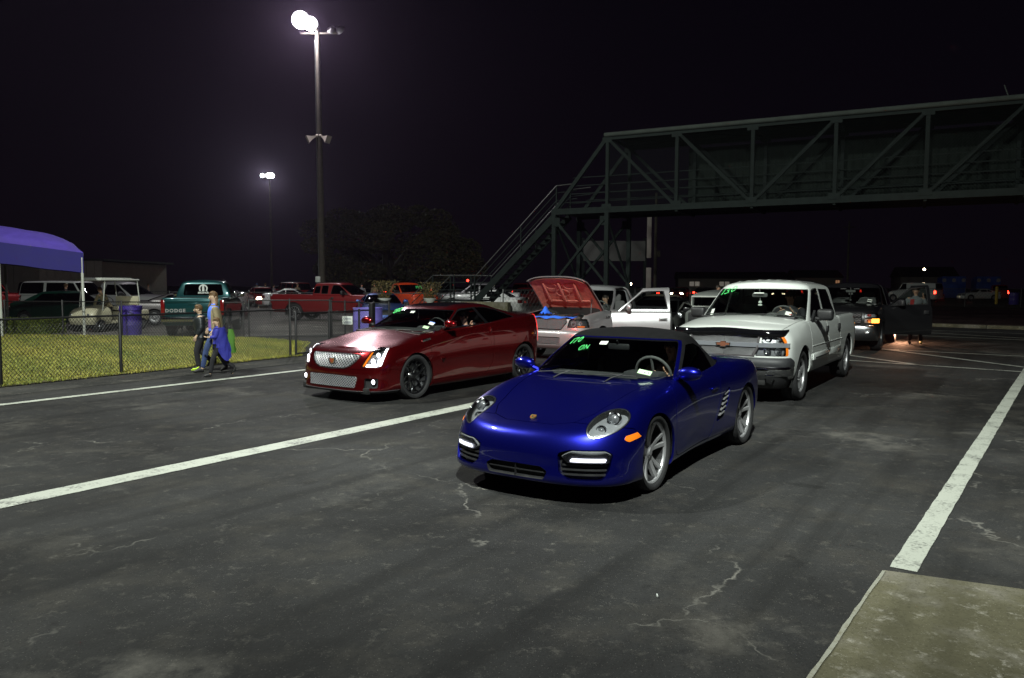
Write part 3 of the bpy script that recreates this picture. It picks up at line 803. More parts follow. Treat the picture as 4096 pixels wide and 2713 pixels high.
    f = lambda m_: rpoly(fr(m_), [(.375, .415), (.45, .445), (.74, .445), (.775, .42), (.765, .30), (.73, .225), (.46, .225), (.39, .285)], .03) + front(m_)
    pock, m = cut_panel(m, f(m), .002)
    f = lambda m_: rpoly(fr(m_), [(-.4, .295), (.26, .285), (.30, .26), (.28, .215), (-.4, .215)], .02) + front(m_)
    cent, m = cut_panel(m, f(m), .002)
    # side air scoop behind the door
    sd = lambda m_: np.stack([m_.V[:, 0], m_.V[:, 2]], 1)
    side = lambda m_: np.where(np.abs(m_.V[:, 1]) > .6, 0, -1)
    scoop, m = cut_panel(m, rpoly(sd(m), [(-1.54, .38), (-1.58, .48), (-1.68, .64), (-1.88, .70), (-1.84, .58), (-1.70, .40)], .02) + side(m), .002)
    # panels
    door, m = cut_panel(m, rpoly(sd(m), [(-.44, .80), (-.40, .60), (-.42, .27), (-.48, .225), (-1.38, .245), (-1.47, .33), (-1.60, .62), (-1.66, .95), (-.60, .95)], .03) + side(m), .007)
    tp = lambda m_: np.stack([m_.V[:, 0], np.abs(m_.V[:, 1])], 1)
    hood, m = cut_panel(m, np.minimum(rpoly(tp(m), [(.70, -.8), (.69, .22), (.62, .38), (.46, .475), (.3,.515), (.1, .565), (-.3, .61), (-.66, .64), (-.60, .40), (-.55, -.8)], .04), (m.V[:, 2] - .55) * 2), .007)
    bump, m = cut_panel(m, np.minimum(rpoly(sd(m), [(1.2, .0), (.345, .0), (.30, .40), (.34, .53), (.40, .60), (.60, .635), (.70, .70), (1.2, .9)], .01), .5), .006)
    sillp, m = cut_panel(m, rpoly(sd(m), [(-.36, 0), (-.36, .225), (-1.95, .215), (-1.95, 0)], .01), .005)
    deck, m = cut_panel(m, np.minimum(rpoly(tp(m), [(-2.42, -.8), (-2.42, .56), (-3.05, .50), (-3.15, .4), (-3.15, -.8)], .05), (m.V[:, 2] - .8) * 2), .007)
    obj('body_shell', both(lip(m, .02)), P, car)
    obj('hood', both(lip(hood, .012)), P, car)
    fb = obj('front_bumper', both(lip(bump, .03)), P, car)
    obj('rear_lid', both(lip(deck, .012)), P, car)
    obj('sill', both(lip(sillp, .012)), P, car)
    for s, q in ((1, door), (-1, mir(door))):
        d = obj('door', lip(q, .015), P, car)
        bm = BM(); y = .872 * s
        box(bm, (-1.42, y + .012 * s, .735), (.17, .022, .030), .010, seg=3)
        obj('handle', bm, P, d)
    # dark liner seen through the gaps and openings
    lin = join(off(m, -.03), off(door, -.045), off(hood, -.03), off(bump, -.05), off(deck, -.03))
    obj('inner_liner', both(lin), 'inside_black', car)
    wells(car, (0, -2.415), (.348, .356), (.33, .338), .45, .84)
    bm = BM(); box(bm, (-1.3, 0, .19), (3.9, 1.35, .10), .02); obj('floor_pan', bm, 'inside_black', car)
    for s in (1, -1):
        g = (lambda q: q) if s > 0 else mir
        hl = lamp_unit(car, g(lamp), .055)
        obj('lamp_trim', g(lip(off(ring, .001), .012)), 'satin_chrome', hl)
        mm = Vector((1, s, 1))
        for (da, r_) in ((.085, .058), (-.075, .044)):
            c = Vector(c0) + ax * da - n_ * .035; nn = Vector((.93, .12, .30)).normalized()
            c = Vector((c.x, c.y * s, c.z)); nv = Vector((nn.x, nn.y * s, nn.z))
            rot = nv.to_track_quat('Z', 'Y').to_matrix().to_4x4(); mt = Matrix.Translation(c) @ rot
            bm = BM(); lathe(bm, [(r_, -.03), (r_ + .004, 0), (r_, .022), (r_ * .86, .026), (r_ * .80, .012), (r_ * .70, .006)], 24, mt)
            obj('projector_ring', bm, 'chrome', hl)
            bm = BM(); lathe(bm, [(r_ * .70, .004), (r_ * .6, .016), (r_ * .35, .027), (.001, .031)], 20, mt)
            obj('projector_lens', bm, 'lamp_bulb_glass', hl)
        # running lamp and louvres in the bumper pocket
        pk = obj('air_intake', g(lip(off(pock, -.06), .001)), 'inside_black', fb if False else car)
        wl = lip(pock, .06); wl.F = wl.F[len(pock.F):]
        obj('intake_wall', g(clean(wl)), P, pk)
        dl, _ = split(pock, rpoly(fr(pock), [(.41, .40), (.47, .437), (.735, .437), (.765, .415), (.76, .362), (.45, .362)], .015))
        dr = obj('daytime_running_light', g(lip(off(dl, -.004), .03)), 'lamp_chrome', car)
        obj('lens', g(off(dl, .003)), 'lens_clear', dr)
        st, _ = split(dl, rpoly(fr(dl), [(.48, .387), (.735, .387), (.74, .364), (.48, .364)], .004))
        obj('led_strip', g(off(st, .0005)), 'led_lit', dr)
        for z in (.335, .300, .262):
            lv, _ = split(pock, rpoly(fr(pock), [(.41, z + .006), (.75, z + .006), (.75, z - .006), (.41, z - .006)], .002))
            obj('louvre', g(lip(off(lv, -.018), .03)), 'black_plastic', pk)
        # side marker
        sm_, _ = split(bump, rpoly(sd(bump), [(.348, .572), (.348, .538), (.50, .508), (.525, .525), (.51, .548)], .006) + np.where(np.abs(bump.V[:, 1]) > .55, 0, -1))
        obj('side_marker', g(lip(off(sm_, .004), .006)), 'amber_lens', car)
        # scoop
        sc = obj('side_scoop', g(lip(off(scoop, -.07), .001)), 'inside_black', car)
        ws = lip(scoop, .07); ws.F = ws.F[len(scoop.F):]
        obj('scoop_wall', g(clean(ws)), P, sc)
        for i in range(5):
            z = .435 + i * .050; x = -1.615 - i * .040
            bm = BM()
            prism(bm, [(x + .03, z - .002), (x - .115, z + .020), (x - .115, z + .034), (x + .03, z + .006)], 'y', .832 * s, .892 * s)
            obj('scoop_vane', bm, 'alloy', sc)
        # mirror
        mr = Vector((-.66, .90 * s, .955))
        bm = BM()
        ball(bm, mr, .105, (.62, 1.15, .62), 20)
        for v in bm.verts:
            if v.co.x < mr.x - .03: v.co.x = mr.x - .03
            t = (v.co.y - mr.y) * s
            v.co.z -= .10 * max(0, -t) * .6
        mo = obj('side_mirror', bm, P, car)
        bm = BM(); tube(bm, [(mr.x + .0, mr.y - .09 * s, mr.z - .035), (mr.x - .03, .76 * s, .89)], [.022, .028], 8); obj('mirror_foot', bm, P, mo)
        bm = BM(); box(bm, (mr.x - .034, mr.y, mr.z), (.004, .17, .095), .002); obj('mirror_glass', bm, 'chrome', mo)
    # centre intake
    ci = obj('centre_intake', both(lip(off(cent, -.05), .001)), 'inside_black', car)
    wc = lip(cent, .05); wc.F = wc.F[len(cent.F):]
    obj('intake_wall', both(clean(wc)), 'black_plastic', ci)
    for z in (.255,):
        lv, _ = split(cent, rpoly(fr(cent), [(-.4, z + .005), (.29, z + .005), (.29, z - .005), (-.4, z - .005)], .001))
        obj('intake_bar', both(lip(off(lv, -.02), .012)), 'black_plastic', ci)
    # crest on the nose: gold shield with red and black quarters
    nz = Vector((.42, 0, .90)).normalized(); up = Vector((-.90, 0, .42))
    cc = Vector((.615, 0, .648))
    mtc = Matrix((Vector((0, 1, 0)), up, nz)).transposed().to_4x4(); mtc.translation = cc; mtc = mtc @ Matrix.Scale(.82, 4)
    sh = [(-.030, .034), (.030, .034), (.032, .012), (.026, -.014), (.014, -.030), (0, -.038), (-.014, -.030), (-.026, -.014), (-.032, .012)]
    bm = BM(); prism(bm, sh, 'z', -.01, .006, mtc); cr = obj('crest', bm, 'gold', car, True)
    bm = BM()
    for (a, b, c_, d) in ((.006, .026, .004, .018), (-.026, -.006, -.022, -.004)):
        for k in range(3):
            yy = b - (b - a) * .0; 
            box(bm, ((a + b) / 2 if c_ > 0 else (a + b) / 2, (c_ + d) / 2 + (k - 1) * .005, .0065), (.018, .002, .001))
    bm.transform(mtc); obj('crest_band', bm, 'enamel_red', cr)
    bm = BM(); box(bm, (0, -.001, .008), (.016, .022, .003), .002); bm.transform(mtc); obj('crest_centre', bm, 'print_black', cr)
    # ---------------- cabin
    gr = [
        (-.28, .46, 2.4, -2.30, .45, 3, [(-.3, .76), (-.8, .80), (-1.4, .76), (-2.1, .72), (-2.4, .66)], [(-.3, .82), (-.6, .85), (-.9, .87), (-1.4, .895), (-1.9, .90), (-2.4, .95)]),
        (-.40, .45, 2.4, -2.24, .45, 3, [(-.4, .74), (-.9, .775), (-1.3, .755), (-2.0, .69), (-2.3, .62)], [(-.40, .89), (-.9, .925), (-1.4, .96), (-1.8, .965), (-2.3, .99)]),
        (-.63, .43, 2.5, -2.10, .42, 2.8, [(-.7, .695), (-1.0, .72), (-1.4, .70), (-1.9, .64)], [(-.65, 1.02), (-1.0, 1.06), (-1.4, 1.08), (-2.1, 1.05)]),
        (-.86, .41, 2.6, -1.93, .38, 2.6, [(-.9, .645), (-1.2, .66), (-1.5, .64), (-1.9, .56)], [(-.86, 1.15), (-1.2, 1.175), (-1.6, 1.175), (-2.0, 1.11)]),
        (-.98, .38, 2.6, -1.84, .36, 2.6, [(-1.0, .60), (-1.2, .615), (-1.5, .59), (-1.9, .49)], [(-.98, 1.21), (-1.25, 1.248), (-1.6, 1.245), (-1.9, 1.165)]),
        (-1.03, .32, 2.6, -1.78, .34, 2.6, [(-1.0, .52), (-1.3, .53), (-1.8, .42)], [(-1.03, 1.240), (-1.3, 1.290), (-1.55, 1.288), (-1.8, 1.225)]),
        (-1.07, .2, 2.5, -1.70, .3, 2.6, [(-1.1, .27), (-1.8, .22)], [(-1.07, 1.258), (-1.3, 1.318), (-1.5, 1.318), (-1.7, 1.275)]),
        (-1.09, .1, 2, -1.64, .2, 2, [(0, 0)], [(-1.09, 1.264), (-1.3, 1.326), (-1.5, 1.326), (-1.64, 1.30)]),
    ]
    g = onion(gr, (60, 90, 30), 8, crease=(0,))
    sk = lambda m_: m_.A
    # windscreen: s below the corner, k between base and header
    wf = lambda m_, e=0: rpoly(np.stack([m_.A[:, 0] * .9, m_.V[:, 2]], 1), [(-1, .845 - e), (.735 + e * .6, .86 - e), (.705 + e * .6, 1.200 + e), (-1, 1.220 + e)], .03)
    glassw, g2 = cut_panel(g, wf(g), .001)
    frame, g2 = cut_panel(g2, rpoly(np.stack([g2.A[:, 0] * .9, g2.V[:, 2]], 1), [(-1, .79), (.80, .79), (.765, 1.206), (.6, 1.220), (-1, 1.236)], .02), .001)
    wnd = lambda m_: rpoly(np.stack([m_.V[:, 0], m_.V[:, 2]], 1), [(-.76, .905), (-.90, 1.03), (-1.10, 1.155), (-1.22, 1.18), (-1.44, 1.175), (-1.60, 1.12), (-1.70, 1.03), (-1.75, .905)], .02) + np.where(m_.V[:, 1] > .3, 0, -1) + np.where(m_.A[:, 0] > .93, 0, -1)
    sg, g2 = cut_panel(g2, wnd(g2), .001)
    obj('soft_top', both(lip(g2, .015)), 'soft_top_cloth', car)
    wfr = obj('windscreen_frame', both(lip(frame, .012)), P, car)
    ws_, _ = split(glassw, wf(glassw, -.012))
    _, bd = split(glassw, wf(glassw, -.012))
    wo_ = obj('windscreen', both(off(glassw, -.004)), 'glass_clear', car)
    obj('windscreen_border', both(off(bd, -.003)), 'gloss_black', wo_)
    for q in (sg, mir(sg)):
        so = obj('side_window', off(q, -.006), 'glass_dark', car)
    # wipers
    for y0 in (-.38, .18):
        bm = BM()
        p0 = Vector((-.50, y0 - .1, .905)); p1 = Vector((-.60, y0 + .22, .955))
        tube(bm, [(-.33, y0 + .02, .865), (-.40, y0 + .05, .895), (-.47, y0 + .12, .925)], .007, 6)
        tube(bm, [(-.44, y0 - .22, .90), (-.46, y0 + .02, .922), (-.47, y0 + .27, .918)], .006, 6)
        obj('wiper', bm, 'black_plastic', car)
    bm = BM(); box(bm, (-.42, 0, .83), (.30, 1.36, .05), .01); obj('cowl', bm, 'black_plastic', car)
    # stickers and writing on the glass
    up = Vector((-.62, 0, .40)).normalized(); nn = Vector((.40, 0, .62)).normalized()
    def onw(y, z, dx=0.0): # point on the windscreen
        d = (np.abs(glassw.V[:, 1] - abs(y)) + np.abs(glassw.V[:, 2] - z)); i = int(np.argmin(d))
        v = glassw.V[i]; n = glassw.N[i]
        return Vector((v[0], v[1] * (1 if y > 0 else -1), v[2])), Vector((n[0], n[1] * (1 if y > 0 else -1), n[2]))
    def plate(name, y, z, w_, h_, mt, par, lift=.003):
        p, n = onw(y, z); ux = Vector((0, 1, 0)) - n * n.y; b = basis(ux, up)
        bm = BM(); box(bm, (0, 0, 0), (w_, h_, .001)); bm.transform(Matrix.Translation(p + n * lift) @ b.to_4x4())
        return obj(name, bm, mt, par), p, n, b
    plate('sticker', -.10, 1.178, .085, .055, 'sticker_white', wo_)
    rs, p, n, b = plate('registration_sticker', .50, .955, .13, .062, 'sticker_green', wo_)
    plate('sticker_field', .50, .955, .118, .040, 'sticker_white', wo_, .0036)
    text_obj('sticker_print', '11', .036, 'print_black', wo_, p + n * .005 - b.col[0] * .038, b, .0003, bold=.0006)
    text_obj('sticker_print', '5', .036, 'print_black', wo_, p + n * .005 + b.col[0] * .038, b, .0003, bold=.0006)
    bm = BM(); ball(bm, p + n * .0045, .009, (1, 1, .6), 8); obj('sticker_print', bm, 'print_black', wo_)
    # mirror foot seen from inside
    bm = BM(); box(bm, (-1.04, 0, 1.14), (.03, .24, .065), .015); tube(bm, [(-1.04, 0, 1.17), (-1.0, 0, 1.205)], .01, 6); obj('inner_mirror', bm, 'black_plastic', car)
    p, n = onw(-.52, 1.155); b = basis(Vector((0, 1, 0)) - n * n.y, up)
    bm = BM()
    one = [(0, 0), (.25, 1)]; 
    strokes(bm, [one, [(.42, .98), (.95, 1), (.50, 0)], [(1.22, .62), (1.30, .92), (1.52, 1.0), (1.68, .8), (1.56, .3), (1.30, .02), (1.12, .22), (1.2, .6), (1.5, .95)]], p, b.col[0], b.col[1], .085, .0075, n)
    obj('windscreen_number', bm, 'marker_green', wo_)
    p, n = onw(-.34, 1.10); b = basis(Vector((0, 1, 0)) - n * n.y, up)
    bm = BM()
    strokes(bm, [[(.45, 1), (.12, .8), (0, .35), (.12, 0), (.42, .1), (.5, .5), (.48, 1)], [(.75, .1), (.78, 1), (1.15, .2), (1.2, 1)]], p, b.col[0], b.col[1], .085, .005, n)
    obj('windscreen_number', bm, 'marker_green', wo_)
    # interior
    bm = BM(); box(bm, (-.74, 0, .82), (.50, 1.36, .12), .04); box(bm, (-.88, .36, .88), (.22, .40, .09), .04); box(bm, (-1.1, 0, .55), (.5, .28, .4), .05)
    obj('dashboard', bm, 'trim_fabric', car)
    bm = BM()
    rotw = Matrix.Translation((-1.10, .36, .88)) @ Matrix.Rotation(R(-68), 4, 'Y')
    tor = [(.185 * math.cos(a), .185 * math.sin(a), 0) for a in np.linspace(0, 2 * PI, 29)]
    tube(bm, [rotw @ Vector(p) for p in tor], .015, 8, False)
    for a in (0, PI, -PI / 2): tube(bm, [rotw @ Vector((0, 0, 0)), rotw @ Vector((.18 * math.sin(a + PI / 2), .18 * math.cos(a + PI / 2), 0))], .014, 6)
    obj('steering_wheel', bm, 'trim_grey', car)
    for s in (1, -1):
        st = empty('seat', (-1.62, .36 * s, 0), parent=car)
        bm = BM()
        box(bm, (.05, 0, .42), (.52, .50, .16), .05)
        box(bm, (-.24, 0, .74), (.14, .48, .56), .05, Matrix.Rotation(R(-14), 4, 'Y'))
        box(bm, (-.31, 0, 1.07), (.09, .26, .18), .035, Matrix.Rotation(R(-12), 4, 'Y'))
        for q in (-.22, .22): box(bm, (-.20, q, .72), (.18, .09, .44), .035, Matrix.Rotation(R(-14), 4, 'Y'))
        obj('seat_cushion', bm, 'trim_fabric', st)
    for y in (.36, -.36):
        bm = BM(); tube(bm, [(-2.02, y - .16, .85), (-2.04, y - .14, 1.10), (-2.04, y + .14, 1.10), (-2.02, y + .16, .85)], .02, 8); obj('roll_hoop', bm, 'black_plastic', car)
    for x, t_ in ((0, .743), (-2.415, .765)):
        for s in (1, -1):
            wheel(car, x, t_ * s + (.012 * s), .332 if x == 0 else .338, .268, .235 if x == 0 else .255, 'twin5', 'alloy', 0)
    # tail lamps and plate panel
    for s in (1, -1):
        bm = BM(); ball(bm, (-3.25, .62 * s, .72), .12, (.35, 1.3, .75), 16); obj('tail_light', bm, 'red_lens', car)
    return car
roadster = make_roadster()
roadster.location = (.52, 7.05, 0)
roadster.rotation_euler = (0, 0, R(-123.6))
# ------------------------------------------------------------------ maroon wedge coupe
paint('maroon_paint', (.17, .004, .006), metal=.85, rough=.24, flake=.22)
mat('mesh_metal', (.34, .34, .36), .3, .5)
mat('lamp_glow', (.9, .9, .95), .2, emit=(.93, .93, 1), es=5.0)
mat('tail_glow', (.5, .01, .01), .2, coat=1, emit=(1, .03, .02), es=1.2)
def weave(reg_f, x_of, y0, y1, z0, z1, step, r, slope=1.0):
    """diamond mesh of crossing wires inside the region reg_f(y, z) > 0, lying on the surface x_of(y, z)"""
    bm = BM()
    H = z1 - z0
    n = int((y1 - y0 + H / slope) / step) + 2
    for sg in (1, -1):
        for i in range(n):
            ys = y0 - H / slope + i * step if sg > 0 else y0 + i * step
            pts = []
            K = 28
            for k in range(K + 1):
                z = z0 + H * k / K; y = ys + sg * (z - z0) / slope
                ok = y0 <= y <= y1 and reg_f(y, z) > 0
                if ok: pts.append((x_of(y, z) + (.0015 if sg > 0 else -.0015), y, z))
                if (not ok or k == K) and len(pts) > 1:
                    tube(bm, pts, r, 4); pts = []
                elif not ok: pts = []
    return bm
def surf_x(m, axis=0):
    """function giving the x of a front surface at (y, z), by nearest vertex of the half mesh"""
    Y, Z, X = m.V[:, 1], m.V[:, 2], m.V[:, 0]
    def f(y, z):
        d = (Y - abs(y)) ** 2 + (Z - z) ** 2
        i = np.argpartition(d, 3)[:4]; w_ = 1 / (d[i] + 1e-6)
        return float((X[i] * w_).sum() / w_.sum())
    return f
def band(car, name, poly_pts, r, m, par, n=6):
    bm = BM(); tube(bm, poly_pts, r, n); return obj(name, bm, m, par)
def make_coupe():
    car = empty('coupe', (0, 0, 0), 0, 'dark red angular coupe with glowing headlights and black mesh wheels', 'car')
    P = 'maroon_paint'
    rails = [
        (.84, .42, 3.0, -3.50, .35, 3, [(.9, .80), (0, .82), (-2.9, .82), (-3.5, .76)], [(.9, .155), (0, .14), (-2.9, .15), (-3.6, .26)]),
        (.93, .48, 3.0, -3.58, .40, 3, [(.9, .875), (.3, .90), (-1.4, .875), (-2.9, .90), (-3.6, .84)], [(.95, .175), (.4, .18), (-1.4, .17), (-2.9, .18), (-3.6, .30)]),
        (.925, .50, 2.9, -3.62, .42, 3, [(.9, .885), (.3, .915), (-1.4, .895), (-2.9, .92), (-3.6, .86)], [(.95, .215), (.4, .22), (-1.4, .22), (-2.9, .23), (-3.6, .40)]),
        (.90, .50, 2.9, -3.64, .42, 3, [(.9, .885), (.3, .915), (-1.4, .90), (-2.9, .93), (-3.6, .87)], [(.95, .34), (.4, .35), (-1.4, .36), (-2.9, .38), (-3.6, .56)]),
        (.905, .50, 2.9, -3.65, .42, 3, [(.9, .885), (.3, .925), (-1.4, .915), (-2.9, .94), (-3.6, .87)], [(.95, .47), (.4, .50), (-1.4, .52), (-2.9, .56), (-3.6, .74)]),
        (.87, .50, 2.9, -3.66, .42, 3, [(.9, .875), (.3, .925), (-1.4, .925), (-2.9, .945), (-3.6, .865)], [(.95, .58), (.4, .65), (-1.4, .70), (-2.9, .78), (-3.7, .92)]),
        (.84, .50, 2.9, -3.66, .40, 3, [(.8, .855), (.3, .895), (-1.4, .905), (-2.9, .925), (-3.6, .85)], [(.85, .665), (.6, .72), (.2, .785), (-.4, .86), (-1.4, .92), (-2.9, 1.00), (-3.7, 1.07)]),
        (.79, .50, 2.9, -3.62, .38, 3, [(.8, .815), (.3, .845), (-.6, .855), (-1.4, .87), (-2.9, .87), (-3.5, .80)], [(.8, .725), (.6, .79), (.4, .828), (0, .885), (-.5, .965), (-1.4, 1.05), (-2.4, 1.12), (-2.9, 1.16), (-3.4, 1.20), (-3.7, 1.20)]),
        (.73, .46, 2.9, -3.56, .34, 3, [(.7, .74), (.3, .765), (-.6, .785), (-1.4, .80), (-2.9, .76), (-3.4, .70)], [(.73, .757), (.5, .815), (.3, .85), (0, .92), (-.4, .99), (-1.4, 1.07), (-2.9, 1.19), (-3.6, 1.225)]),
        (.66, .36, 2.9, -3.48, .3, 3, [(.6, .54), (.3, .58), (-.6, .60), (-3, .60), (-3.4, .5)], [(.66, .780), (.4, .83), (0, .925), (-.4, 1.005), (-1.4, 1.08), (-3.5, 1.235)]),
        (.62, .2, 2.5, -3.4, .2, 3, [(.5, .27), (-3.4, .3)], [(.62, .797), (.4, .845), (0, .94), (-.4, 1.02), (-3.4, 1.24)]),
        (.61, .1, 2, -3.3, .2, 2, [(0, 0)], [(.62, .81), (.4, .858), (0, .952), (-.4, 1.03), (-3.4, 1.24)]),
    ]
    m = onion(rails, (60, 120, 30), 7, crease=(7,))
    XW = (0, -2.88)
    m = arches(m, XW, (.375, .38), (.345, .348), .5, .016, .07)
    tp = lambda q: np.stack([q.V[:, 0], np.abs(q.V[:, 1])], 1)
    sd = lambda q: np.stack([q.V[:, 0], q.V[:, 2]], 1)
    fr = lambda q: np.stack([np.abs(q.V[:, 1]), q.V[:, 2]], 1)
    side = lambda q: np.where(np.abs(q.V[:, 1]) > .6, 0, -1)
    front = lambda q: np.where(q.V[:, 0] > .3, 0, -1)
    f = np.minimum(polyf(tp(m), [(-.40, -1), (-.40, .4), (-.55, .68), (-.8, .76), (-2.4, .74), (-2.9, .5), (-2.9, -1)]), (m.V[:, 2] - .86) * 3)
    _, m = split(m, f)
    # tall headlamp wrapping up the corner
    lpj = lambda q: np.stack([-.6 * q.V[:, 0] + .8 * np.abs(q.V[:, 1]), q.V[:, 2]], 1)
    hp = [(-.035, .540), (.20, .535), (.275, .555), (.375, .865), (.30, .85), (.115, .775), (.06, .70)]
    lamp, m = cut_panel(m, np.minimum(rpoly(lpj(m), hp, .01), m.V[:, 0] - .46), .006)
    gp = [(-.6, .725), (.48, .72), (.525, .71), (.47, .62), (.38, .55), (.27, .515), (-.6, .50)]
    gr_, m = cut_panel(m, rpoly(fr(m), gp, .01) + front(m), .004)
    lp = [(-.6, .405), (.50, .395), (.53, .385), (.50, .235), (-.6, .235)]
    lg, m = cut_panel(m, rpoly(fr(m), lp, .015) + front(m), .004)
    fp = [(.645, .375), (.815, .37), (.815, .235), (.645, .235)]
    fg, m = cut_panel(m, rpoly(fr(m), fp, .012) + front(m), .003)
    tl, m = cut_panel(m, rpoly(fr(m), [(.70, 1.21), (.80, 1.20), (.88, .98), (.85, .70), (.80, .72), (.74, 1.0), (.68, 1.15)], .01) + np.where(m.V[:, 0] < -3.2, 0, -1), .003)
    door, m = cut_panel(m, rpoly(sd(m), [(-.36, .93), (-.33, .60), (-.38, .27), (-1.82, .27), (-1.95, .42), (-1.98, .75), (-2.0, 1.3), (-.6, 1.3)], .03) + side(m), .007)
    hood, m = cut_panel(m, np.minimum(rpoly(tp(m), [(.86, -.8), (.84, .50), (.68, .64), (.35, .70), (-.1, .735), (-.46, .75), (-.40, .40), (-.37, -.8)], .03), (m.V[:, 2] - .66) * 2), .007)
    bump, m = cut_panel(m, rpoly(sd(m), [(1.3, 0), (.375, 0), (.36, .46), (.42, .50), (1.3, .50)], .01), .006)
    sillp, m = cut_panel(m, rpoly(sd(m), [(-.38, 0), (-.40, .265), (-2.48, .265), (-2.5, 0)], .01), .006)
    obj('body_shell', both(lip(m, .02)), P, car)
    obj('hood', both(lip(hood, .012)), P, car)
    fb = obj('front_bumper', both(lip(bump, .03)), P, car)
    obj('sill', both(lip(sillp, .012)), P, car)
    lin = join(off(m, -.03), off(door, -.05), off(hood, -.03), off(bump, -.05))
    obj('inner_liner', both(lin), 'inside_black', car)
    wells(car, XW, (.375, .38), (.345, .348), .45, .87)
    bm = BM(); box(bm, (-1.45, 0, .19), (4.6, 1.45, .10), .02); obj('floor_pan', bm, 'inside_black', car)
    # splitter
    sp_, _ = split(bump, (.19 - bump.V[:, 2]))
    obj('front_splitter', both(lip(off(sp_, .012), .02)), 'dark_plastic', car)
    gx = surf_x(gr_); lx = surf_x(lg)
    for nm, reg, x_of, z0, z1, yy, st in (('upper_grille', gr_, gx, .50, .725, .52, .058), ('lower_grille', lg, lx, .235, .40, .53, .050)):
        g0 = obj(nm, both(lip(off(reg, -.05), .001)), 'inside_black', car)
        wl = lip(reg, .05); wl.F = wl.F[len(reg.F):]; obj('grille_wall', both(clean(wl)), 'black_plastic' if nm[0] == 'l' else 'chrome', g0)
        pg = gp if nm[0] == 'u' else lp
        rf = lambda y, z: float(rpoly(np.array([[abs(y), z]]), pg, .004)[0])
        bm = weave(rf, lambda y, z: x_of(y, z) - .006, -yy, yy, z0, z1, st, .0055, .85)
        obj('grille_mesh', bm, 'mesh_metal', g0)
    rim_ = [(gx(y, z) + .004, y, z) for y, z in [(-.48, .72), (-.25, .725), (0, .727), (.25, .725), (.48, .72), (.525, .71), (.47, .62), (.38, .55), (.27, .515), (0, .50), (-.27, .515), (-.38, .55), (-.47, .62), (-.525, .71), (-.48, .72)]]
    band(car, 'grille_surround', rim_, .009, 'chrome', car)
    # wreath and shield badge
    bx = gx(0, .61) + .012
    bd = empty('badge', (0, 0, 0), parent=car)
    bm = BM(); prism(bm, [(-.036, .030), (.036, .030), (.034, -.010), (.016, -.034), (0, -.040), (-.016, -.034), (-.034, -.010)], 'x', 0, .012, Matrix.Translation((bx, 0, .612)))
    obj('shield', bm, 'gold', bd, True)
    bm = BM()
    for k, (a, b) in enumerate(((-.018, .016), (.018, .016), (-.018, -.008), (.014, -.012))): box(bm, (bx + .013, a, .612 + b), (.003, .026, .016))
    obj('shield_field', bm, 'enamel_red', bd)
    bm = BM()
    for s in (1, -1):
        for k in range(9):
            a = -PI / 2 + .25 + k * .27
            box(bm, (bx + .004, s * .070 * math.cos(a), .610 + .052 * math.sin(a)), (.010, .026, .010), .003, Matrix.Rotation(s * (a + .9), 4, 'X'))
    obj('wreath', bm, 'chrome', bd)
    for s, g in ((1, lambda q: q), (-1, mir)):
        d = obj('door', g(lip(door, .015)), P, car)
        bm = BM(); box(bm, (-1.90, .905 * s, .975), (.05, .02, .12), .009, Matrix.Rotation(R(-12), 4, 'Y')); obj('handle', bm, P, d)
        if True:
            bs = basis((-1 * s, 0, 0), (0, 0, 1))
            text_obj('door_badge', 'V', .085, 'chrome', d, (-.62, .931 * s, .555), bs, .004, sx=1.7, bold=.003)
        hl = lamp_unit(car, g(lamp), .06)
        # two stacked light units and the amber strip, as the bright things inside the lamp
        for (y, z, r_) in ((.72, .625, .050), (.755, .715, .040)):
            x = surf_x(lamp)(y, z) - .035
            mt = Matrix.Translation((x, y * s, z)) @ Vector((1, .25 * s, .1)).to_track_quat('Z', 'Y').to_matrix().to_4x4()
            bm = BM(); lathe(bm, [(r_, -.02), (r_ * 1.05, .012), (r_ * .8, .018), (r_ * .76, .004)], 24, mt); obj('projector_ring', bm, 'chrome', hl)
            bm = BM(); lathe(bm, [(r_ * .76, .002), (r_ * .5, .018), (.001, .024)], 20, mt); obj('projector_lens', bm, 'lamp_glow', hl)
        vs_, _ = split(lamp, rpoly(lpj(lamp), [(.235, .56), (.265, .56), (.36, .835), (.335, .835)], .004))
        obj('light_pipe', g(off(vs_, -.012)), 'lamp_glow', hl)
        vs_, _ = split(lamp, rpoly(lpj(lamp), [(-.02, .55), (.01, .55), (.14, .77), (.115, .765)], .004))
        obj('turn_signal', g(off(vs_, -.014)), 'amber_lens', hl)
        vs_, _ = split(lamp, rpoly(lpj(lamp), [(.03, .55), (.21, .55), (.215, .58), (.04, .58)], .004))
        obj('light_pipe', g(off(vs_, -.014)), 'lamp_glow', hl)
        fo = obj('fog_pocket', g(lip(off(fg, -.05), .001)), 'black_plastic', car)
        wl = lip(fg, .05); wl.F = wl.F[len(fg.F):]; obj('pocket_wall', g(clean(wl)), 'black_plastic', fo)
        x = surf_x(fg)(.74, .315) - .03
        mt = Matrix.Translation((x, .755 * s, .325)) @ Matrix.Rotation(R(90), 4, 'Y')
        fl = empty('fog_light', (0, 0, 0), parent=car)
        bm = BM(); lathe(bm, [(.042, -.04), (.046, .0), (.042, .014), (.036, .008)], 20, mt); obj('bezel', bm, 'black_plastic', fl)
        bm = BM(); lathe(bm, [(.036, .004), (.02, .014), (.001, .017)], 16, mt); obj('lens', bm, 'lamp_glow', fl)
        # fender vent
        bm = BM(); box(bm, (-.28, .872 * s, .90), (.20, .02, .035), .006, Matrix.Rotation(R(8), 4, 'Y')); v_ = obj('fender_vent', bm, 'chrome', car)
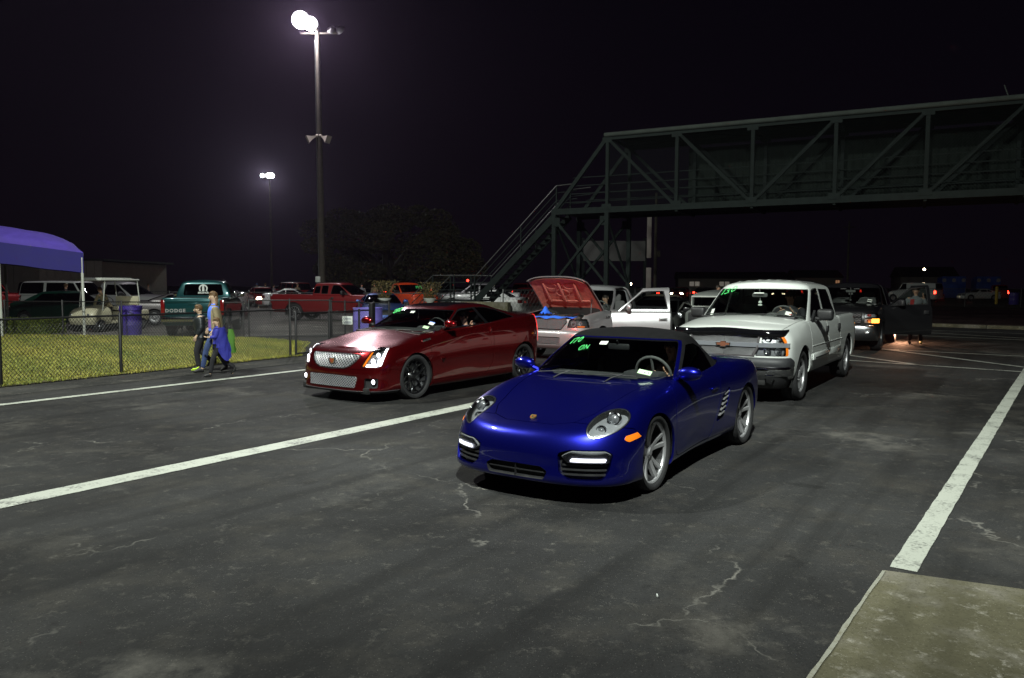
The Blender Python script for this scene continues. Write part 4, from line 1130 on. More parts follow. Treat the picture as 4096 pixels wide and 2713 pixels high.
        bm = BM(); box(bm, (-.28, .880 * s, .898), (.165, .02, .018), .004, Matrix.Rotation(R(8), 4, 'Y')); obj('vent_opening', bm, 'inside_black', v_)
        # mirror
        mr = Vector((-.76, .955 * s, 1.125))
        bm = BM(); ball(bm, mr, .11, (.62, 1.15, .68), 20)
        for v in bm.verts:
            if v.co.x < mr.x - .03: v.co.x = mr.x - .03
            if v.co.z < mr.z - .045: v.co.z = mr.z - .045
        mo = obj('side_mirror', bm, P, car)
        bm = BM(); tube(bm, [(mr.x, mr.y - .08 * s, mr.z - .04), (mr.x - .02, .80 * s, 1.06)], [.022, .03], 8); obj('mirror_foot', bm, 'black_plastic', mo)
        bm = BM(); box(bm, (mr.x - .034, mr.y, mr.z + .01), (.004, .19, .10), .002); obj('mirror_glass', bm, 'chrome', mo)
        # tail lamp: tall blade
        obj('tail_light', g(lip(off(tl, .004), .01)), 'tail_glow', car)
        bm = BM(); box(bm, (-.58, .985 * s * 0 + .932 * s, .50), (.004, .004, .03)); bm.free()
    # cabin
    gr = [
        (-.30, .44, 2.6, -3.40, .5, 3, [(-.3, .78), (-.7, .81), (-1.8, .835), (-2.6, .80), (-3.3, .70)], [(-.3, .985), (-.7, 1.00), (-1.0, 1.03), (-1.8, 1.085), (-2.6, 1.135), (-3.4, 1.22)]),
        (-.42, .44, 2.6, -3.28, .5, 3, [(-.4, .76), (-.8, .785), (-1.8, .81), (-2.6, .76), (-3.2, .66)], [(-.42, 1.03), (-.8, 1.045), (-1.8, 1.12), (-2.6, 1.165), (-3.3, 1.245)]),
        (-.68, .42, 2.6, -3.05, .5, 3, [(-.7, .71), (-1.2, .735), (-1.9, .74), (-2.6, .68), (-3.0, .60)], [(-.7, 1.145), (-1.2, 1.175), (-1.9, 1.225), (-2.5, 1.255), (-3.05, 1.268)]),
        (-.96, .38, 2.7, -2.70, .46, 3, [(-.9, .66), (-1.4, .67), (-2.0, .665), (-2.5, .60)], [(-.96, 1.285), (-1.4, 1.33), (-2.0, 1.35), (-2.4, 1.335), (-2.75, 1.305)]),
        (-1.09, .32, 2.7, -2.52, .44, 2.8, [(-1.1, .62), (-1.6, .62), (-2.1, .60), (-2.5, .54)], [(-1.09, 1.335), (-1.5, 1.39), (-2.0, 1.40), (-2.3, 1.385), (-2.6, 1.345)]),
        (-1.14, .26, 2.6, -2.44, .4, 2.8, [(-1.1, .50), (-2.3, .46)], [(-1.14, 1.355), (-1.5, 1.42), (-2.0, 1.43), (-2.3, 1.412), (-2.5, 1.385)]),
        (-1.18, .2, 2.5, -2.36, .3, 2.6, [(-1.1, .26), (-2.3, .25)], [(-1.18, 1.37), (-1.6, 1.44), (-2.0, 1.446), (-2.4, 1.41)]),
        (-1.19, .1, 2, -2.32, .2, 2, [(0, 0)], [(-1.2, 1.374), (-1.6, 1.445), (-2.0, 1.45), (-2.35, 1.42)]),
    ]
    g = onion(gr, (60, 110, 30), 8, crease=(0,))
    az = lambda q: np.stack([q.A[:, 0] * .9, q.V[:, 2]], 1)
    wf = lambda q, e=0: rpoly(az(q), [(-1, .97 - e), (.81 + e * .6, 1.0 - e), (.78 + e * .6, 1.315 + e), (-1, 1.340 + e)], .03)
    glassw, g2 = cut_panel(g, wf(g), .001)
    s1 = lambda q: rpoly(sd(q), [(-.72, 1.06), (-.95, 1.17), (-1.15, 1.265), (-1.35, 1.325), (-1.70, 1.345), (-1.84, 1.11)], .012) + np.where((q.V[:, 1] > .3) & (q.A[:, 0] > .95), 0, -1)
    s2 = lambda q: rpoly(sd(q), [(-1.77, 1.36), (-2.02, 1.352), (-2.36, 1.30), (-2.74, 1.175), (-2.66, 1.15), (-1.92, 1.115)], .012) + np.where(q.V[:, 1] > .3, 0, -1)
    sa, g2 = cut_panel(g2, s1(g2), .001); sb, g2 = cut_panel(g2, s2(g2), .001)
    blk, g2 = cut_panel(g2, rpoly(sd(g2), [(-.62, 1.035), (-.94, 1.19), (-1.15, 1.285), (-1.35, 1.35), (-1.75, 1.378), (-2.04, 1.37), (-2.38, 1.318), (-2.84, 1.163), (-2.68, 1.13), (-1.88, 1.085)], .01) + np.where((g2.V[:, 1] > .3) & (g2.A[:, 0] > .93), 0, -1), .001)
    sun, g2 = cut_panel(g2, rpoly(tp(g2), [(-1.28, -.6), (-1.30, .42), (-2.1, .40), (-2.1, -.6)], .03) + np.where(g2.V[:, 2] > 1.3, 0, -1), .003)
    rw_, g2 = cut_panel(g2, rpoly(tp(g2), [(-2.52, -.8), (-2.58, .50), (-3.10, .54), (-3.18, -.8)], .03) + np.where(g2.V[:, 2] > 1.2, 0, -1), .003)
    obj('roof_shell', both(lip(g2, .015)), P, car)
    obj('sunroof', both(off(sun, -.002)), 'gloss_black', car)
    obj('rear_window', both(off(rw_, -.003)), 'gloss_black', car)
    _, bd = split(glassw, wf(glassw, -.014))
    wo_ = obj('windscreen', both(off(glassw, -.004)), 'glass_clear', car)
    obj('windscreen_border', both(off(bd, -.003)), 'gloss_black', wo_)
    obj('window_trim', both(off(blk, .002)), 'satin_chrome', car)
    for s, gg in ((1, lambda q: q), (-1, mir)):
        obj('rear_side_window', gg(off(sb, -.004)), 'glass_dark', car)
        if s < 0: obj('side_window', gg(off(sa, -.004)), 'glass_dark', car)
    bm = BM(); box(bm, (-.40, 0, .975), (.22, 1.46, .06), .01); obj('cowl', bm, 'black_plastic', car)
    bm = BM(); box(bm, (-.74, 0, .97), (.52, 1.46, .12), .05); box(bm, (-.90, .38, 1.03), (.2, .42, .09), .04); obj('dashboard', bm, 'trim_fabric', car)
    bm = BM(); rotw = Matrix.Translation((-1.16, .38, 1.03)) @ Matrix.Rotation(R(-66), 4, 'Y')
    tube(bm, [rotw @ Vector((.185 * math.cos(a), .185 * math.sin(a), 0)) for a in np.linspace(0, 2 * PI, 29)], .015, 8, False); box(bm, (-1.15, .38, 1.03), (.03, .16, .1), .02)
    obj('steering_wheel', bm, 'black_plastic', car)
    for s in (1, -1):
        st = empty('seat', (-1.72, .38 * s, .03), parent=car)
        bm = BM(); box(bm, (.05, 0, .50), (.52, .52, .16), .05); box(bm, (-.26, 0, .82), (.14, .50, .58), .05, Matrix.Rotation(R(-16), 4, 'Y')); box(bm, (-.36, 0, 1.16), (.09, .27, .17), .035)
        obj('seat_cushion', bm, 'trim_fabric', st)
    def onw(y, z):
        d = (np.abs(glassw.V[:, 1] - abs(y)) + np.abs(glassw.V[:, 2] - z)); i = int(np.argmin(d)); v = glassw.V[i]; n = glassw.N[i]; q = 1 if y > 0 else -1
        return Vector((v[0], v[1] * q, v[2])), Vector((n[0], n[1] * q, n[2]))
    def plate(name, y, z, w_, h_, mt, lift=.003):
        p, n = onw(y, z); b = basis(Vector((0, 1, 0)) - n * n.y, Vector((-.6, 0, .5)))
        bm = BM(); box(bm, (0, 0, 0), (w_, h_, .001)); bm.transform(Matrix.Translation(p + n * lift) @ b.to_4x4()); obj(name, bm, mt, wo_)
        return p, n, b
    plate('sticker', -.06, 1.29, .09, .05, 'sticker_white')
    plate('sticker', .58, 1.125, .10, .055, 'sticker_white'); p, n, b = plate('sticker', .58, 1.145, .10, .022, 'sticker_blue', .004)
    plate('registration_sticker', .58, 1.07, .11, .055, 'sticker_green')
    p, n = onw(-.56, 1.25); b = basis(Vector((0, 1, 0)) - n * n.y, Vector((-.6, 0, .5)))
    bm = BM()
    strokes(bm, [[(0, .8), (.4, 1), (.5, .6), (.1, .1), (.6, 0)], [(.8, .1), (.8, .9), (1.2, 1), (1.3, .5), (.9, .5)], [(1.2, .5), (1.35, .1), (.9, 0)], [(1.7, 0), (1.6, .7), (2.0, 1), (2.3, .6), (2.1, 0), (1.7, 0)]], p, b.col[0], b.col[1], .10, .016, n)
    obj('windscreen_number', bm, 'marker_green', wo_)
    for y0 in (-.42, .16):
        bm = BM(); tube(bm, [(-.30, y0, 1.0), (-.36, y0 + .05, 1.025)], .007, 6); tube(bm, [(-.37, y0 - .26, 1.02), (-.37, y0 + .02, 1.032), (-.40, y0 + .28, 1.03)], .006, 6); obj('wiper', bm, 'black_plastic', car)
    bm = BM(); prism(bm, [(-2.36, 1.35), (-2.52, 1.32), (-2.53, 1.40)], 'y', -.02, .02); obj('antenna_fin', bm, P, car)
    for x in XW:
        for s in (1, -1): wheel(car, x, .80 * s, .345 if x == 0 else .348, .268, .25, 'mesh', 'black_alloy')
    return car
coupe = make_coupe()
coupe.location = (-2.214, 12.395, 0)
coupe.rotation_euler = (0, 0, R(-125.77))
# ------------------------------------------------------------------ pickups
paint('white_paint', (.72, .75, .72), metal=0.0, rough=.35, flake=.02)
paint('silver_paint', (.36, .36, .37), metal=.55, rough=.36, flake=.12)
paint('black_paint', (.008, .008, .009), metal=.1, rough=.3, flake=.1)
paint('green_paint', (.003, .045, .050), metal=.4, rough=.3, flake=.15)
paint('red_paint', (.16, .006, .007), metal=.1, rough=.35, flake=.05)
paint('orange_paint', (.62, .055, .008), metal=.1, rough=.35, flake=.05)
paint('grey_paint', (.14, .13, .135), metal=.5, rough=.36, flake=.1)
paint('dark_green_paint', (.006, .045, .028), metal=.3, rough=.35, flake=.1)
paint('sky_blue_paint', (.03, .07, .24), metal=.4, rough=.3, flake=.1)
mat('emblem_tint', (.50, .20, .12), .25, .7)  # reddish reflections on the emblem are put into its colour
mat('bright_trim', (.40, .42, .46), .22, .6, coat=.5)
mat('hood_liner', (.50, .16, .12), .75, vary=.3, vscale=9, bump=.2, bscale=40)  # red glow of the brake lamps ahead is put into this colour
mat('engine_dark', (.03, .026, .024), .6, vary=.5, vscale=14)
mat('engine_metal', (.22, .20, .18), .5, .4, vary=.3, vscale=14)
mat('blue_cloth', (.02, .14, .75), .9, vary=.15, vscale=20, bump=.3, bscale=30)
def mini(rails, ns=(30, 20, 8), per=5): return onion(rails, ns, per)
DEF = dict(wb=3.645, xf=.86, xr=-4.62, W=.97, zs=.37, zb=1.20, zh=1.085, zhc=1.13, zc0=1.225, zc1=1.285, xc=-.42, xcc=-.30, xh=-1.12, zr=1.76, zt=1.865,
           xe=-2.98, Rt=.39, Ra=.455, Rr=.265, wheel='fat6', rim='alloy', doors=((-.58, -1.86), (-1.88, -2.90)), wins=None, paint='white_paint', glass='glass_dark', cf=.34,
           nf=3.4, hood_open=0, door_open=0, tw=.27, trackw=.97, bed=True, ww=.70, seam=.008, low=False, zbed=None, frame='gloss_black', interior=True, bump=None)
def make_pickup(car, **kw):
    c = dict(DEF); c.update(kw)
    W_, wb, xf, xr, zs, zb = c['W'], c['wb'], c['xf'], c['xr'], c['zs'], c['zb']
    zbed = c['zbed'] or zb + .02
    P = c['paint']; XW = (0, -wb); xe = c['xe']
    def Z(f, m_, r_, b=None): return [(xf, f), (c['xc'], m_), (xe, r_), (xe - .05, b or r_), (xr, b or r_)]
    def Wt(k): return [(xf, k - .075), (.48, k - .012), (.1, k), (xr + .3, k), (xr, k - .02)]
    cf, nf = c['cf'], c['nf']
    zh, zc0 = c['zh'], c['zc0']
    rails = [
        (xf - .07, cf, nf, xr + .05, .12, 5, Wt(W_ - .13), [(0, zs - .02)]),
        (xf - .03, cf, nf, xr + .02, .12, 5, Wt(W_ - .035), [(0, zs)]),
        (xf, cf, nf, xr, .12, 5, Wt(W_ - .005), [(0, zs + .15)]),
        (xf + .02, cf, nf, xr - .01, .12, 5, Wt(W_ + .005), [(0, zs + .36)]),
        (xf + .015, cf + .02, nf, xr - .01, .12, 5, Wt(W_ + .002), Z(zs + .52, zs + .56, zs + .56)),
        (xf - .005, cf + .03, nf, xr, .12, 5, Wt(W_ - .025), Z(zh - .11, zs + .68, zs + .70, zs + .70)),
        (xf - .03, cf + .04, nf, xr, .12, 5, [(xf, W_ - .14), (0, W_ - .085), (c['xc'], W_ - .06), (xe, W_ - .045), (xr, W_ - .055)], Z(zh - .015, zb - .03, zb - .03, zbed - .03)),
        (xf - .07, cf + .02, nf, xr + .02, .12, 5, [(xf, W_ - .20), (0, W_ - .15), (c['xc'], W_ - .11), (xe, W_ - .085), (xr, W_ - .09)], Z(zh + .01, zc0 - .01, zb, zbed)),
        (xf - .13, cf - .04, nf, xr + .06, .10, 5, [(xf, W_ - .42), (xr, W_ - .30)], Z(zh + .032, zc0 + .03, zb + .005, zbed)),
        (xf - .17, cf - .14, nf, xr + .1, .08, 4, [(xf, .28), (xr, .35)], Z(zh + .045, c['zc1'] - .01, zb + .01, zbed)),
        (xf - .18, .06, 2.4, xr + .14, .05, 2, [(0, 0)], Z(c['zhc'], c['zc1'], zb + .01, zbed)),
    ]
    m = onion(rails, (34, 60, 12) if c['low'] else (46, 130, 20), 4 if c['low'] else 7)
    m = arches(m, XW, (c['Ra'], c['Ra']), (c['Rt'] + .01, c['Rt'] + .01), .5, .018, .06, 1.0)
    tp = lambda q: np.stack([q.V[:, 0], np.abs(q.V[:, 1])], 1)
    sd = lambda q: np.stack([q.V[:, 0], q.V[:, 2]], 1)
    fr = lambda q: np.stack([np.abs(q.V[:, 1]), q.V[:, 2]], 1)
    side = lambda q: np.where(np.abs(q.V[:, 1]) > .6, 0, -1)
    up = lambda q: (q.V[:, 2] - .9) * 3
    ci = W_ - .17
    _, m = split(m, np.minimum(polyf(tp(m), [(c['xcc'] - .04, -1), (c['xc'] - .10, .5), (c['xc'] - .32, ci), (xe + .05, ci), (xe + .05, -1)]), up(m)))
    if c['bed']:
        _, m = split(m, np.minimum(polyf(tp(m), [(xe - .10, -1), (xe - .10, W_ - .135), (xr + .07, W_ - .135), (xr + .07, -1)]), up(m)))
    hp = [(xf + .2, -.8), (xf + .2, W_ - .20), (xf - .35, W_ - .17), (c['xc'] - .12, W_ - .13), (c['xc'] - .1, .5), (c['xcc'] + .0, -.8)]
    hood, m = cut_panel(m, np.minimum(rpoly(tp(m), hp, .01), (m.V[:, 2] - (zh - .045)) * 2), c['seam'])
    extra = {}
    if c.get('cuts'):
        for nm, fn, gap in c['cuts']:
            extra[nm], m = cut_panel(m, fn(m, fr, sd, tp), gap)
    dl = []
    for (x0, x1) in c['doors']:
        q, m = cut_panel(m, rpoly(sd(m), [(x0, 2), (x0, zs + .03), (x1, zs + .03), (x1, 2)], .02) + side(m), c['seam'])
        dl.append(q)
    # ------------ cab
    zr, zt, xh, xc = c['zr'], c['zt'], c['xh'], c['xcc']
    wr = c['ww']
    bx = xc - .02
    rl = [
        (xc, .45, 2.7, xe, .10, 5, [(xc, W_ - .16), (xc - .5, W_ - .085), (xe, W_ - .085)], [(xc, c['zc1'] - .05), (xc - .6, zb - .02), (xe, zb - .02)]),
        (xc - .06, .45, 2.7, xe, .10, 5, [(xc, W_ - .18), (xc - .5, W_ - .10), (xe, W_ - .10)], [(xc, c['zc1'] + .01), (xc - .6, zb + .05), (xe, zb + .05)]),
        (xc + (xh - xc) * .42, .42, 2.8, xe + .02, .10, 5, [(0, W_ - .15)], [(xc, zb + (zr - zb) * .42)]),
        (xc + (xh - xc) * .85, .36, 3, xe + .06, .10, 5, [(0, wr + .03)], [(xc, zr - .10)]),
        (xh, .32, 3, xe + .08, .10, 5, [(0, wr)], [(xh, zr - .035), (xh - .5, zr - .015), (xe, zr - .03)]),
        (xh - .06, .28, 3, xe + .11, .10, 4, [(0, wr - .08)], [(xh, zr + .01), (xh - .5, zr + .04), (xe, zr + .02)]),
        (xh - .10, .2, 3, xe + .15, .1, 3, [(0, wr - .30)], [(xh, zr + .035), (xh - .5, zt - .02), (xe, zt - .04)]),
        (xh - .12, .1, 2, xe + .18, .1, 2, [(0, 0)], [(xh, zr + .045), (xh - .5, zt), (xe, zt - .02)]),
    ]
    g = onion(rl, (30, 40, 16) if c['low'] else (46, 80, 24), 4 if c['low'] else 8, crease=(0,))
    if c.get('ribs'):
        for yk in (0, .17, .34, .51):
            b = np.exp(-((np.abs(g.V[:, 1]) - yk) / .035) ** 2) * (g.V[:, 2] > zr + .01) * np.clip((xh - .25 - g.V[:, 0]) / .15, 0, 1) * np.clip((g.V[:, 0] - xe - .25) / .1, 0, 1)
            g.V[:, 2] += .014 * b
    az = lambda q: np.stack([q.A[:, 0] * .9, q.V[:, 2]], 1)
    zw = c['zc1'] - .02
    wf = lambda q, e=0: rpoly(az(q), [(-1, zw - e), (.79 + e * .6, zw - .05 - e), (.775 + e * .6, zr - .08 + e), (-1, zr - .055 + e)], .03)
    ws, g = cut_panel(g, wf(g), .001)
    sidew = lambda q: np.where((q.V[:, 1] > .3) & (q.A[:, 0] > .93) & (q.A[:, 0] < 2.05), 0, -1)
    wins = c['wins'] or ([(-.86, zb + .05), (-1.36, zr - .09), (-1.55, zr - .065), (-1.80, zr - .06), (-1.80, zb + .06)], [(-1.93, zb + .06), (-1.93, zr - .07), (-2.60, zr - .08), (-2.84, zb + .06)])
    sw = []
    for poly in wins:
        q, g = cut_panel(g, rpoly(sd(g), poly, .04) + sidew(g), .001)
        rim_, g = cut_panel(g, polyf(sd(g), poly, .02) + sidew(g), .001)
        sw.append((q, rim_))
    bw, g = cut_panel(g, rpoly(fr(g), [(-.9, zb + .10), (wr - .05, zb + .10), (wr - .10, zr - .10), (-.9, zr - .10)], .05) + np.where(g.V[:, 0] < xe + .3, 0, -1), .001)
    frames = []
    for i, (x0, x1) in enumerate(c['doors']):
        if c['door_open'] and i == 0:
            q, g = cut_panel(g, rpoly(sd(g), [(x0 + .2, zb - .2), (x0 + .2, zb), (x0 - .12, zb + .1), (xh - .12, zr + .0), (x1, zr + .015), (x1, zb - .2)], .02) + np.where((g.V[:, 1] > .3) & (g.A[:, 0] > .96), 0, -1), .006)
            frames.append(q)
    fender_shell = obj('body_shell', both(lip(m, .02)), P, car)
    # ------------ bonnet
    if c['hood_open']:
        hx, hz = c['xc'] + .0, c['zc1'] + .0
        hd = both(lip(hood, .02)); hd.V = hd.V - np.array([hx, 0, hz])
        ho = obj('hood', hd, P, car); ho.location = (hx, 0, hz); ho.rotation_euler = (0, -R(c['hood_open']), 0)
        ln = both(off(hood, -.03)); ln.V = (ln.V - np.array([hx, 0, hz])) * np.array([.95, .95, 1]) + np.array([.02, 0, 0]); lo = obj('hood_liner', ln, 'hood_liner', ho)
        bm = BM()
        for y in (-.42, 0, .42): # stamped ribs and pockets
            box(bm, ((xf - hx) * .52, y, zh - hz + .02), (.62, .05, .03), .012)
        for x in (.35, .95): box(bm, (x * .9, 0, -.105 + .02 - x * .04), (.05, 1.2, .03), .012)
        for (x, y, rr) in ((.85, -.25, .09), (.85, .25, .09), (.62, 0, .11)):
            tube(bm, [(x + rr * math.cos(a), y + 1.6 * rr * math.sin(a), -.125 - x * .03) for a in np.linspace(0, 2 * PI, 15)], .008, 5, False)
        obj('liner_rib', bm, 'hood_liner', ho)
        # engine bay
        bm = BM(); box(bm, (.18, 0, .60), (1.25, 1.48, .30), .03); box(bm, (-.36, 0, 1.0), (.08, 1.5, .42), .01); obj('engine_bay', bm, 'inside_black', car)
        eb = empty('engine', (0, 0, 0), parent=car)
        bm = BM(); box(bm, (.12, .05, .86), (.72, .50, .24), .05); box(bm, (.12, .05, 1.0), (.42, .30, .10), .04); box(bm, (.42, .05, .93), (.14, .42, .22), .03)
        for y in (-.22, .32): box(bm, (.10, y, .92), (.62, .14, .12), .04)
        obj('engine_block', bm, 'engine_dark', eb)
        bm = BM()
        r2 = random.Random(5)
        for k in range(9):
            x, y = r2.uniform(-.2, .6), r2.uniform(-.6, .6)
            tube(bm, [(x, y, .95), (x + r2.uniform(-.1, .1), y + .1, 1.05), (x + r2.uniform(-.2, .2), y + r2.uniform(-.3, .3), 1.0)], r2.uniform(.012, .028), 7)
        obj('hose', bm, 'rubber', eb)['kind'] = 'stuff'
        bm = BM(); box(bm, (.50, .52, .92), (.26, .20, .20), .02); box(bm, (.45, -.50, .93), (.30, .26, .16), .03); box(bm, (-.1, .55, .98), (.16, .16, .12), .03); obj('battery', bm, 'engine_metal', eb)['kind'] = 'stuff'
        bm = BM(); tube(bm, [(-.25, .30, 1.02), (.1, .38, 1.05), (.45, .30, 1.0)], .035, 10); tube(bm, [(.25, -.5, .98), (.3, -.1, 1.06)], .03, 8); obj('intake_pipe', bm, 'satin_chrome', eb)
        bm = BM(); tube(bm, [(hx - .0, -.72, hz - .12), (.18, -.76, zh - .03)], .018, 6); tube(bm, [(.02, .70, zh + .02), (hx + .28, .66, hz + .45)], .012, 6); obj('hood_prop', bm, 'satin_chrome', car)
    else:
        obj('hood', both(lip(hood, .012)), P, car)
    for nm in extra: pass
    lin = join(off(m, -.035), *([] if c['hood_open'] else [off(hood, -.035)]), *[off(q, -.05) for q in dl[1 if c['door_open'] else 0:]])
    obj('inner_liner', both(lin) if not c['door_open'] else join(both(lin), mir(off(dl[0], -.05))), 'inside_black', car)
    wells(car, XW, (c['Ra'], c['Ra']), (c['Rt'] + .01,) * 2, W_ - .40, W_ - .05)
    bm = BM(); box(bm, ((xf + xr) / 2, 0, zs + .02), (xf - xr - .5, W_ * 1.5, .10), .02); box(bm, (-wb, 0, c['Rt']), (.18, 1.4, .14), .05); tube(bm, [(-wb + 1, -.35, .42), (xr + .25, -.35, .42)], .04, 8)
    obj('chassis', bm, 'inside_black', car)
    # ------------ doors
    for i, (x0, x1) in enumerate(c['doors']):
        for s, gg in ((1, lambda q: q), (-1, mir)):
            op = c['door_open'] and i == 0 and s == 1
            if op:
                q = join(lip(dl[i], .05), lip(frames[0], .04), lip(off(dl[i], -.055), .0001))
                hxy = np.array([x0, W_ - .04, 0]); q.V = q.V - hxy
                d = obj('door', q, P, car); d.location = hxy; d.rotation_euler = (0, 0, R(c['door_open']))
                t = off(dl[i], -.06); t.V = t.V - hxy; obj('door_card', t, 'trim_grey', d)
                w_ = sw[0][1].copy(); w_.V = w_.V - hxy; obj('window_seal', lip(w_, .03), 'rubber', d)
                w_ = off(sw[0][0], -.008); w_.V = w_.V - hxy; obj('window_glass', w_, 'glass_tint', d)
                base = -hxy
            else:
                d = obj('door', gg(lip(dl[i], .015)), P, car); base = np.zeros(3)
            bm = BM(); xx = x1 + .17 + base[0]; yy = (W_ + .004) * s + base[1]
            if c.get('handle') == 'oval':
                box(bm, (xx, yy - .004, zs + .64), (.20, .02, .075), .009, seg=3); obj('handle', bm, P, d)
                bm = BM(); box(bm, (xx, yy + .006 * s, zs + .635), (.13, .014, .035), .006); obj('handle_recess', bm, 'black_plastic', d)
            else:
                box(bm, (xx, yy + .004 * s, zs + .655), (.13, .03, .11), .012, seg=3); obj('handle', bm, c.get('handlem', 'black_plastic'), d)
            if i == 0:
                mr = Vector((x0 - .42 + base[0], (W_ + .10) * s + base[1], zb + .09))
                bm = BM()
                mk = c.get('mirror', 'black_plastic')
                if c.get('roundmirror'):
                    ball(bm, mr, .10, (.8, 1.0, 1.0), 18)
                    for v in bm.verts:
                        if v.co.x < mr.x - .04: v.co.x = mr.x - .04
                else:
                    box(bm, mr, (.13, .26, .19), .055, seg=4)
                mo = obj('side_mirror', bm, mk, d)
                bm = BM(); tube(bm, [(mr.x + .02, mr.y - .06 * s, mr.z - .07), (mr.x + .06, (W_ - .05) * s + base[1], zb + .03)], .03, 8)
                prism(bm, [(mr.x - .06, zb + .0), (mr.x + .22, zb + .0), (mr.x + .02, zb + .16)], 'y', (W_ - .085) * s + base[1], (W_ - .05) * s + base[1]); obj('mirror_foot', bm, mk if mk != P else 'black_plastic', mo)
                bm = BM(); box(bm, (mr.x - (.045 if c.get('roundmirror') else .066), mr.y, mr.z), (.003, .20 if not c.get('roundmirror') else .13, .14), .001); obj('mirror_glass', bm, 'chrome', mo)
    # ------------ cab shell and glass
    obj('cab', both(lip(g, .018)) if not c['door_open'] else join(lip(g, .018), mir(lip(join(g, frames[0]), .018))), P, car)
    _, bd = split(ws, wf(ws, -.015))
    w0 = obj('windscreen', both(off(ws, -.005)), 'glass_clear', car); obj('windscreen_border', both(off(bd, -.004)), 'gloss_black', w0)
    obj('rear_window', both(off(bw, -.004)), 'glass_dark', car)
    for i, (q, rm) in enumerate(sw):
        for s, gg in ((1, lambda a: a), (-1, mir)):
            if c['door_open'] and i == 0 and s == 1: continue
            so = obj('side_window', gg(off(q, -.006)), c['glass'], car); obj('window_seal', gg(lip(off(rm, -.001), .01)), 'rubber', so)
    if c['bed']:
        bm = BM()
        y_ = W_ - .14; zf = zs + .30
        vs = [(xe - .10, -y_), (xr + .075, -y_), (xr + .075, y_), (xe - .10, y_)]
        lo = [bm.verts.new((x, y, zf)) for x, y in vs]; hi = [bm.verts.new((x, y, zbed + .002)) for x, y in vs]
        bm.faces.new(lo)
        for k in range(4): bm.faces.new((lo[k], lo[(k + 1) % 4], hi[(k + 1) % 4], hi[k]))
        obj('bed_liner', bm, 'black_plastic', car)
    if c['interior']:
        bm = BM(); box(bm, (xc - .42, 0, zb + .0), (.55, 1.50, .13), .05); box(bm, (xc - .60, .38, zb + .05), (.2, .44, .12), .05); obj('dashboard', bm, 'trim_grey', car)
        bm = BM(); rw = Matrix.Translation((xc - .84, .38, zb + .05)) @ Matrix.Rotation(R(-62), 4, 'Y')
        tube(bm, [rw @ Vector((.19 * math.cos(a), .19 * math.sin(a), 0)) for a in np.linspace(0, 2 * PI, 29)], .016, 8, False); box(bm, (xc - .83, .38, zb + .05), (.03, .18, .1), .02)
        obj('steering_wheel', bm, 'trim_grey', car)
        for s in (1, -1):
            st = empty('seat', (xc - 1.30, .38 * s, zb - .55), parent=car)
            bm = BM(); box(bm, (.05, 0, .12), (.54, .54, .18), .05); box(bm, (-.26, 0, .46), (.15, .52, .62), .05, Matrix.Rotation(R(-12), 4, 'Y')); box(bm, (-.33, 0, .84), (.10, .28, .18), .04); obj('seat_cushion', bm, 'trim_grey', st)
        bm = BM(); box(bm, (xh + .10, 0, zr - .16), (.03, .26, .07), .02); tube(bm, [(xh + .09, 0, zr - .13), (xh + .13, 0, zr - .06)], .01, 6); obj('inner_mirror', bm, 'trim_grey', car)
    for x in XW:
        for s in (1, -1): wheel(car, x, (c['trackw'] - c['tw'] / 2 - .005) * s, c['Rt'], c['Rr'], c['tw'], c['wheel'], c['rim'], simple=c['low'], disc=not c['low'])
    return dict(cfg=c, body=m, ws=ws, w0=w0, extra=extra, dl=dl, fr=fr, sd=sd, tp=tp)
def glass_mark(r_, y, z):
    ws = r_['ws']; d = (np.abs(ws.V[:, 1] - abs(y)) + np.abs(ws.V[:, 2] - z)); i = int(np.argmin(d)); v = ws.V[i]; n = ws.N[i]; q = 1 if y > 0 else -1
    p, n = Vector((v[0], v[1] * q, v[2])), Vector((n[0], n[1] * q, n[2]))
    return p, n, basis(Vector((0, 1, 0)) - n * n.y, Vector((-.6, 0, .5)))
def glass_plate(r_, name, y, z, w_, h_, mt, lift=.003):
    p, n, b = glass_mark(r_, y, z)
    bm = BM(); box(bm, (0, 0, 0), (w_, h_, .001)); bm.transform(Matrix.Translation(p + n * lift) @ b.to_4x4()); return obj(name, bm, mt, r_['w0'])
def front_x(reg):
    return surf_x(reg)
def strip_front(x_of, ys, z, h, proud, th=.02):
    """bar following the front surface at height z"""
    bm = BM(); n = len(ys); ring = []
    for y in ys:
        x = x_of(y, z) + proud
        ring.append([bm.verts.new((x - th, y, z - h / 2)), bm.verts.new((x, y, z - h / 2)), bm.verts.new((x + .0, y, z + h / 2)), bm.verts.new((x - th, y, z + h / 2))])
    for i in range(n - 1):
        for k in range(4): bm.faces.new((ring[i][k], ring[i][(k + 1) % 4], ring[i + 1][(k + 1) % 4], ring[i + 1][k]))
    bm.faces.new(ring[0]); bm.faces.new(ring[-1][::-1])
    return bm
def bumper(car, name, x0, zs_, W_, rows, m, cf=.34, nf=3.2, xcut=.35, back=False):
    """wrap-round bumper: rows of (z, x offset, width offset)"""
    rl = [(x0 + dx, cf, nf, -2, .1, 4, [(0, W_ + dw)], [(0, z)]) for z, dx, dw in rows]
    q = onion(rl, (40, 30, 2), 4, crease=(0, len(rl) - 1))
    q, _ = split(q, q.V[:, 0] - xcut)
    return q
def lamp_box(car, m_reg, name='headlight', depth=.06, n=1, bulbs=(), lit=None):
    return m_reg

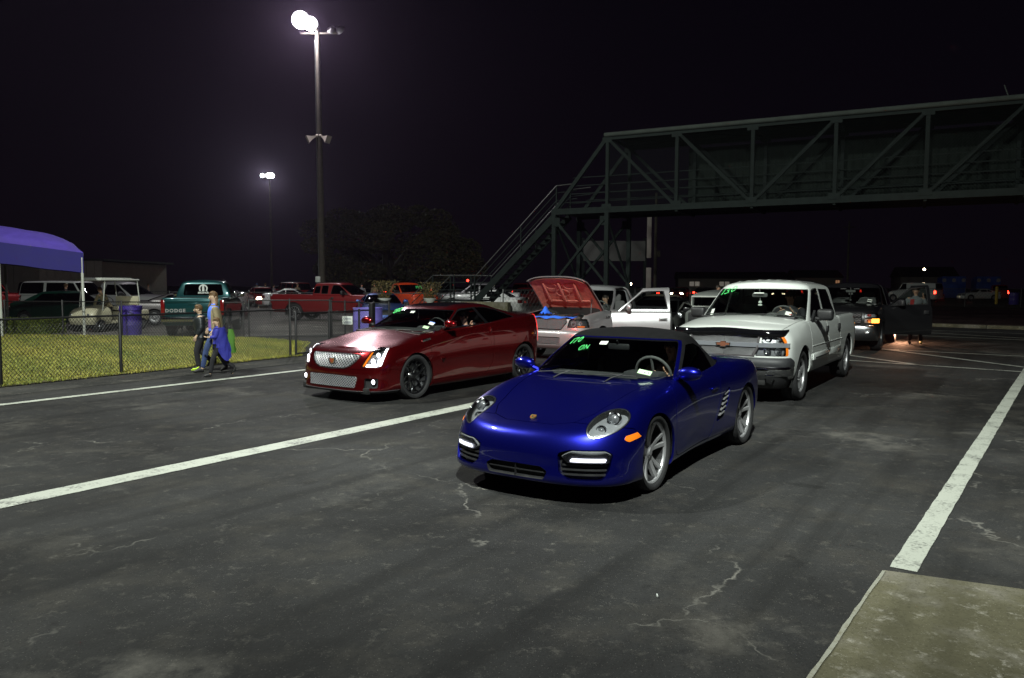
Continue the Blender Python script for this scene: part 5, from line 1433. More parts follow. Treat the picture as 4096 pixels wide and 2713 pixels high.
# ---- the white crew cab
def white_pickup():
    car = empty('pickup_truck', (0, 0, 0), 0, 'white crew cab pickup numbered 130 in green on the windscreen, black bug deflector', 'pickup')
    cuts = [
        ('lamp_hi', lambda m, fr, sd, tp: np.minimum(rpoly(fr(m), [(.555, 1.03), (.95, 1.055), (1.0, 1.05), (1.0, .925), (.555, .925)], .01), m.V[:, 0] - .69), .004),
        ('lamp_lo', lambda m, fr, sd, tp: np.minimum(rpoly(fr(m), [(.52, .855), (1.0, .855), (1.0, .735), (.47, .735)], .01), m.V[:, 0] - .69), .004),
        ('grille', lambda m, fr, sd, tp: rpoly(fr(m), [(-1, 1.04), (.535, 1.03), (.52, .86), (.46, .725), (-1, .715)], .01) + np.where(m.V[:, 0] > .50, 0, -1), .004),
    ]
    r_ = make_pickup(car, cuts=cuts, ribs=True, wheel='fat5', rim='alloy', paint='white_paint', ww=.735)
    fr, ex = r_['fr'], r_['extra']
    gx = surf_x(ex['grille'])
    gb = obj('grille', both(lip(off(ex['grille'], -.06), .001)), 'inside_black', car)
    wl = lip(ex['grille'], .06); wl.F = wl.F[len(ex['grille'].F):]; obj('grille_wall', both(clean(wl)), 'grey_paint', gb)
    ysl = lambda h: list(np.linspace(-h, h, 25))
    for k in range(8):
        z = 1.012 - k * .0155
        obj('grille_bar', strip_front(gx, ysl(.50), z, .0085, -.012, .02), 'alloy', gb)
    for k in range(7):
        z = .835 - k * .0155
        obj('grille_bar', strip_front(gx, ysl(.475 - k * .009), z, .0085, -.012, .02), 'alloy', gb)
    for z, h in ((1.03, .02), (.723, .022)): obj('grille_frame', strip_front(gx, ysl(.53 if z > 1 else .46), z, h, .004, .03), 'grey_paint', gb)
    for s in (1, -1):
        bm = BM(); pts = [(gx(.51, 1.0) + .004, .515 * s, 1.025), (gx(.5, .9), .505 * s, .90), (gx(.49, .86), .50 * s, .85), (gx(.44, .73) + .004, .445 * s, .728)]
        tube(bm, pts, .018, 6); obj('grille_frame', bm, 'grey_paint', gb)
    hx = surf_x(join(ex['grille'], ex['lamp_lo'], ex['lamp_hi']))
    obj('chrome_bar', strip_front(hx, list(np.linspace(-.93, .93, 49)), .888, .062, .016, .03), 'bright_trim', car)
    bt = [(-.115, .022), (-.042, .022), (-.042, .045), (.048, .045), (.042, .022), (.115, .022), (.105, -.022), (.042, -.022), (.042, -.045), (-.048, -.045), (-.042, -.022), (-.105, -.022)]
    bm = BM(); prism(bm, bt, 'x', 0, .02, Matrix.Translation((hx(0, .888) + .014, 0, .888))); em = obj('emblem', bm, 'chrome', car, True)
    bm = BM(); prism(bm, [(y * .86, z * .78) for y, z in bt], 'x', 0, .008, Matrix.Translation((hx(0, .888) + .030, 0, .888))); obj('emblem_face', bm, 'emblem_tint', em, True)
    for s, g in ((1, lambda q: q), (-1, mir)):
        for nm in ('lamp_hi', 'lamp_lo'):
            reg = ex[nm]
            amb, clr = split(reg, .725 - reg.V[:, 0])
            hl = lamp_unit(car, g(clr), .05)
            zc = 1.0 - .01 if nm == 'lamp_hi' else .795
            for y in (.64, .78):
                x = surf_x(clr)(y, zc) - .03
                bm = BM(); mt = Matrix.Translation((x, y * s, zc)) @ Matrix.Rotation(R(90), 4, 'Y'); lathe(bm, [(.001, -.02), (.03, -.018), (.05, -.004), (.056, .008)], 18, mt); obj('reflector_bowl', bm, 'chrome', hl)
                bm = BM(); ball(bm, (x + .002, y * s, zc), .016, (1, 1, 1), 8); obj('bulb', bm, 'lamp_bulb_glass', hl)
            am = obj('corner_lens', g(lip(off(amb, .001), .02)), 'amber_lens', hl)
    # bug deflector over the bonnet edge
    xf = .86
    pr = []
    for z, dx in ((1.02, .045), (1.05, .062), (1.09, .060), (1.125, .030)):
        pr.append((xf - .035 + dx, .36, 3.4, -2, .1, 4, [(0, .865)], [(0, z)]))
    q = onion(pr, (46, 30, 2), 4, crease=(0, 3)); q, _ = split(q, q.V[:, 0] - .50)
    # its middle dips like the bonnet lip
    q.V[:, 2] += .020 * np.cos(np.clip(np.abs(q.V[:, 1]) / .6, 0, 1) * PI) * .6
    obj('bug_deflector', both(lip(q, .012)), 'gloss_black', car)
    q = bumper(car, 'b', .90, 0, .955, [(.56, .03, .0), (.60, .045, .005), (.665, .04, .0), (.705, .0, -.02)], None, xcut=.36); obj('bumper_cover', both(lip(q, .03)), 'dark_plastic', car)
    q = bumper(car, 'b', .90, 0, .95, [(.43, .0, -.01), (.47, .05, .0), (.54, .06, .005), (.575, .05, .0)], None, xcut=.34); b0 = obj('front_bumper', both(lip(q, .03)), 'chrome', car)
    q = bumper(car, 'b', .90, 0, .90, [(.24, -.10, -.06), (.32, -.02, -.02), (.44, .01, .0)], None, xcut=.42); va = obj('air_dam', both(lip(q, .03)), 'black_plastic', car)
    for s in (1, -1):
        bm = BM(); box(bm, (.86, .48 * s, .335), (.05, .30, .075), .012); obj('air_dam_opening', bm, 'inside_black', va)
        bm = BM(); tube(bm, [(.955, .66 * s, .475), (.99, .68 * s, .46), (.99, .76 * s, .46), (.93, .78 * s, .475)], .011, 8); obj('tow_hook', bm, 'chrome', b0)
        bm = BM(); box(bm, (-1.22, .983 * s, .62), (1.22, .022, .10), .008, Matrix.Rotation(0, 4, 'Y')); sm = obj('side_moulding', bm, 'white_paint', car)
        bm = BM(); box(bm, (-1.22, .994 * s, .60), (.95, .008, .022), .003); obj('moulding_strip', bm, 'black_plastic', sm)
        bm = BM(); box(bm, (-2.40, .981 * s, .62), (.98, .018, .10), .008); obj('side_moulding', bm, 'white_paint', car)
        bm = BM(); box(bm, (-4.50, .84 * s, .98), (.16, .18, .36), .03); obj('tail_light', bm, 'red_lens', car)
        # crease along the side
        bm = BM(); tube(bm, [(-.60, .975 * s, .80), (-2.9, .977 * s, .80)], .006, 5); tube(bm, [(-2.98, .977 * s, .80), (-3.05, .977 * s, .80)], .006, 5); obj('body_crease', bm, 'white_paint', car)
    glass_plate(r_, 'sticker', -.02, 1.635, .17, .026, 'sticker_white')
    glass_plate(r_, 'sticker', -.66, 1.315, .055, .16, 'sticker_white'); glass_plate(r_, 'sticker', .61, 1.315, .09, .085, 'sticker_white')
    glass_plate(r_, 'sticker', .63, 1.295, .04, .018, 'enamel_red', .0045)
    p, n, b = glass_mark(r_, -.655, 1.585); bm = BM()
    strokes(bm, [[(0, 0), (.38, 1)], [(.62, .95), (1.0, 1.0), (1.05, .75), (.72, .52), (1.0, .42), (.95, .1), (.5, .02), (.42, .15)], [(1.75, 1), (1.5, .7), (1.35, .3), (1.5, .02), (1.85, .2), (2.1, .7), (2.0, .98), (1.72, 1.0), (1.6, .85)]], p, b.col[0], b.col[1], .135, .013, n)
    obj('windscreen_number', bm, 'marker_green', r_['w0'])
    bm = BM(); box(bm, (-.42, 0, 1.235), (.24, 1.5, .06), .01); obj('cowl', bm, 'black_plastic', car)
    for y0 in (-.42, .20):
        bm = BM(); tube(bm, [(-.30, y0, 1.26), (-.38, y0 + .05, 1.29)], .008, 6); tube(bm, [(-.36, y0 - .30, 1.285), (-.38, y0 + .02, 1.30), (-.42, y0 + .30, 1.295)], .007, 6); obj('wiper', bm, 'black_plastic', car)
    # trinket on the mirror and papers on the dash
    bm = BM(); tube(bm, [(-1.05, .0, 1.56), (-1.05, .0, 1.50)], .003, 4); ball(bm, (-1.05, 0, 1.475), .03, (1, 1.1, 1), 10); box(bm, (-1.05, .0, 1.43), (.02, .07, .025), .008); obj('hanging_trinket', bm, 'sticker_white', car)
    bm = BM(); ball(bm, (-.62, .52, 1.285), .10, (1, 1.3, .7), 12)
    for v in bm.verts: v.co += Vector((rnd.uniform(-.02, .02), rnd.uniform(-.02, .02), rnd.uniform(-.02, .02)))
    obj('crumpled_paper', bm, 'trim_grey', car)
    return car
wp = white_pickup()
wp.location = (3.673, 12.394, 0)
wp.rotation_euler = (0, 0, R(-123.15))

# ---- the silver pickup with its bonnet up and door open
def silver_pickup():
    car = empty('pickup_truck', (0, 0, 0), 0, 'silver pickup with its hood raised and driver door wide open', 'pickup')
    cuts = [
        ('lamp', lambda m, fr, sd, tp: rpoly(fr(m), [(.56, .955), (.60, .975), (1.0, .975), (1.0, .785), (.53, .785)], .01) + np.where(m.V[:, 0] > .56, 0, -1), .005),
        ('grille', lambda m, fr, sd, tp: rpoly(fr(m), [(-1, .985), (.50, .975), (.52, .90), (.40, .745), (-1, .735)], .03) + np.where(m.V[:, 0] > .50, 0, -1), .004),
    ]
    r_ = make_pickup(car, cuts=cuts, wb=3.04, xr=-4.35, xe=-2.15, doors=((-.56, -1.95),), zs=.30, zb=1.14, zh=1.02, zhc=1.075, zc0=1.16, zc1=1.21, xc=-.40, xh=-1.02, zr=1.68, zt=1.77,
                     paint='silver_paint', hood_open=47, door_open=-62, wins=([(-.86, 1.20), (-1.30, 1.575), (-1.45, 1.60), (-1.80, 1.60), (-1.88, 1.20)],), Rt=.37, Ra=.43, handle='oval',
                     mirror='silver_paint', roundmirror=True, wheel='fat5', ww=.69, cf=.40, nf=3.0, W=.985, trackw=.98)
    ex = r_['extra']; fr = r_['fr']
    gx = surf_x(ex['grille'])
    gb = obj('grille', both(lip(off(ex['grille'], -.05), .001)), 'inside_black', car); wl = lip(ex['grille'], .05); wl.F = wl.F[len(ex['grille'].F):]; obj('grille_wall', both(clean(wl)), 'chrome', gb)
    for k in range(14):
        z = .967 - k * .0165; h = .48 if z > .90 else .48 - (.90 - z) * .75
        obj('grille_bar', strip_front(gx, list(np.linspace(-h, h, 21)), z, .008, -.010, .02), 'mesh_metal', gb)
    for s, g in ((1, lambda q: q), (-1, mir)):
        hl = lamp_unit(car, g(ex['lamp']), .06, bowl='dark_plastic')
        hx = surf_x(ex['lamp'])
        for y, z, r2, mt_ in ((.66, .88, .075, 'lamp_chrome'), (.80, .88, .048, 'enamel_red')):
            x = hx(y, z) - .04; mt = Matrix.Translation((x, y * s, z)) @ Matrix.Rotation(R(90), 4, 'Y')
            bm = BM(); lathe(bm, [(.001, -.02), (r2 * .6, -.014), (r2 * .9, .0), (r2, .012)], 20, mt); obj('reflector_bowl', bm, 'lamp_chrome', hl)
            bm = BM(); ball(bm, (x + .005, y * s, z), r2 * .35, (1, 1, 1), 10); obj('bulb', bm, 'lamp_bulb_glass', hl)
        vs_, _ = split(ex['lamp'], rpoly(fr(ex['lamp']), [(.75, .815), (.9, .815), (.9, .795), (.75, .795)], .002)); obj('corner_lens', g(off(vs_, -.004)), 'amber_lens', hl)
        bs = basis((-s, 0, 0), (0, 0, 1)); text_obj('fender_badge', 'F-150', .085, 'print_black', car, (-.30, .985 * s, .995), bs, .004, bold=.002)
    q = bumper(car, 'b', .90, 0, .955, [(.30, -.05, -.05), (.36, .03, -.01), (.48, .055, .0), (.60, .06, .0), (.68, .045, .0), (.715, .0, -.03)], None, xcut=.46, cf=.42, nf=2.9)
    frb = lambda m_: np.stack([np.abs(m_.V[:, 1]), m_.V[:, 2]], 1)
    low, q = cut_panel(q, rpoly(frb(q), [(-1, .55), (.40, .545), (.38, .40), (-1, .385)], .02) + np.where(q.V[:, 0] > .6, 0, -1), .002)
    fb = obj('front_bumper', both(lip(q, .03)), 'silver_paint', car)
    lo = obj('lower_intake', both(lip(off(low, -.05), .001)), 'inside_black', car)
    lx = surf_x(low)
    for k in range(8): obj('intake_bar', strip_front(lx, list(np.linspace(-.38, .38, 17)), .535 - k * .0175, .007, -.012, .02), 'mesh_metal', lo)
    # door aperture seen past the open door
    bm = BM(); box(bm, (-1.0, .2, .45), (1.5, 1.3, .10), .02); box(bm, (-2.0, .45, .8), (.08, .9, .8), .02); obj('cabin_floor', bm, 'trim_fabric', car)
    return car
sp_ = silver_pickup()
sp_.location = (1.29, 18.66, 0)
sp_.rotation_euler = (0, 0, R(-123.9))
# blue cloths on the radiator support
def cloth(name, label, cat, pts_fn, n, m_, mt, loc, rz):
    P = np.array([[pts_fn(i / (n - 1), j / (m_ - 1)) for j in range(m_)] for i in range(n)])
    g = grid_tm(P); o = obj(name, join(g, TM(g.V - g.N * .006, -g.N, g.F[:, ::-1], g.A)), mt)
    o.location = loc; o.rotation_euler = (0, 0, rz)
    return tag(o, label, cat)
cloth('towel', 'long bright blue towel laid along the front of the open engine bay', 'towel',
      lambda u, v: ((.86 - .26 * v - .10 * (2 * u - 1) ** 2, -.62 + 1.24 * u, 1.045 - .11 * max(0, .45 - v) - .03 * v + .014 * math.sin(u * 23) * (1 - v) + .01 * math.sin(u * 9 + v * 5))), 44, 10, 'blue_cloth', (1.29, 18.66, 0), R(-123.9))
cloth('shop_rag', 'crumpled bright blue rag on the engine of the silver pickup', 'rag',
      lambda u, v: (.30 + .24 * v, -.42 + .22 * u, 1.07 + .16 * math.exp(-((u - .5) ** 2 + (v - .5) ** 2) * 9) + .02 * math.sin(u * 17 + v * 11)), 16, 16, 'blue_cloth', (1.29, 18.66, 0), R(-123.9))

# ---- the black pickup behind the white one
def black_pickup():
    car = empty('pickup_truck', (0, 0, 0), 0, 'black pickup with a lit orange turn signal and its driver door open', 'pickup')
    cuts = [
        ('lamp_hi', lambda m, fr, sd, tp: rpoly(fr(m), [(.62, 1.02), (1.0, 1.02), (1.0, .93), (.62, .93)], .01) + np.where(m.V[:, 0] > .56, 0, -1), .005),
        ('lamp_lo', lambda m, fr, sd, tp: rpoly(fr(m), [(.62, .88), (1.0, .88), (1.0, .78), (.62, .78)], .01) + np.where(m.V[:, 0] > .56, 0, -1), .005),
        ('grille', lambda m, fr, sd, tp: rpoly(fr(m), [(-1, 1.03), (.56, 1.02), (.56, .76), (-1, .75)], .01) + np.where(m.V[:, 0] > .50, 0, -1), .004),
    ]
    r_ = make_pickup(car, cuts=cuts, paint='black_paint', door_open=-60, ww=.72, doors=((-.58, -1.90), (-1.92, -2.90)), handlem='black_plastic', rim='alloy_grey', Rt=.40)
    ex = r_['extra']; gx = surf_x(ex['grille'])
    gb = obj('grille', both(lip(off(ex['grille'], -.06), .001)), 'inside_black', car)
    for row in range(6):
        z = 1.0 - row * .042
        if row == 2: continue
        for s in (1, -1):
            pts = [(gx(y, z) - .012, y * s, z + (.010 if k % 2 else -.010)) for k, y in enumerate(np.linspace(.08, .53, 10))]
            bm = BM(); tube(bm, pts, .008, 5); obj('grille_bar', bm, 'mesh_metal', gb)
    mat('grey_reflect', (.35, .20, .20), .3)
    for s, g in ((1, lambda q: q), (-1, mir)):
        for nm in ('lamp_hi', 'lamp_lo'):
            reg = ex[nm]; hl = lamp_unit(car, g(reg), .04)
            zc = .975 if nm == 'lamp_hi' else .83
            x = surf_x(reg)(.72, zc) - .028; bm = BM(); ball(bm, (x, .72 * s, zc), .04, (.5, 1.3, .8), 10); obj('reflector_bowl', bm, 'enamel_red', hl)
            if nm == 'lamp_lo':
                q, _ = split(reg, (np.abs(reg.V[:, 1]) - .80)); obj('turn_signal', g(off(q, -.005)), 'amber_lit' if s > 0 else 'amber_lens', hl)
        bm = BM(); mt = Matrix.Translation((.90, .70 * s, .56)) @ Matrix.Rotation(R(90), 4, 'Y'); lathe(bm, [(.001, .0), (.03, .008), (.055, .02), (.065, .05), (.07, .03)], 20, mt); obj('fog_light', bm, 'lamp_chrome', car)
    q = bumper(car, 'b', .90, 0, .955, [(.30, -.08, -.03), (.36, .0, .0), (.50, .045, .0), (.62, .05, .0), (.705, .03, -.01)], None, xcut=.42); obj('front_bumper', both(lip(q, .03)), 'satin_chrome', car)
    for s in (1, -1):
        bm = BM(); box(bm, (.93, .60 * s, .705), (.05, .5, .02), .006); obj('bumper_strip', bm, 'chrome', car)
    glass_plate(r_, 'sticker', .56, 1.36, .12, .03, 'sticker_white'); glass_plate(r_, 'sticker', .56, 1.315, .12, .03, 'sticker_white')
    glass_plate(r_, 'sticker', -.18, 1.66, .15, .022, 'trim_grey'); glass_plate(r_, 'sticker', .15, 1.66, .15, .022, 'trim_grey')
    bm = BM(); tube(bm, [(-1.05, 0, 1.58), (-1.05, 0, 1.38)], .004, 4); box(bm, (-1.05, .03, 1.55), (.01, .05, .10)); box(bm, (-1.05, -.04, 1.55), (.01, .03, .10)); ball(bm, (-1.05, 0, 1.34), .03, (1, 1, 1), 8); obj('hanging_trinket', bm, 'trim_grey', car)
    d = [c_ for c_ in car.children if c_.name.startswith('door') and abs(c_.rotation_euler.z) > .1][0]
    bs = basis((-1, 0, 0), (0, 0, 1))
    return car
bp_ = black_pickup()
bp_.location = (9.25, 21.55, 0)
bp_.rotation_euler = (0, 0, R(-121.5))
def lamp_light(name, parent, loc, power, col, size=.05, spot=None, aim=None):
    d = bpy.data.lights.new(name, 'SPOT' if spot else 'POINT'); d.energy = power; d.color = col; d.shadow_soft_size = size
    if spot: d.spot_size = R(spot); d.spot_blend = .8
    o = bpy.data.objects.new(name, d); C.objects.link(o); o.parent = parent; o.location = loc
    if aim is not None: o.rotation_euler = (Vector(aim) - Vector(loc)).to_track_quat('-Z', 'Y').to_euler()
    return o
lamp_light('turn_signal_glow', bp_, (1.02, .86, .83), 1.5, (1, .35, .03))
lamp_light('brake_light_glow', coupe, (-3.80, .55, 1.0), 110, (1, .06, .04), .1, 150, (-6, .9, .6))

# ------------------------------------------------------------------ fences
mat('fence_black', (.012, .012, .013), .5, .2)
mat('fence_zinc', (.13, .135, .13), .45, .7, vary=.2, vscale=10)
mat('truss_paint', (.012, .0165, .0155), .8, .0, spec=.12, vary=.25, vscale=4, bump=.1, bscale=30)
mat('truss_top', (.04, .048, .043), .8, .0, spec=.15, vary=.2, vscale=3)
mat('truss_sheet', (.0095, .0135, .0115), .85, .0, spec=.1, vary=.4, vscale=2.2)
mat('pole_wood', (.055, .048, .036), .85, vary=.35, vscale=3, bump=.3, bscale=25)
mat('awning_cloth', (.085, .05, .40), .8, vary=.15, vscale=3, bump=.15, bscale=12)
mat('valance_cloth', (.020, .016, .16), .8, vary=.1, vscale=3)  # the canopy's cloth, with the shade on the valance put into the colour
mat('white_metal', (.55, .57, .52), .45, vary=.08, vscale=5)
mat('wall_tan', (.34, .30, .26), .85, vary=.12, vscale=2)
mat('board_grey', (.10, .10, .095), .8, vary=.2, vscale=1)
mat('wall_pale', (.30, .27, .24), .8, vary=.1, vscale=2)
mat('purple_plastic', (.055, .032, .27), .45, vary=.1, vscale=6)
mat('purple_pale', (.17, .14, .50), .45, vary=.1, vscale=6)
mat('sign_white', (.55, .58, .55), .5)
mat('sign_ink', (.10, .11, .16), .6)
mat('leaf_dark', (.035, .045, .018), .8)
mat('leaf_hedge', (.05, .075, .012), .8)
mat('leaf_planter', (.07, .07, .02), .8)
mat('bark', (.06, .05, .04), .9, vary=.3, vscale=6)
def beam(bm, p0, p1, w_, h_=None, up=(0, 0, 1)):
    p0, p1 = Vector(p0), Vector(p1); d = p1 - p0; L = d.length; d.normalize(); h_ = h_ or w_
    u = Vector(up)
    if abs(d.dot(u)) > .95: u = Vector((.886, -.464, 0))
    s = d.cross(u).normalized(); t = s.cross(d).normalized()
    m_ = Matrix((d, s, t)).transposed().to_4x4(); m_.translation = (p0 + p1) / 2
    q = bmesh.ops.create_cube(bm, size=1.0); bmesh.ops.transform(bm, matrix=m_ @ Matrix.Diagonal((L, w_, h_, 1)), verts=q['verts'])
def fence_run(pts, h_, mesh_step, wire, mt, label, posts=2.6, group=None, rails=('top',), post_r=.03, rail_r=.021, slope=1.25, bottom=.05, closed=False, name='chain_link_fence', zb=0.0):
    e = empty(name, (pts[0][0], pts[0][1], zb), 0, label, 'fence', group)
    o3 = Vector((pts[0][0], pts[0][1], 0))
    mesh = BM()
    for i in range(len(pts) - 1):
        a, b = Vector((*pts[i], 0)) - o3, Vector((*pts[i + 1], 0)) - o3
        L = (b - a).length; d = (b - a).normalized(); n = max(1, round(L / posts))
        for k in range(n + (1 if i == len(pts) - 2 else 0)):
            p = a + d * (L * k / n)
            q = BM(); tube(q, [p + Vector((0, 0, -.05)), p + Vector((0, 0, h_ + .03)), p + Vector((0, 0, h_ + .055))], [post_r, post_r, post_r * .4], 8); obj('post', q, mt, e)
        if 'top' in rails:
            q = BM(); tube(q, [a + Vector((0, 0, h_)), b + Vector((0, 0, h_))], rail_r, 6); obj('top_rail', q, mt, e)
        if 'bottom' in rails:
            q = BM(); tube(q, [a + Vector((0, 0, bottom)), b + Vector((0, 0, bottom))], rail_r, 6); obj('bottom_rail', q, mt, e)
        if 'mid' in rails:
            q = BM(); tube(q, [a + Vector((0, 0, h_ * .5)), b + Vector((0, 0, h_ * .5))], rail_r * .8, 6); obj('middle_rail', q, mt, e)
        H = h_ - bottom; run = H / slope
        for sg in (1, -1):
            k = -run if sg > 0 else 0.0
            k = math.floor(k / mesh_step) * mesh_step
            while k < L + (run if sg < 0 else 0):
                # line from (k, bottom) to (k + sg*run, top), clipped to 0..L
                x0, z0, x1, z1 = k, bottom, k + sg * run, h_
                def cl(x, za, zb2, xa, xb): return za + (zb2 - za) * (x - xa) / (xb - xa)
                lo, hi = min(x0, x1), max(x0, x1)
                if hi > 0 and lo < L:
                    A_, B_ = (x0, z0), (x1, z1)
                    out = []
                    for (x, z) in (A_, B_):
                        xc = min(max(x, 0), L); out.append((xc, cl(xc, z0, z1, x0, x1)))
                    (xa, za), (xb, zb2) = out
                    if abs(xa - xb) > .01:
                        tube(mesh, [a + d * xa + Vector((0, 0, za)), a + d * xb + Vector((0, 0, zb2))], wire, 3, False)
                k += mesh_step
    mo = obj('mesh_panel', mesh, mt, e, True); mo['kind'] = 'stuff'
    return e
fence_run([(-12.6, 6.78), (-8.75, 13.18), (-5.39, 18.78)], 1.14, .064, .0042, 'fence_black', 'waist-high black chain-link fence along the near edge of the lawn', posts=2.25)
fence_run([(-5.3, 18.95), (-4.15, 21.0), (-3.9, 21.4)], 1.04, .064, .0040, 'fence_black', 'short black chain-link run carrying a small white sign, ending at a thick post', posts=1.4, rails=('top', 'bottom'))
fence_run([(-26, 27.35), (-17.2, 26.25), (-8.75, 25.2)], 1.14, .085, .003, 'fence_black', 'black chain-link fence along the far edge of the lawn by the parked cars', posts=2.4)
fence_run([(-8.55, 25.15), (-6.0, 25.5)], 1.22, .085, .003, 'fence_black', 'black chain-link gate panel beside the far purple barrel', posts=1.25, rails=('top', 'bottom'), name='fence_gate')
fence_run([(-5.95, 25.5), (-3.75, 23.6)], 1.18, .085, .003, 'fence_black', 'black chain-link gate standing open by the footpath', posts=.75, rails=('top', 'bottom', 'mid'), name='fence_gate')
fence_run([(-24, 43), (-12, 38.5), (-1.5, 35.6)], 1.32, .16, .0045, 'fence_zinc', 'galvanised chain-link fence behind the red pickup', posts=3)
fence_run([(-.4, 34.5), (3.6, 38.2), (10, 60), (34, 66), (52, 58)], 1.5, .24, .006, 'fence_zinc', 'galvanised chain-link fence running behind the dark cars on the right', posts=4)
def thing_obj(name, bm, m_, label, cat, group=None, loc=(0, 0, 0), rz=0):
    o = obj(name, bm, m_); o.location = loc; o.rotation_euler = (0, 0, rz)
    return tag(o, label, cat, group)
bm = BM(); box(bm, (0, 0, .62), (.13, .13, 1.24), .01); thing_obj('gate_post', bm, 'fence_black', 'thick dark square gate post between the white sign and the pale purple barrel', 'post', None, (-3.86, 21.35, 0), R(57))
# sign on the fence
e = empty('notice_sign', (-4.35, 20.55, .80), R(-15), 'small white notice board wired to the black fence', 'sign')
bm = BM(); box(bm, (0, -.05, 0), (.30, .012, .22), .004); obj('board', bm, 'sign_white', e)
bs = basis((1, 0, 0), (0, 0, 1))
bm = BM()
for z, w_ in ((.06, .20), (.035, .22), (-.03, .18), (-.055, .22), (-.075, .20)): box(bm, (.01, -.058, z), (w_, .002, .010))
obj('print_line', bm, 'sign_ink', e)

# ------------------------------------------------------------------ footbridge
E1 = Vector((.886, -.464, 0)); E2 = Vector((.464, .886, 0)); BO = Vector((1.77, 32.9, 0)); UZ = Vector((0, 0, 1))
br = empty('footbridge', BO, 0, 'dark grey steel truss footbridge spanning the lanes, sheeted far side', 'bridge')
def bp(s, t, z): return E1 * s + E2 * t + UZ * z
def part(name, fn, m_, par=None, stuff=False):
    q = BM(); fn(q); o = obj(name, q, m_, par or br, True)
    if stuff: o['kind'] = 'stuff'
    return o
zb_, zt_ = 4.80, 7.68
SV = [2.35 + 2.856 * i for i in range(8)]
for t in (0, 2.7):
    part('bottom_chord', lambda q: beam(q, bp(-.12, t, zb_), bp(SV[-1], t, zb_), .14, .24), 'truss_paint')
    part('top_chord', lambda q: beam(q, bp(SV[0] - .15, t, zt_), bp(SV[-1], t, zt_), .16, .20), 'truss_paint')
    part('end_post', lambda q: beam(q, bp(0.05, t, zb_ + .08), bp(SV[0] - .05, t, zt_ - .02), .12, .15), 'truss_paint')
    for i, s in enumerate(SV):
        part('vertical', lambda q: beam(q, bp(s, t, zb_ + .1), bp(s, t, zt_ - .08), .13, .13), 'truss_paint')
        for z in (zb_ + .12, zt_ - .1): part('gusset_plate', lambda q: beam(q, bp(s - .2, t - .085, z), bp(s + .2, t - .085, z), .012, .22), 'truss_paint')
    for i in range(len(SV) - 1):
        up_ = i >= 2
        a, b = (SV[i], SV[i + 1])
        part('diagonal', lambda q: beam(q, bp(a + .1, t, (zb_ + .12) if up_ else (zt_ - .12)), bp(b - .1, t, (zt_ - .12) if up_ else (zb_ + .12)), .10, .12), 'truss_paint')
    for z in (zb_ + .38, zb_ + .72, zb_ + 1.05, zb_ + 1.38):
        part('handrail', lambda q: tube(q, [bp(.4 if z < 5.6 else .8, t + (.12 if t == 0 else -.12), z), bp(SV[-1], t + (.12 if t == 0 else -.12), z)], .022, 6), 'truss_paint')
for i, s in enumerate(SV):
    part('cross_beam', lambda q: beam(q, bp(s, 0, zt_ + .02), bp(s, 2.7, zt_ + .02), .10, .12), 'truss_paint')
    part('floor_beam', lambda q: beam(q, bp(s, 0, zb_ - .1), bp(s, 2.7, zb_ - .1), .10, .16), 'truss_paint')
for i in range(len(SV) - 1):
    part('roof_brace', lambda q: (beam(q, bp(SV[i], .1, zt_ - .02), bp(SV[i + 1], 2.6, zt_ - .02), .05, .05)), 'truss_paint')
part('deck_plate', lambda q: beam(q, bp(-.1, 1.35, zb_ + .02), bp(SV[-1], 1.35, zb_ + .02), 2.5, .06), 'truss_sheet')
def corr(q, a, b, z0, z1, tt):
    n = int((b - a) / .08); top, bot = [], []
    for k in range(n + 1):
        s = a + (b - a) * k / n; off_ = .03 if k % 4 < 2 else 0
        bot.append(q.verts.new(bp(s, tt + off_, z0))); top.append(q.verts.new(bp(s, tt + off_, z1)))
    for k in range(n): q.faces.new((bot[k], bot[k + 1], top[k + 1], top[k]))
for i in range(1, len(SV) - 1):
    part('side_sheet', lambda q: corr(q, SV[i] - 1.2 + (.0 if i > 1 else .9), SV[i + 1] - 1.21, zb_ + .14, zt_ - .2, 2.82), 'truss_sheet')
    part('roof_sheet', lambda q: beam(q, bp(SV[i - 1] + .02, 1.4, zt_ + .13), bp(SV[i] - .02, 1.4, zt_ + .13), 2.9, .02), 'truss_sheet')
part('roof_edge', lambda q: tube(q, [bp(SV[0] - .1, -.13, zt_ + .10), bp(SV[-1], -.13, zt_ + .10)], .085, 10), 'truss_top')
def bmesh_fence(q):
    st, H, a0, a1 = .11, zt_ - zb_ - .3, SV[0], SV[-1]; run = H / 1.1
    for sg in (1, -1):
        k = a0 - (run if sg > 0 else 0)
        while k < a1 + (run if sg < 0 else 0):
            x0, x1 = k, k + sg * run; z0, z1 = zb_ + .15, zt_ - .15
            pts = []
            for x in (x0, x1):
                xc = min(max(x, a0), a1); pts.append((xc, z0 + (z1 - z0) * (xc - x0) / (x1 - x0)))
            if abs(pts[0][0] - pts[1][0]) > .02: tube(q, [bp(pts[0][0], -.07, pts[0][1]), bp(pts[1][0], -.07, pts[1][1])], .004, 3, False)
            k += st
part('mesh_panel', bmesh_fence, 'truss_paint', None, True)
part('beacon_mast', lambda q: tube(q, [bp(SV[5] - .55, 0, zt_ + .05), bp(SV[5] - .72, 0, zt_ + .55)], .02, 6), 'truss_top')
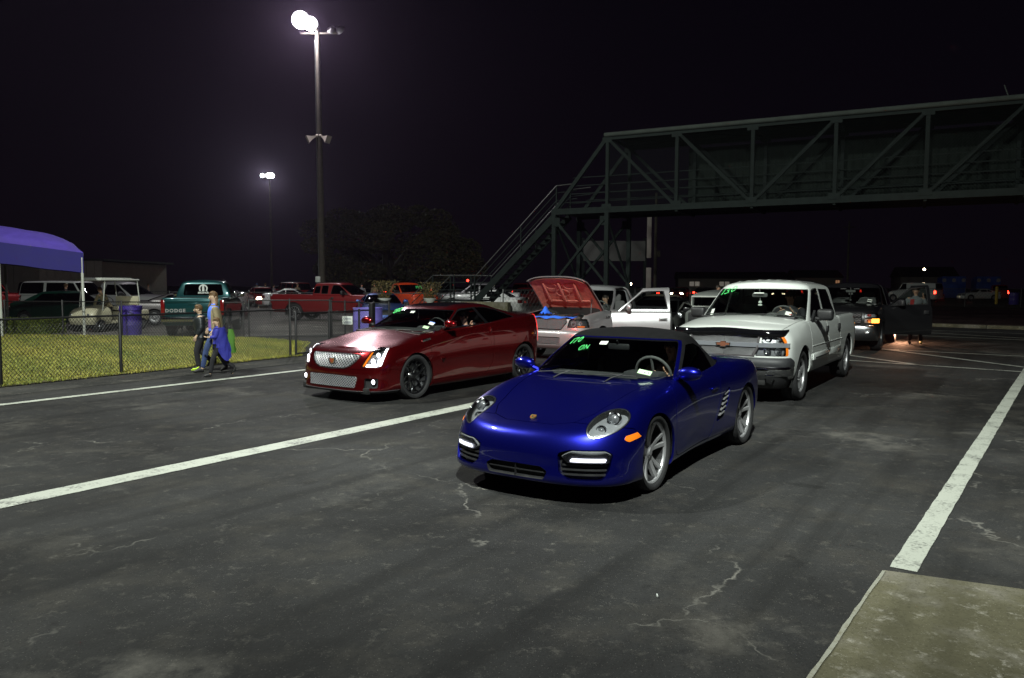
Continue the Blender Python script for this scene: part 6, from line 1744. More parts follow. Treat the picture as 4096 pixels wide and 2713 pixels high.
# legs and bracing
for s in (0, SV[0]):
    for t in (0, 2.7):
        part('leg', lambda q: beam(q, bp(s, t, 0), bp(s, t, zb_ - .12), .17, .17), 'truss_paint')
        part('leg_plate', lambda q: (beam(q, bp(s + (.14 if s == 0 else -.14), t - .09, zb_ - .25), bp(s + (.14 if s == 0 else -.14), t - .09, zb_ - .62), .26, .012, (0, 1, 0))), 'truss_paint')
for t in (0, 2.7):
    part('cross_brace', lambda q: beam(q, bp(.1, t, zb_ - .4), bp(SV[0] - .1, t, 1.9), .10, .10), 'truss_paint')
    part('cross_brace', lambda q: beam(q, bp(.1, t - .11, 1.9), bp(SV[0] - .1, t - .11, zb_ - .4), .10, .10), 'truss_paint')
    part('tie_beam', lambda q: beam(q, bp(0, t, 1.62), bp(SV[0], t, 1.62), .12, .16), 'truss_paint')
for s in (0, SV[0]):
    part('cross_brace', lambda q: beam(q, bp(s, .1, zb_ - .4), bp(s, 2.6, 1.9), .07, .07), 'truss_paint')
# ------------------------------------------------------------------ stair to the bridge
sr = empty('staircase', BO, 0, 'dark steel stair climbing from a railed landing to the footbridge', 'staircase')
for t in (.35, 1.75):
    part('stringer', lambda q: beam(q, bp(-.05, t, zb_ - .05), bp(-4.05, t, .98), .07, .28), 'truss_paint', sr)
for k in range(17):
    u = (k + .5) / 17; part('tread', lambda q: beam(q, bp(-.05 - 4.0 * u, .38, zb_ - .05 - (zb_ - 1.03) * u), bp(-.05 - 4.0 * u, 1.72, zb_ - .05 - (zb_ - 1.03) * u), .26, .035), 'truss_paint', sr)
for t in (.30, 1.80):
    for h_ in (.45, .78, 1.08):
        part('handrail', lambda q: tube(q, [bp(.9, t, zb_ + h_ + .1), bp(-.05, t, zb_ + h_ + .05), bp(-4.05, t, 1.02 + h_)], .021, 6), 'fence_zinc' if h_ > 1 else 'truss_paint', sr)
    for u in (0, .42, 1.0):
        part('rail_post', lambda q: beam(q, bp(-.05 - 4 * u, t, zb_ - (zb_ - 1.0) * u), bp(-.05 - 4 * u, t, zb_ + 1.08 - (zb_ - 1.0) * u), .045), 'truss_paint', sr)
part('landing', lambda q: beam(q, bp(-4.0, 1.05, 1.0), bp(-6.3, 1.05, 1.0), 1.6, .08), 'truss_paint', sr)
for t in (.28, 1.82):
    for h_ in (.45, .80, 1.12): part('handrail', lambda q: tube(q, [bp(-4.0, t, 1.04 + h_), bp(-6.3, t, 1.04 + h_), bp(-7.5, t, .05 + h_)], .021, 6), 'fence_zinc' if h_ > 1 else 'truss_paint', sr)
    for s in (-4.05, -5.15, -6.3): part('rail_post', lambda q: beam(q, bp(s, t, 0), bp(s, t, 2.16), .06), 'truss_paint', sr)
for k in range(5): part('tread', lambda q: beam(q, bp(-6.45 - .24 * k, .38, .85 - .19 * k), bp(-6.45 - .24 * k, 1.72, .85 - .19 * k), .26, .035), 'truss_paint', sr)
bm = BM(); box(bm, (0, 0, .51), (2.2, .35, 1.02), .02); box(bm, (-1.02, .8, .5), (.25, 1.5, 1.0), .02); thing_obj('concrete_wall', bm, 'concrete_mat', 'low pale concrete wall at the foot of the bridge stair', 'wall', None, (-1.12, 32.7, 0), R(-24))

# ------------------------------------------------------------------ light poles
lp = empty('light_pole', (-11.0, 45, 0), 0, 'tall wooden light pole with glaring white floodlight and two loudspeaker horns', 'light pole')
bm = BM(); tube(bm, [(0, 0, -.1), (-.02, 0, 6), (-.05, 0, 12), (-.08, 0, 16.4)], [.20, .175, .15, .12], 14); obj('pole', bm, 'pole_wood', lp)
bm = BM(); tube(bm, [(-.17, -.13, 2.0), (-.19, -.12, 10), (-.19, -.1, 15.5)], .028, 6); obj('conduit', bm, 'fence_zinc', lp)
bm = BM(); box(bm, (-.2, -.18, 2.0), (.28, .18, .34), .03); obj('junction_box', bm, 'sign_white', lp)
bm = BM(); box(bm, (0, 0, 15.9), (2.1, .10, .10), .01); obj('cross_arm', bm, 'pole_wood', lp)
mat('flood_lit', (1, 1, 1), .3, emit=(1, .96, 1), es=7)
mat('flood_lit_far', (1, 1, 1), .3, emit=(.92, 1, .97), es=12)
mat('flood_case', (.20, .20, .20), .4, .6)
def floodlight(par, c, aim, r_, lit, name='floodlight'):
    a = (Vector(aim)).normalized(); mt = Matrix.Translation(Vector(c)) @ a.to_track_quat('Z', 'Y').to_matrix().to_4x4()
    f = empty(name, (0, 0, 0), parent=par)
    bm = BM(); lathe(bm, [(.001, -r_ * .9), (r_ * .35, -r_ * .85), (r_ * .5, -r_ * .5), (r_ * .95, -.02), (r_, 0), (r_ * .96, .01)], 20, mt); obj('housing', bm, 'flood_case', f)
    bm = BM(); lathe(bm, [(.001, .07 * r_), (r_ * .6, .05 * r_), (r_ * .95, .0)], 20, mt); obj('lens', bm, lit, f)
    return f
floodlight(lp, (-.95, -.25, 16.55), (.35, -1, -.42), .52, 'flood_lit')
floodlight(lp, (-.40, -.25, 16.35), (.25, -1, -.42), .42, 'flood_lit')
for k, (x, a) in enumerate(((.75, -.3), (1.20, .5))): floodlight(lp, (x, .1, 16.1), (a, .9, -.5), .30, 'flood_case')
for s in (-1, 1):
    bm = BM()
    mt = Matrix.Translation((-.06 + .14 * s, -.12, 10.15)) @ Vector((s * .85, -.35, -.42)).to_track_quat('Z', 'Y').to_matrix().to_4x4()
    lathe(bm, [(.05, 0), (.08, .12), (.13, .26), (.22, .42), (.32, .54)], 4, mt @ Matrix.Rotation(PI / 4, 4, 'Z')); lathe(bm, [(.08, -.15), (.1, 0), (.05, .02)], 10, mt)
    obj('horn_speaker', bm, 'wall_tan', lp)
fp = empty('light_pole', (-29.4, 95, 0), 0, 'distant slim light pole with a small cluster of lit floodlights', 'light pole')
bm = BM(); tube(bm, [(0, 0, 0), (0, 0, 14.6)], [.16, .10], 10); obj('pole', bm, 'pole_wood', fp)
bm = BM(); box(bm, (-.3, 0, 14.4), (1.6, .1, .1), .01); obj('cross_arm', bm, 'pole_wood', fp)
for x, r_ in ((-.85, .26), (-.1, .34), (.28, .34)): floodlight(fp, (x, -.2, 14.75), (.3, -1, -.3), r_, 'flood_lit_far')
bm = BM(); tube(bm, [(0, 0, 0), (0, 0, 9.0)], [.14, .10], 8); box(bm, (.25, 0, 4.2), (.25, .25, .5), .03); thing_obj('utility_pole', bm, 'pole_wood', 'thin dark utility pole standing beyond the bridge legs', 'pole', None, (11.4, 62, 0))
bm = BM(); tube(bm, [(0, 0, 0), (0, 0, 9.5)], [.15, .10], 8); box(bm, (0, 0, 8.8), (1.6, .1, .1), .02); thing_obj('utility_pole', bm, 'pole_wood', 'thin dark utility pole far right behind the black pickup', 'pole', None, (41, 95, 0))
# board behind the bridge legs
sb = empty('billboard', (7.6, 58, 0), 0, 'blank grey board on posts seen through the bridge legs', 'sign board')
bm = BM(); box(bm, (0, 0, 4.25), (4.6, .12, 1.5), .02); obj('board', bm, 'board_grey', sb)
for x in (-2.3, 2.3):
    bm = BM(); box(bm, (x, .1, 2.6), (.22, .22, 5.2), .01); obj('post', bm, 'truss_paint', sb)
bm = BM(); box(bm, (0, 0, 1.5), (.34, .2, 3.0), .01); box(bm, (0, 0, 5.2), (.30, .2, 3.0), .01); thing_obj('marker_post', bm, 'wall_pale', 'tall pale square post right of the blank board', 'post', None, (10.0, 57, 1.9 - 1.9))

# ------------------------------------------------------------------ awning, warehouse
aw = empty('awning', (-14.5, 26.3, 0), R(29), 'purple barrel-vault awning on slim white posts by the lawn', 'awning')
L_ = 7.5; rings = []
def vault():
    q = BM(); n, m_ = 26, 14; V = []
    for i in range(n + 1):
        u = i / n; x = -L_ * u; zl = 2.10 + .125 * (-x)
        # hip at the right end: the vault rises over the first 1.6 m
        k = min(1, (-x) / 1.7); rise = .56 * math.sqrt(max(0, 1 - (1 - k) ** 2)) + .02
        row = [q.verts.new((x, .02, zl + .66))]
        for j in range(1, m_):
            a = PI * j / m_; row.append(q.verts.new((x, 1.3 - 1.3 * math.cos(a), zl + .68 + rise * math.sin(a) + .015 * math.sin(x * 5 + j))))
        row += [q.verts.new((x, 2.6, zl + .66))]
        V.append(row)
    for i in range(n):
        for j in range(len(V[0]) - 1): q.faces.new((V[i][j], V[i + 1][j], V[i + 1][j + 1], V[i][j + 1]))
    return q
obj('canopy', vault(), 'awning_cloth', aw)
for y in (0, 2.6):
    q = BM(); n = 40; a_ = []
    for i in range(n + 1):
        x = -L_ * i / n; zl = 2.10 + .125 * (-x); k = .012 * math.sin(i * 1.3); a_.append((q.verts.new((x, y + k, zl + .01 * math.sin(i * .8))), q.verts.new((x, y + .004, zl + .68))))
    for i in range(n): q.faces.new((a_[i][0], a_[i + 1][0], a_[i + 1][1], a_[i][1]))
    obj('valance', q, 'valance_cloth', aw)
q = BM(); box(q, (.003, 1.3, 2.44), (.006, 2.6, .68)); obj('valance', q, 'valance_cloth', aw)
for x in (0, -2.35, -5.2):
    for y in (.04, 2.55):
        bm = BM(); z1 = 2.12 + .125 * (-x); tube(bm, [(x + (-.05 if x else -.04), y, 0), (x + (-.05 if x else -.04), y, z1 + .5)], .045, 8); obj('post', bm, 'white_metal' if y < 1 else 'fence_zinc', aw)
for i in range(6):
    x = -L_ * i / 5; bm = BM(); pts = [(x, 1.3 - 1.28 * math.cos(PI * j / 10), 2.10 + .125 * (-x) + .64 + (.54 if i else .0) * math.sin(PI * j / 10)) for j in range(11)]; tube(bm, pts, .02, 5); obj('hoop', bm, 'fence_zinc', aw)
wh = empty('warehouse', (-38, 66, 0), 0, 'low pale metal warehouse behind the awning with a bright wall lamp', 'building')
def wall_panel(par, x0, y0, x1, y1, z, m_, n=10, name='wall_panel'):
    d = Vector((x1 - x0, y1 - y0, 0)); L = d.length; d.normalize()
    for i in range(n):
        a = Vector((x0, y0, 0)) + d * (L * i / n + .02); b = Vector((x0, y0, 0)) + d * (L * (i + 1) / n - .02)
        q = BM(); beam(q, a + UZ * z / 2, b + UZ * z / 2, .12, z); obj(name, q, m_, par, True)
wall_panel(wh, .3, -4, 5.5, -4.3, 3.6, 'wall_tan', 8); wall_panel(wh, -12, -14.5, .3, -4, 3.45, 'wall_pale', 9)
bm = BM(); prism(bm, [(-12, -14.9), (.5, -4.3), (5.8, -4.6), (5.8, 8), (-14, 8)], 'z', 3.50, 3.66); obj('roof', bm, 'truss_top', wh)
bm = BM(); prism(bm, [(-11.8, -14), (.2, -3.9), (5.3, -4.1), (5.3, 7.5), (-13.5, 7.5)], 'z', 0, 3.45); obj('core_wall', bm, 'wall_tan', wh)
for k, x in enumerate((-7.6, -4.6)):
    t = (x + 12) / 12.3; y = -14.5 + 10.5 * t
    bm = BM(); beam(bm, (x - .55, y - .55, 1.3), (x + .45, y + .35, 1.3), .2, 2.6); obj('roller_door', bm, 'wall_tan', wh)
bm = BM(); ball(bm, (-9.4, -12.6, 2.75), .22, (1, 1, .8), 12); obj('wall_lamp', bm, 'flood_lit_far', wh)
lamp_light_later = [('wall_lamp_glow', wh, (-8.9, -13.6, 2.7), 120, (1, .92, .95))]
# ------------------------------------------------------------------ greenery
def leaf_cloud(fn, n_, size, seed=1, squash=.6):
    """leaf-sized quads through a volume; fn(rng, n) -> points"""
    rng = np.random.default_rng(seed); P = fn(rng, n_); n_ = len(P)
    a = rng.normal(size=(n_, 3)); a /= np.linalg.norm(a, axis=1, keepdims=True)
    b = rng.normal(size=(n_, 3)); b -= a * (a * b).sum(1, keepdims=True); b /= np.linalg.norm(b, axis=1, keepdims=True)
    s = size * rng.uniform(.6, 1.4, (n_, 1))
    V = np.stack([P - a * s, P + b * s * squash, P + a * s, P - b * s * squash], 1).reshape(-1, 3)
    me = bpy.data.meshes.new('leaves'); me.vertices.add(n_ * 4); me.vertices.foreach_set('co', V.astype(np.float32).ravel())
    me.loops.add(n_ * 4); me.loops.foreach_set('vertex_index', np.arange(n_ * 4, dtype=np.int32)); me.polygons.add(n_); me.polygons.foreach_set('loop_start', np.arange(0, n_ * 4, 4, dtype=np.int32)); me.update(calc_edges=True)
    return me
def crown_pts(rng, n_):
    C_ = []
    for k in range(70):
        u = rng.normal(size=3); u /= np.linalg.norm(u); rr = rng.uniform(.45, 1.0) ** .5
        C_.append((u[0] * 8.2 * rr, u[1] * 7.5 * rr, 5.1 + max(-.72, u[2]) * 4.3 * rr + .5 * math.sin(u[0] * 5), rng.uniform(.8, 1.9)))
    C_ = np.array(C_); k = rng.integers(0, len(C_), n_); v = rng.normal(size=(n_, 3)); v /= np.linalg.norm(v, axis=1, keepdims=True)
    r_ = C_[k, 3:4] * rng.uniform(.5, 1.0, (n_, 1)) ** .4
    return C_[k, :3] + v * r_ * np.array([1, 1, .75])
def leaf_mat(name, c0, c1):
    m = bpy.data.materials.new(name); MATS[name] = m; n, l, b = nodes_of(m)
    g = n.new('ShaderNodeNewGeometry'); r = n.new('ShaderNodeValToRGB'); r.color_ramp.elements[0].color = (*c0, 1); r.color_ramp.elements[1].color = (*c1, 1)
    l.new(g.outputs['Random Per Island'], r.inputs[0]); l.new(r.outputs[0], b.inputs['Base Color']); b.inputs['Roughness'].default_value = .7
leaf_mat('oak_leaf', (.035, .038, .016), (.12, .11, .05)); leaf_mat('hedge_leaf', (.04, .075, .008), (.20, .24, .025)); leaf_mat('plant_leaf', (.04, .045, .012), (.16, .11, .03))
tr = empty('oak_tree', (-11.6, 75, 0), 0, 'broad dark live oak behind the tall light pole', 'tree')
me = leaf_cloud(crown_pts, 60000, .12, 4); me.materials.append(M('oak_leaf')); o = bpy.data.objects.new('crown', me); C.objects.link(o); o.parent = tr; o.scale = (1.03, 1, .93)
bm = BM(); tube(bm, [(0, 0, -.2), (.1, 0, 1.5), (0, .1, 2.6)], [.75, .55, .5], 12); obj('trunk', bm, 'bark', tr)
for k in range(9):
    a = k * 2 * PI / 9 + .3; bm = BM(); r3 = rnd.uniform(4.5, 6.5)
    tube(bm, [(0, .1, 2.2), (r3 * .3 * math.cos(a), r3 * .3 * math.sin(a), 3.6), (r3 * .7 * math.cos(a + .2), r3 * .7 * math.sin(a + .2), 5.4), (r3 * math.cos(a), r3 * math.sin(a), 7.2)], [.34, .26, .16, .06], 8); obj('limb', bm, 'bark', tr)
he = empty('hedge', (-18.6, 27.0, 0), 0, 'low clipped green hedge at the left under the awning', 'hedge')
def hedge_pts(rng, n_):
    u = rng.uniform(0, 1, (n_, 3)); face = rng.uniform(0, 1, n_)
    P = np.stack([-2.6 + 5.3 * u[:, 0], -.55 + 1.1 * u[:, 1], .5 * u[:, 2] + .02], 1)
    t = face < .4; P[t, 2] = .5 + rng.normal(0, .02, t.sum()); s_ = (face >= .4) & (face < .85); P[s_, 1] = -.56 + rng.normal(0, .02, s_.sum())
    e_ = face >= .93; P[e_, 0] = 2.68 + rng.normal(0, .03, e_.sum())
    return P
me = leaf_cloud(hedge_pts, 26000, .030, 8); me.materials.append(M('hedge_leaf')); o = bpy.data.objects.new('foliage', me); C.objects.link(o); o.parent = he
bm = BM(); box(bm, (.03, 0, .24), (5.2, 1.0, .46), .08); obj('inner_branches', bm, 'bark', he)
def planter(x, y, h_, label, spread=.55, n_=900, seed=1):
    e = empty('planter', (x, y, 0), 0, label, 'planter', 'planters along the fence by the bridge stair')
    bm = BM(); box(bm, (0, 0, h_ / 2), (.42, .42, h_), .02); obj('pedestal', bm, 'white_metal', e)
    bm = BM(); lathe(bm, [(.10, h_), (.24, h_ + .10), (.30, h_ + .22), (.27, h_ + .20), (.001, h_ + .18)], 14); obj('bowl', bm, 'white_metal', e)
    def pts(rng, n2):
        a = rng.uniform(0, 2 * PI, n2); r_ = spread * rng.uniform(0, 1, n2) ** .6; z = rng.uniform(0, 1, n2)
        return np.stack([r_ * np.cos(a) * (.4 + z), r_ * np.sin(a) * (.4 + z), h_ + .2 + .75 * z], 1)
    me = leaf_cloud(pts, n_, .05, seed, .3); me.materials.append(M('plant_leaf')); o = bpy.data.objects.new('foliage', me); C.objects.link(o); o.parent = e
    return e
planter(-5.35, 32.5, .95, 'white pedestal planter with leafy plant in front of the blue car', .5, 900, 2)
planter(-3.75, 35.3, .9, 'white pedestal planter with leafy plant beside the bridge stair landing', .5, 900, 3)
# ------------------------------------------------------------------ barrels
def barrel(x, y, label, m_='purple_plastic', h_=.92, r_=.31, liner=False):
    e = empty('trash_barrel', (x, y, 0), rnd.uniform(0, 3), label, 'trash barrel', 'purple trash barrels')
    bm = BM(); lathe(bm, [(.001, .0), (r_ * .94, 0), (r_ * .96, .03), (r_, h_ * .33), (r_ * 1.02, h_ * .35), (r_, h_ * .37), (r_, h_ * .66), (r_ * 1.02, h_ * .68), (r_, h_ * .70), (r_ * .98, h_ - .03), (r_ * 1.03, h_ - .02), (r_ * 1.03, h_), (r_ * .95, h_), (r_ * .93, h_ - .3), (.001, h_ - .3)], 28); obj('drum', bm, m_, e)
    if liner:
        bm = BM(); n = 28; lathe(bm, [(r_ * .95, h_ - .1), (r_ * .97, h_ + .015), (r_ * 1.05, h_ + .005), (r_ * 1.06, h_ - .13)], n)
        for v in bm.verts: v.co += Vector((rnd.uniform(-.012, .012), rnd.uniform(-.012, .012), rnd.uniform(-.015, .015)))
        obj('liner_bag', bm, 'purple_plastic', e)
    return e
barrel(-13.0, 26.4, 'purple trash barrel with bag liner beside the golf cart', liner=True, h_=.98, r_=.34)
barrel(-9.9, 26.0, 'purple trash barrel half hidden behind the walking woman', h_=.95, r_=.33)
barrel(-4.15, 22.3, 'pale purple trash barrel behind the maroon coupe by the gate post', 'purple_pale', 1.08, .42)
barrel(46.6, 72, 'lone purple barrel far right beside a yellow bollard', h_=1.12, r_=.42)
# ------------------------------------------------------------------ parked vehicles
paint('tan_paint', (.30, .26, .20), metal=.3); paint('navy_paint', (.008, .012, .05), metal=.3); paint('mid_red_paint', (.30, .012, .012), metal=.2)
mat('wheel_dark', (.02, .02, .02), .6)
def make_auto(car, kind='sedan', P='grey_paint', lit=None, res=1, wheel_style='steel', bright=False):
    """generic car of a given body kind; lit = 'head', 'tail' or None"""
    K = dict(
        sedan=dict(L=(.90, -3.75), wb=2.8, W=.90, belt=[(.9, .68), (.4, .80), (-.4, .92), (-1.5, .96), (-3, 1.0), (-3.8, .98)], roof=1.44, xc=-.35, xh=-1.15, xe=-3.15, xer=-2.45, wr=.58, cut=-2.95),
        coupe=dict(L=(.95, -3.70), wb=2.72, W=.92, belt=[(.9, .70), (.4, .82), (-.4, .94), (-1.5, .97), (-3, 1.02), (-3.7, 1.02)], roof=1.38, xc=-.45, xh=-1.25, xe=-3.1, xer=-2.3, wr=.56, cut=-2.9),
        suv=dict(L=(.92, -4.15), wb=3.05, W=.98, belt=[(.9, .95), (.3, 1.08), (-.4, 1.16), (-2, 1.18), (-4.2, 1.18)], roof=1.86, xc=-.45, xh=-1.05, xe=-4.10, xer=-3.95, wr=.74, cut=-4.0),
        van=dict(L=(.85, -4.6), wb=3.5, W=1.0, belt=[(.9, .95), (.4, 1.10), (-.2, 1.20), (-2, 1.24), (-4.6, 1.24)], roof=2.05, xc=-.10, xh=-.75, xe=-4.55, xer=-4.45, wr=.84, cut=-4.4),
        hatch=dict(L=(.82, -3.25), wb=2.55, W=.86, belt=[(.8, .70), (.3, .84), (-.4, .95), (-1.5, .99), (-3.2, 1.02)], roof=1.47, xc=-.30, xh=-1.05, xe=-3.20, xer=-2.75, wr=.60, cut=-3.1),
    )[kind]
    xf, xr = K['L']; W_ = K['W']; wb = K['wb']; belt = K['belt']; tall = kind in ('suv', 'van')
    Rt = .37 if tall else .325; Ra = Rt + .06; zs = .28 if tall else .20
    bz = lambda k, o=0: [(x, zs + (z - zs) * k + o) for x, z in belt]
    rails = [
        (xf - .05, .45, 2.8, xr + .05, .35, 3, [(0, W_ - .12)], [(0, zs)]),
        (xf, .48, 2.7, xr, .38, 3, [(xf, W_ - .04), (0, W_), (xr, W_ - .04)], [(0, zs + .05)]),
        (xf + .01, .50, 2.7, xr - .01, .38, 3, [(xf, W_ - .03), (0, W_ + .01), (xr, W_ - .03)], bz(.45)),
        (xf - .02, .52, 2.6, xr, .38, 3, [(xf, W_ - .05), (0, W_), (xr, W_ - .05)], bz(.78)),
        (xf - .08, .52, 2.6, xr + .03, .36, 3, [(xf, W_ - .12), (0, W_ - .07), (xr, W_ - .11)], bz(.97)),
        (xf - .16, .44, 2.6, xr + .10, .30, 3, [(xf, W_ - .28), (xr, W_ - .24)], bz(1.0, .02)),
        (xf - .22, .1, 2, xr + .2, .2, 2, [(0, 0)], bz(1.0, .05)),
    ]
    ns = (20, 46, 14) if res == 0 else (34, 90, 26)
    m = onion(rails, ns, 4 if res == 0 else 6)
    XW = (0, -wb); m = arches(m, XW, (Ra, Ra), (Rt, Rt), .45, .012, .06)
    tp = lambda q: np.stack([q.V[:, 0], np.abs(q.V[:, 1])], 1); sd = lambda q: np.stack([q.V[:, 0], q.V[:, 2]], 1); fr = lambda q: np.stack([np.abs(q.V[:, 1]), q.V[:, 2]], 1)
    zb0 = float(smooth_interp(np.array([-1.5]), belt)[0])
    hz = float(smooth_interp(np.array([xf - .2]), belt)[0]); rz = belt[-1][1]
    lampz = hz - .07
    hl, m = cut_panel(m, rpoly(fr(m), [(.46, lampz + .06), (W_ + .1, lampz + .07), (W_ + .1, lampz - .08), (.50, lampz - .08)], .02) + np.where(m.V[:, 0] > xf - .34, 0, -1), .004)
    gl_, m = cut_panel(m, rpoly(fr(m), [(-1, lampz + .05), (.42, lampz + .05), (.38, lampz - .12), (-1, lampz - .12)], .02) + np.where(m.V[:, 0] > .3, 0, -1), .004)
    tz = (rz - .12, rz - .30) if not tall else (rz - .02, rz - .38)
    tl_, m = cut_panel(m, rpoly(fr(m), [(W_ - (.36 if not tall else .20), tz[0]), (W_ + .1, tz[0]), (W_ + .1, tz[1]), (W_ - (.36 if not tall else .20), tz[1])], .02) + np.where(m.V[:, 0] < xr + .30, 0, -1), .004)
    doors = [(-.42, -1.50), (-1.52, -2.45)] if kind not in ('coupe',) else [(-.42, -1.75)]
    dl = []
    for x0, x1 in doors:
        q, m = cut_panel(m, rpoly(sd(m), [(x0, 3), (x0, zs + .08), (x1, zs + .08), (x1, 3)], .02) + np.where(np.abs(m.V[:, 1]) > .55, 0, -1), .012); dl.append(q)
    obj('body_shell', both(lip(m, .02)), P, car)
    for q in dl:
        for g in (lambda a: a, mir): obj('door', g(q), P, car)
    obj('inner_liner', both(join(off(m, -.04), *[off(q, -.05) for q in dl])), 'inside_black', car)
    obj('grille', both(off(gl_, -.02)), 'black_plastic', car)
    for g in (lambda a: a, mir):
        obj('headlight', g(off(hl, -.004)), 'warm_lit' if lit == 'head' else 'lamp_bulb_glass', car)
        obj('tail_light', g(off(tl_, -.004)), 'red_lit' if lit == 'tail' else 'red_lens', car)
    xc, xh, xe, xer, zr, wr = K['xc'], K['xh'], K['xe'], K['xer'], K['roof'], K['wr']
    bb = lambda o: [(x, z + o) for x, z in belt]
    gr = [
        (xc, .42, 2.5, xe, .30 if not tall else .12, 3, [(0, W_ - .12)], bb(-.01)),
        (xc - .1, .42, 2.5, xe + .06, .30 if not tall else .12, 3, [(0, W_ - .14)], bb(.06)),
        (xc + (xh - xc) * .6, .38, 2.6, xe + (xer - xe) * .6, .3 if not tall else .12, 3, [(0, (W_ - .14) * .45 + wr * .55)], [(0, zb0 + (zr - zb0) * .60)]),
        (xh, .30, 2.7, xer, .28 if not tall else .12, 3, [(0, wr)], [(xh, zr - .06), ((xh + xer) / 2, zr - .04), (xer, zr - .07)]),
        (xh - .08, .22, 2.7, xer + .12, .2, 3, [(0, wr - .12)], [(xh, zr - .02), ((xh + xer) / 2, zr + .0), (xer, zr - .03)]),
        (xh - .12, .1, 2, xer + .2, .1, 2, [(0, 0)], [(xh, zr), ((xh + xer) / 2, zr + .025), (xer, zr - .01)]),
    ]
    g = onion(gr, ns, 4 if res == 0 else 6)
    az = lambda q: np.stack([q.A[:, 0] * .9, q.V[:, 2]], 1)
    ws, g = cut_panel(g, rpoly(az(g), [(-1, zb0 - .05), (.78, zb0 + .02), (.76, zr - .11), (-1, zr - .085)], .03), .002)
    rw, g = cut_panel(g, rpoly(np.stack([(3 - g.A[:, 0]) * .9, g.V[:, 2]], 1), [(-1, zb0 + .07), (.72, zb0 + .07), (.70, zr - .13), (-1, zr - .10)], .03), .002)
    sidew = np.where((g.V[:, 1] > .2) & (g.A[:, 0] > .95) & (g.A[:, 0] < 2.08), 0, -1)
    zt = zr - .11; W1 = []
    if kind == 'suv': segs = [(-.95, -1.55), (-1.65, -2.62), (-2.75, -3.95)]
    elif kind == 'van': segs = [(-.62, -1.35)]
    elif kind == 'coupe': segs = [(-.95, -1.95), (-2.0, -2.5)]
    else: segs = [(-.90, -1.52), (-1.60, -2.48)]
    wins = []
    for i, (a, b) in enumerate(segs):
        lo, hi = zb0 + .07, zt; sl = (xh - xc) * .8
        poly = [(a, lo), (a + (sl * .65 if i == 0 else 0), hi), (b + (.30 if (i == len(segs) - 1 and not tall) else 0), hi), (b, lo)]
        q, g = cut_panel(g, rpoly(sd(g), poly, .03) + np.where((g.V[:, 1] > .2) & (g.A[:, 0] > .95) & (g.A[:, 0] < 2.08), 0, -1), .002); wins.append(q)
    obj('roof_shell', both(lip(g, .012)), P, car)
    obj('windscreen', both(off(ws, -.003)), 'glass_dark', car); obj('rear_window', both(off(rw, -.003)), 'glass_dark', car)
    for q in wins:
        for gg in (lambda a: a, mir): obj('side_window', gg(off(q, -.003)), 'glass_dark', car)
    bm = BM(); box(bm, ((xf + xr) / 2, 0, zs + .04), (xf - xr - .5, W_ * 1.45, .10), .02); obj('floor_pan', bm, 'inside_black', car)
    wells(car, XW, (Ra, Ra), (Rt, Rt), W_ - .35, W_ - .05)
    for s in (1, -1):
        bm = BM(); box(bm, (xc - .55, (W_ + .07) * s, zb0 + .07), (.10, .20, .13), .04, seg=2); obj('side_mirror', bm, P, car)
    for x in XW:
        for s in (1, -1): wheel(car, x, (W_ - .115) * s, Rt, Rt * .66, .21, wheel_style, 'alloy', simple=True, disc=False)
    bm = BM(); box(bm, (xr - .012, 0, rz - .42 if not tall else rz - .45), (.02, .32, .16), .005); obj('number_plate', bm, 'sticker_white', car)
    return car
def put(e, x, y, yaw): e.location = (x, y, 0); e.rotation_euler = (0, 0, R(yaw)); return e
def recolour(root, old, new):
    stack = [root]
    while stack:
        o = stack.pop(); stack += list(o.children)
        if o.type == 'MESH':
            for sl in o.material_slots:
                if sl.material and sl.material.name == old: sl.link = 'OBJECT'; sl.material = MATS[new]
# individually recognisable ones
c_ = put(empty('sedan'), -16.2, 30.6, -12); tag(c_, 'dark green sedan parked behind the hedge with tail towards the camera', 'car'); make_auto(c_, 'sedan', 'dark_green_paint', res=1)
c_ = put(empty('suv'), -19.9, 38.2, -4); tag(c_, 'white boxy utility wagon with big dark side windows, seen side on', 'car'); make_auto(c_, 'suv', 'white_paint', res=1); 
c_ = put(empty('sedan'), -12.4, 33.6, 14); tag(c_, 'dark grey low sedan between the green and the red pickups', 'car'); make_auto(c_, 'coupe', 'grey_paint', res=1)
c_ = put(empty('coupe'), -5.2, 31.6, -75); tag(c_, 'blue coupe facing the fence behind the white planter', 'car'); make_auto(c_, 'coupe', 'sky_blue_paint', res=1)
c_ = put(empty('sedan'), -2.9, 46.0, 168); tag(c_, 'white sedan parked behind the railing of the stair landing', 'car'); make_auto(c_, 'sedan', 'white_paint', res=1)
c_ = put(empty('sports_car'), 3.75, 22.6, -125); tag(c_, 'black low car between the silver pickup door and the hot rod', 'car'); make_auto(c_, 'coupe', 'black_paint', res=1)
c_ = put(empty('sports_car'), 5.2, 30.6, -124); tag(c_, 'dark yellow striped coupe glimpsed through the open door window', 'car'); make_auto(c_, 'coupe', 'tan_paint', res=1)

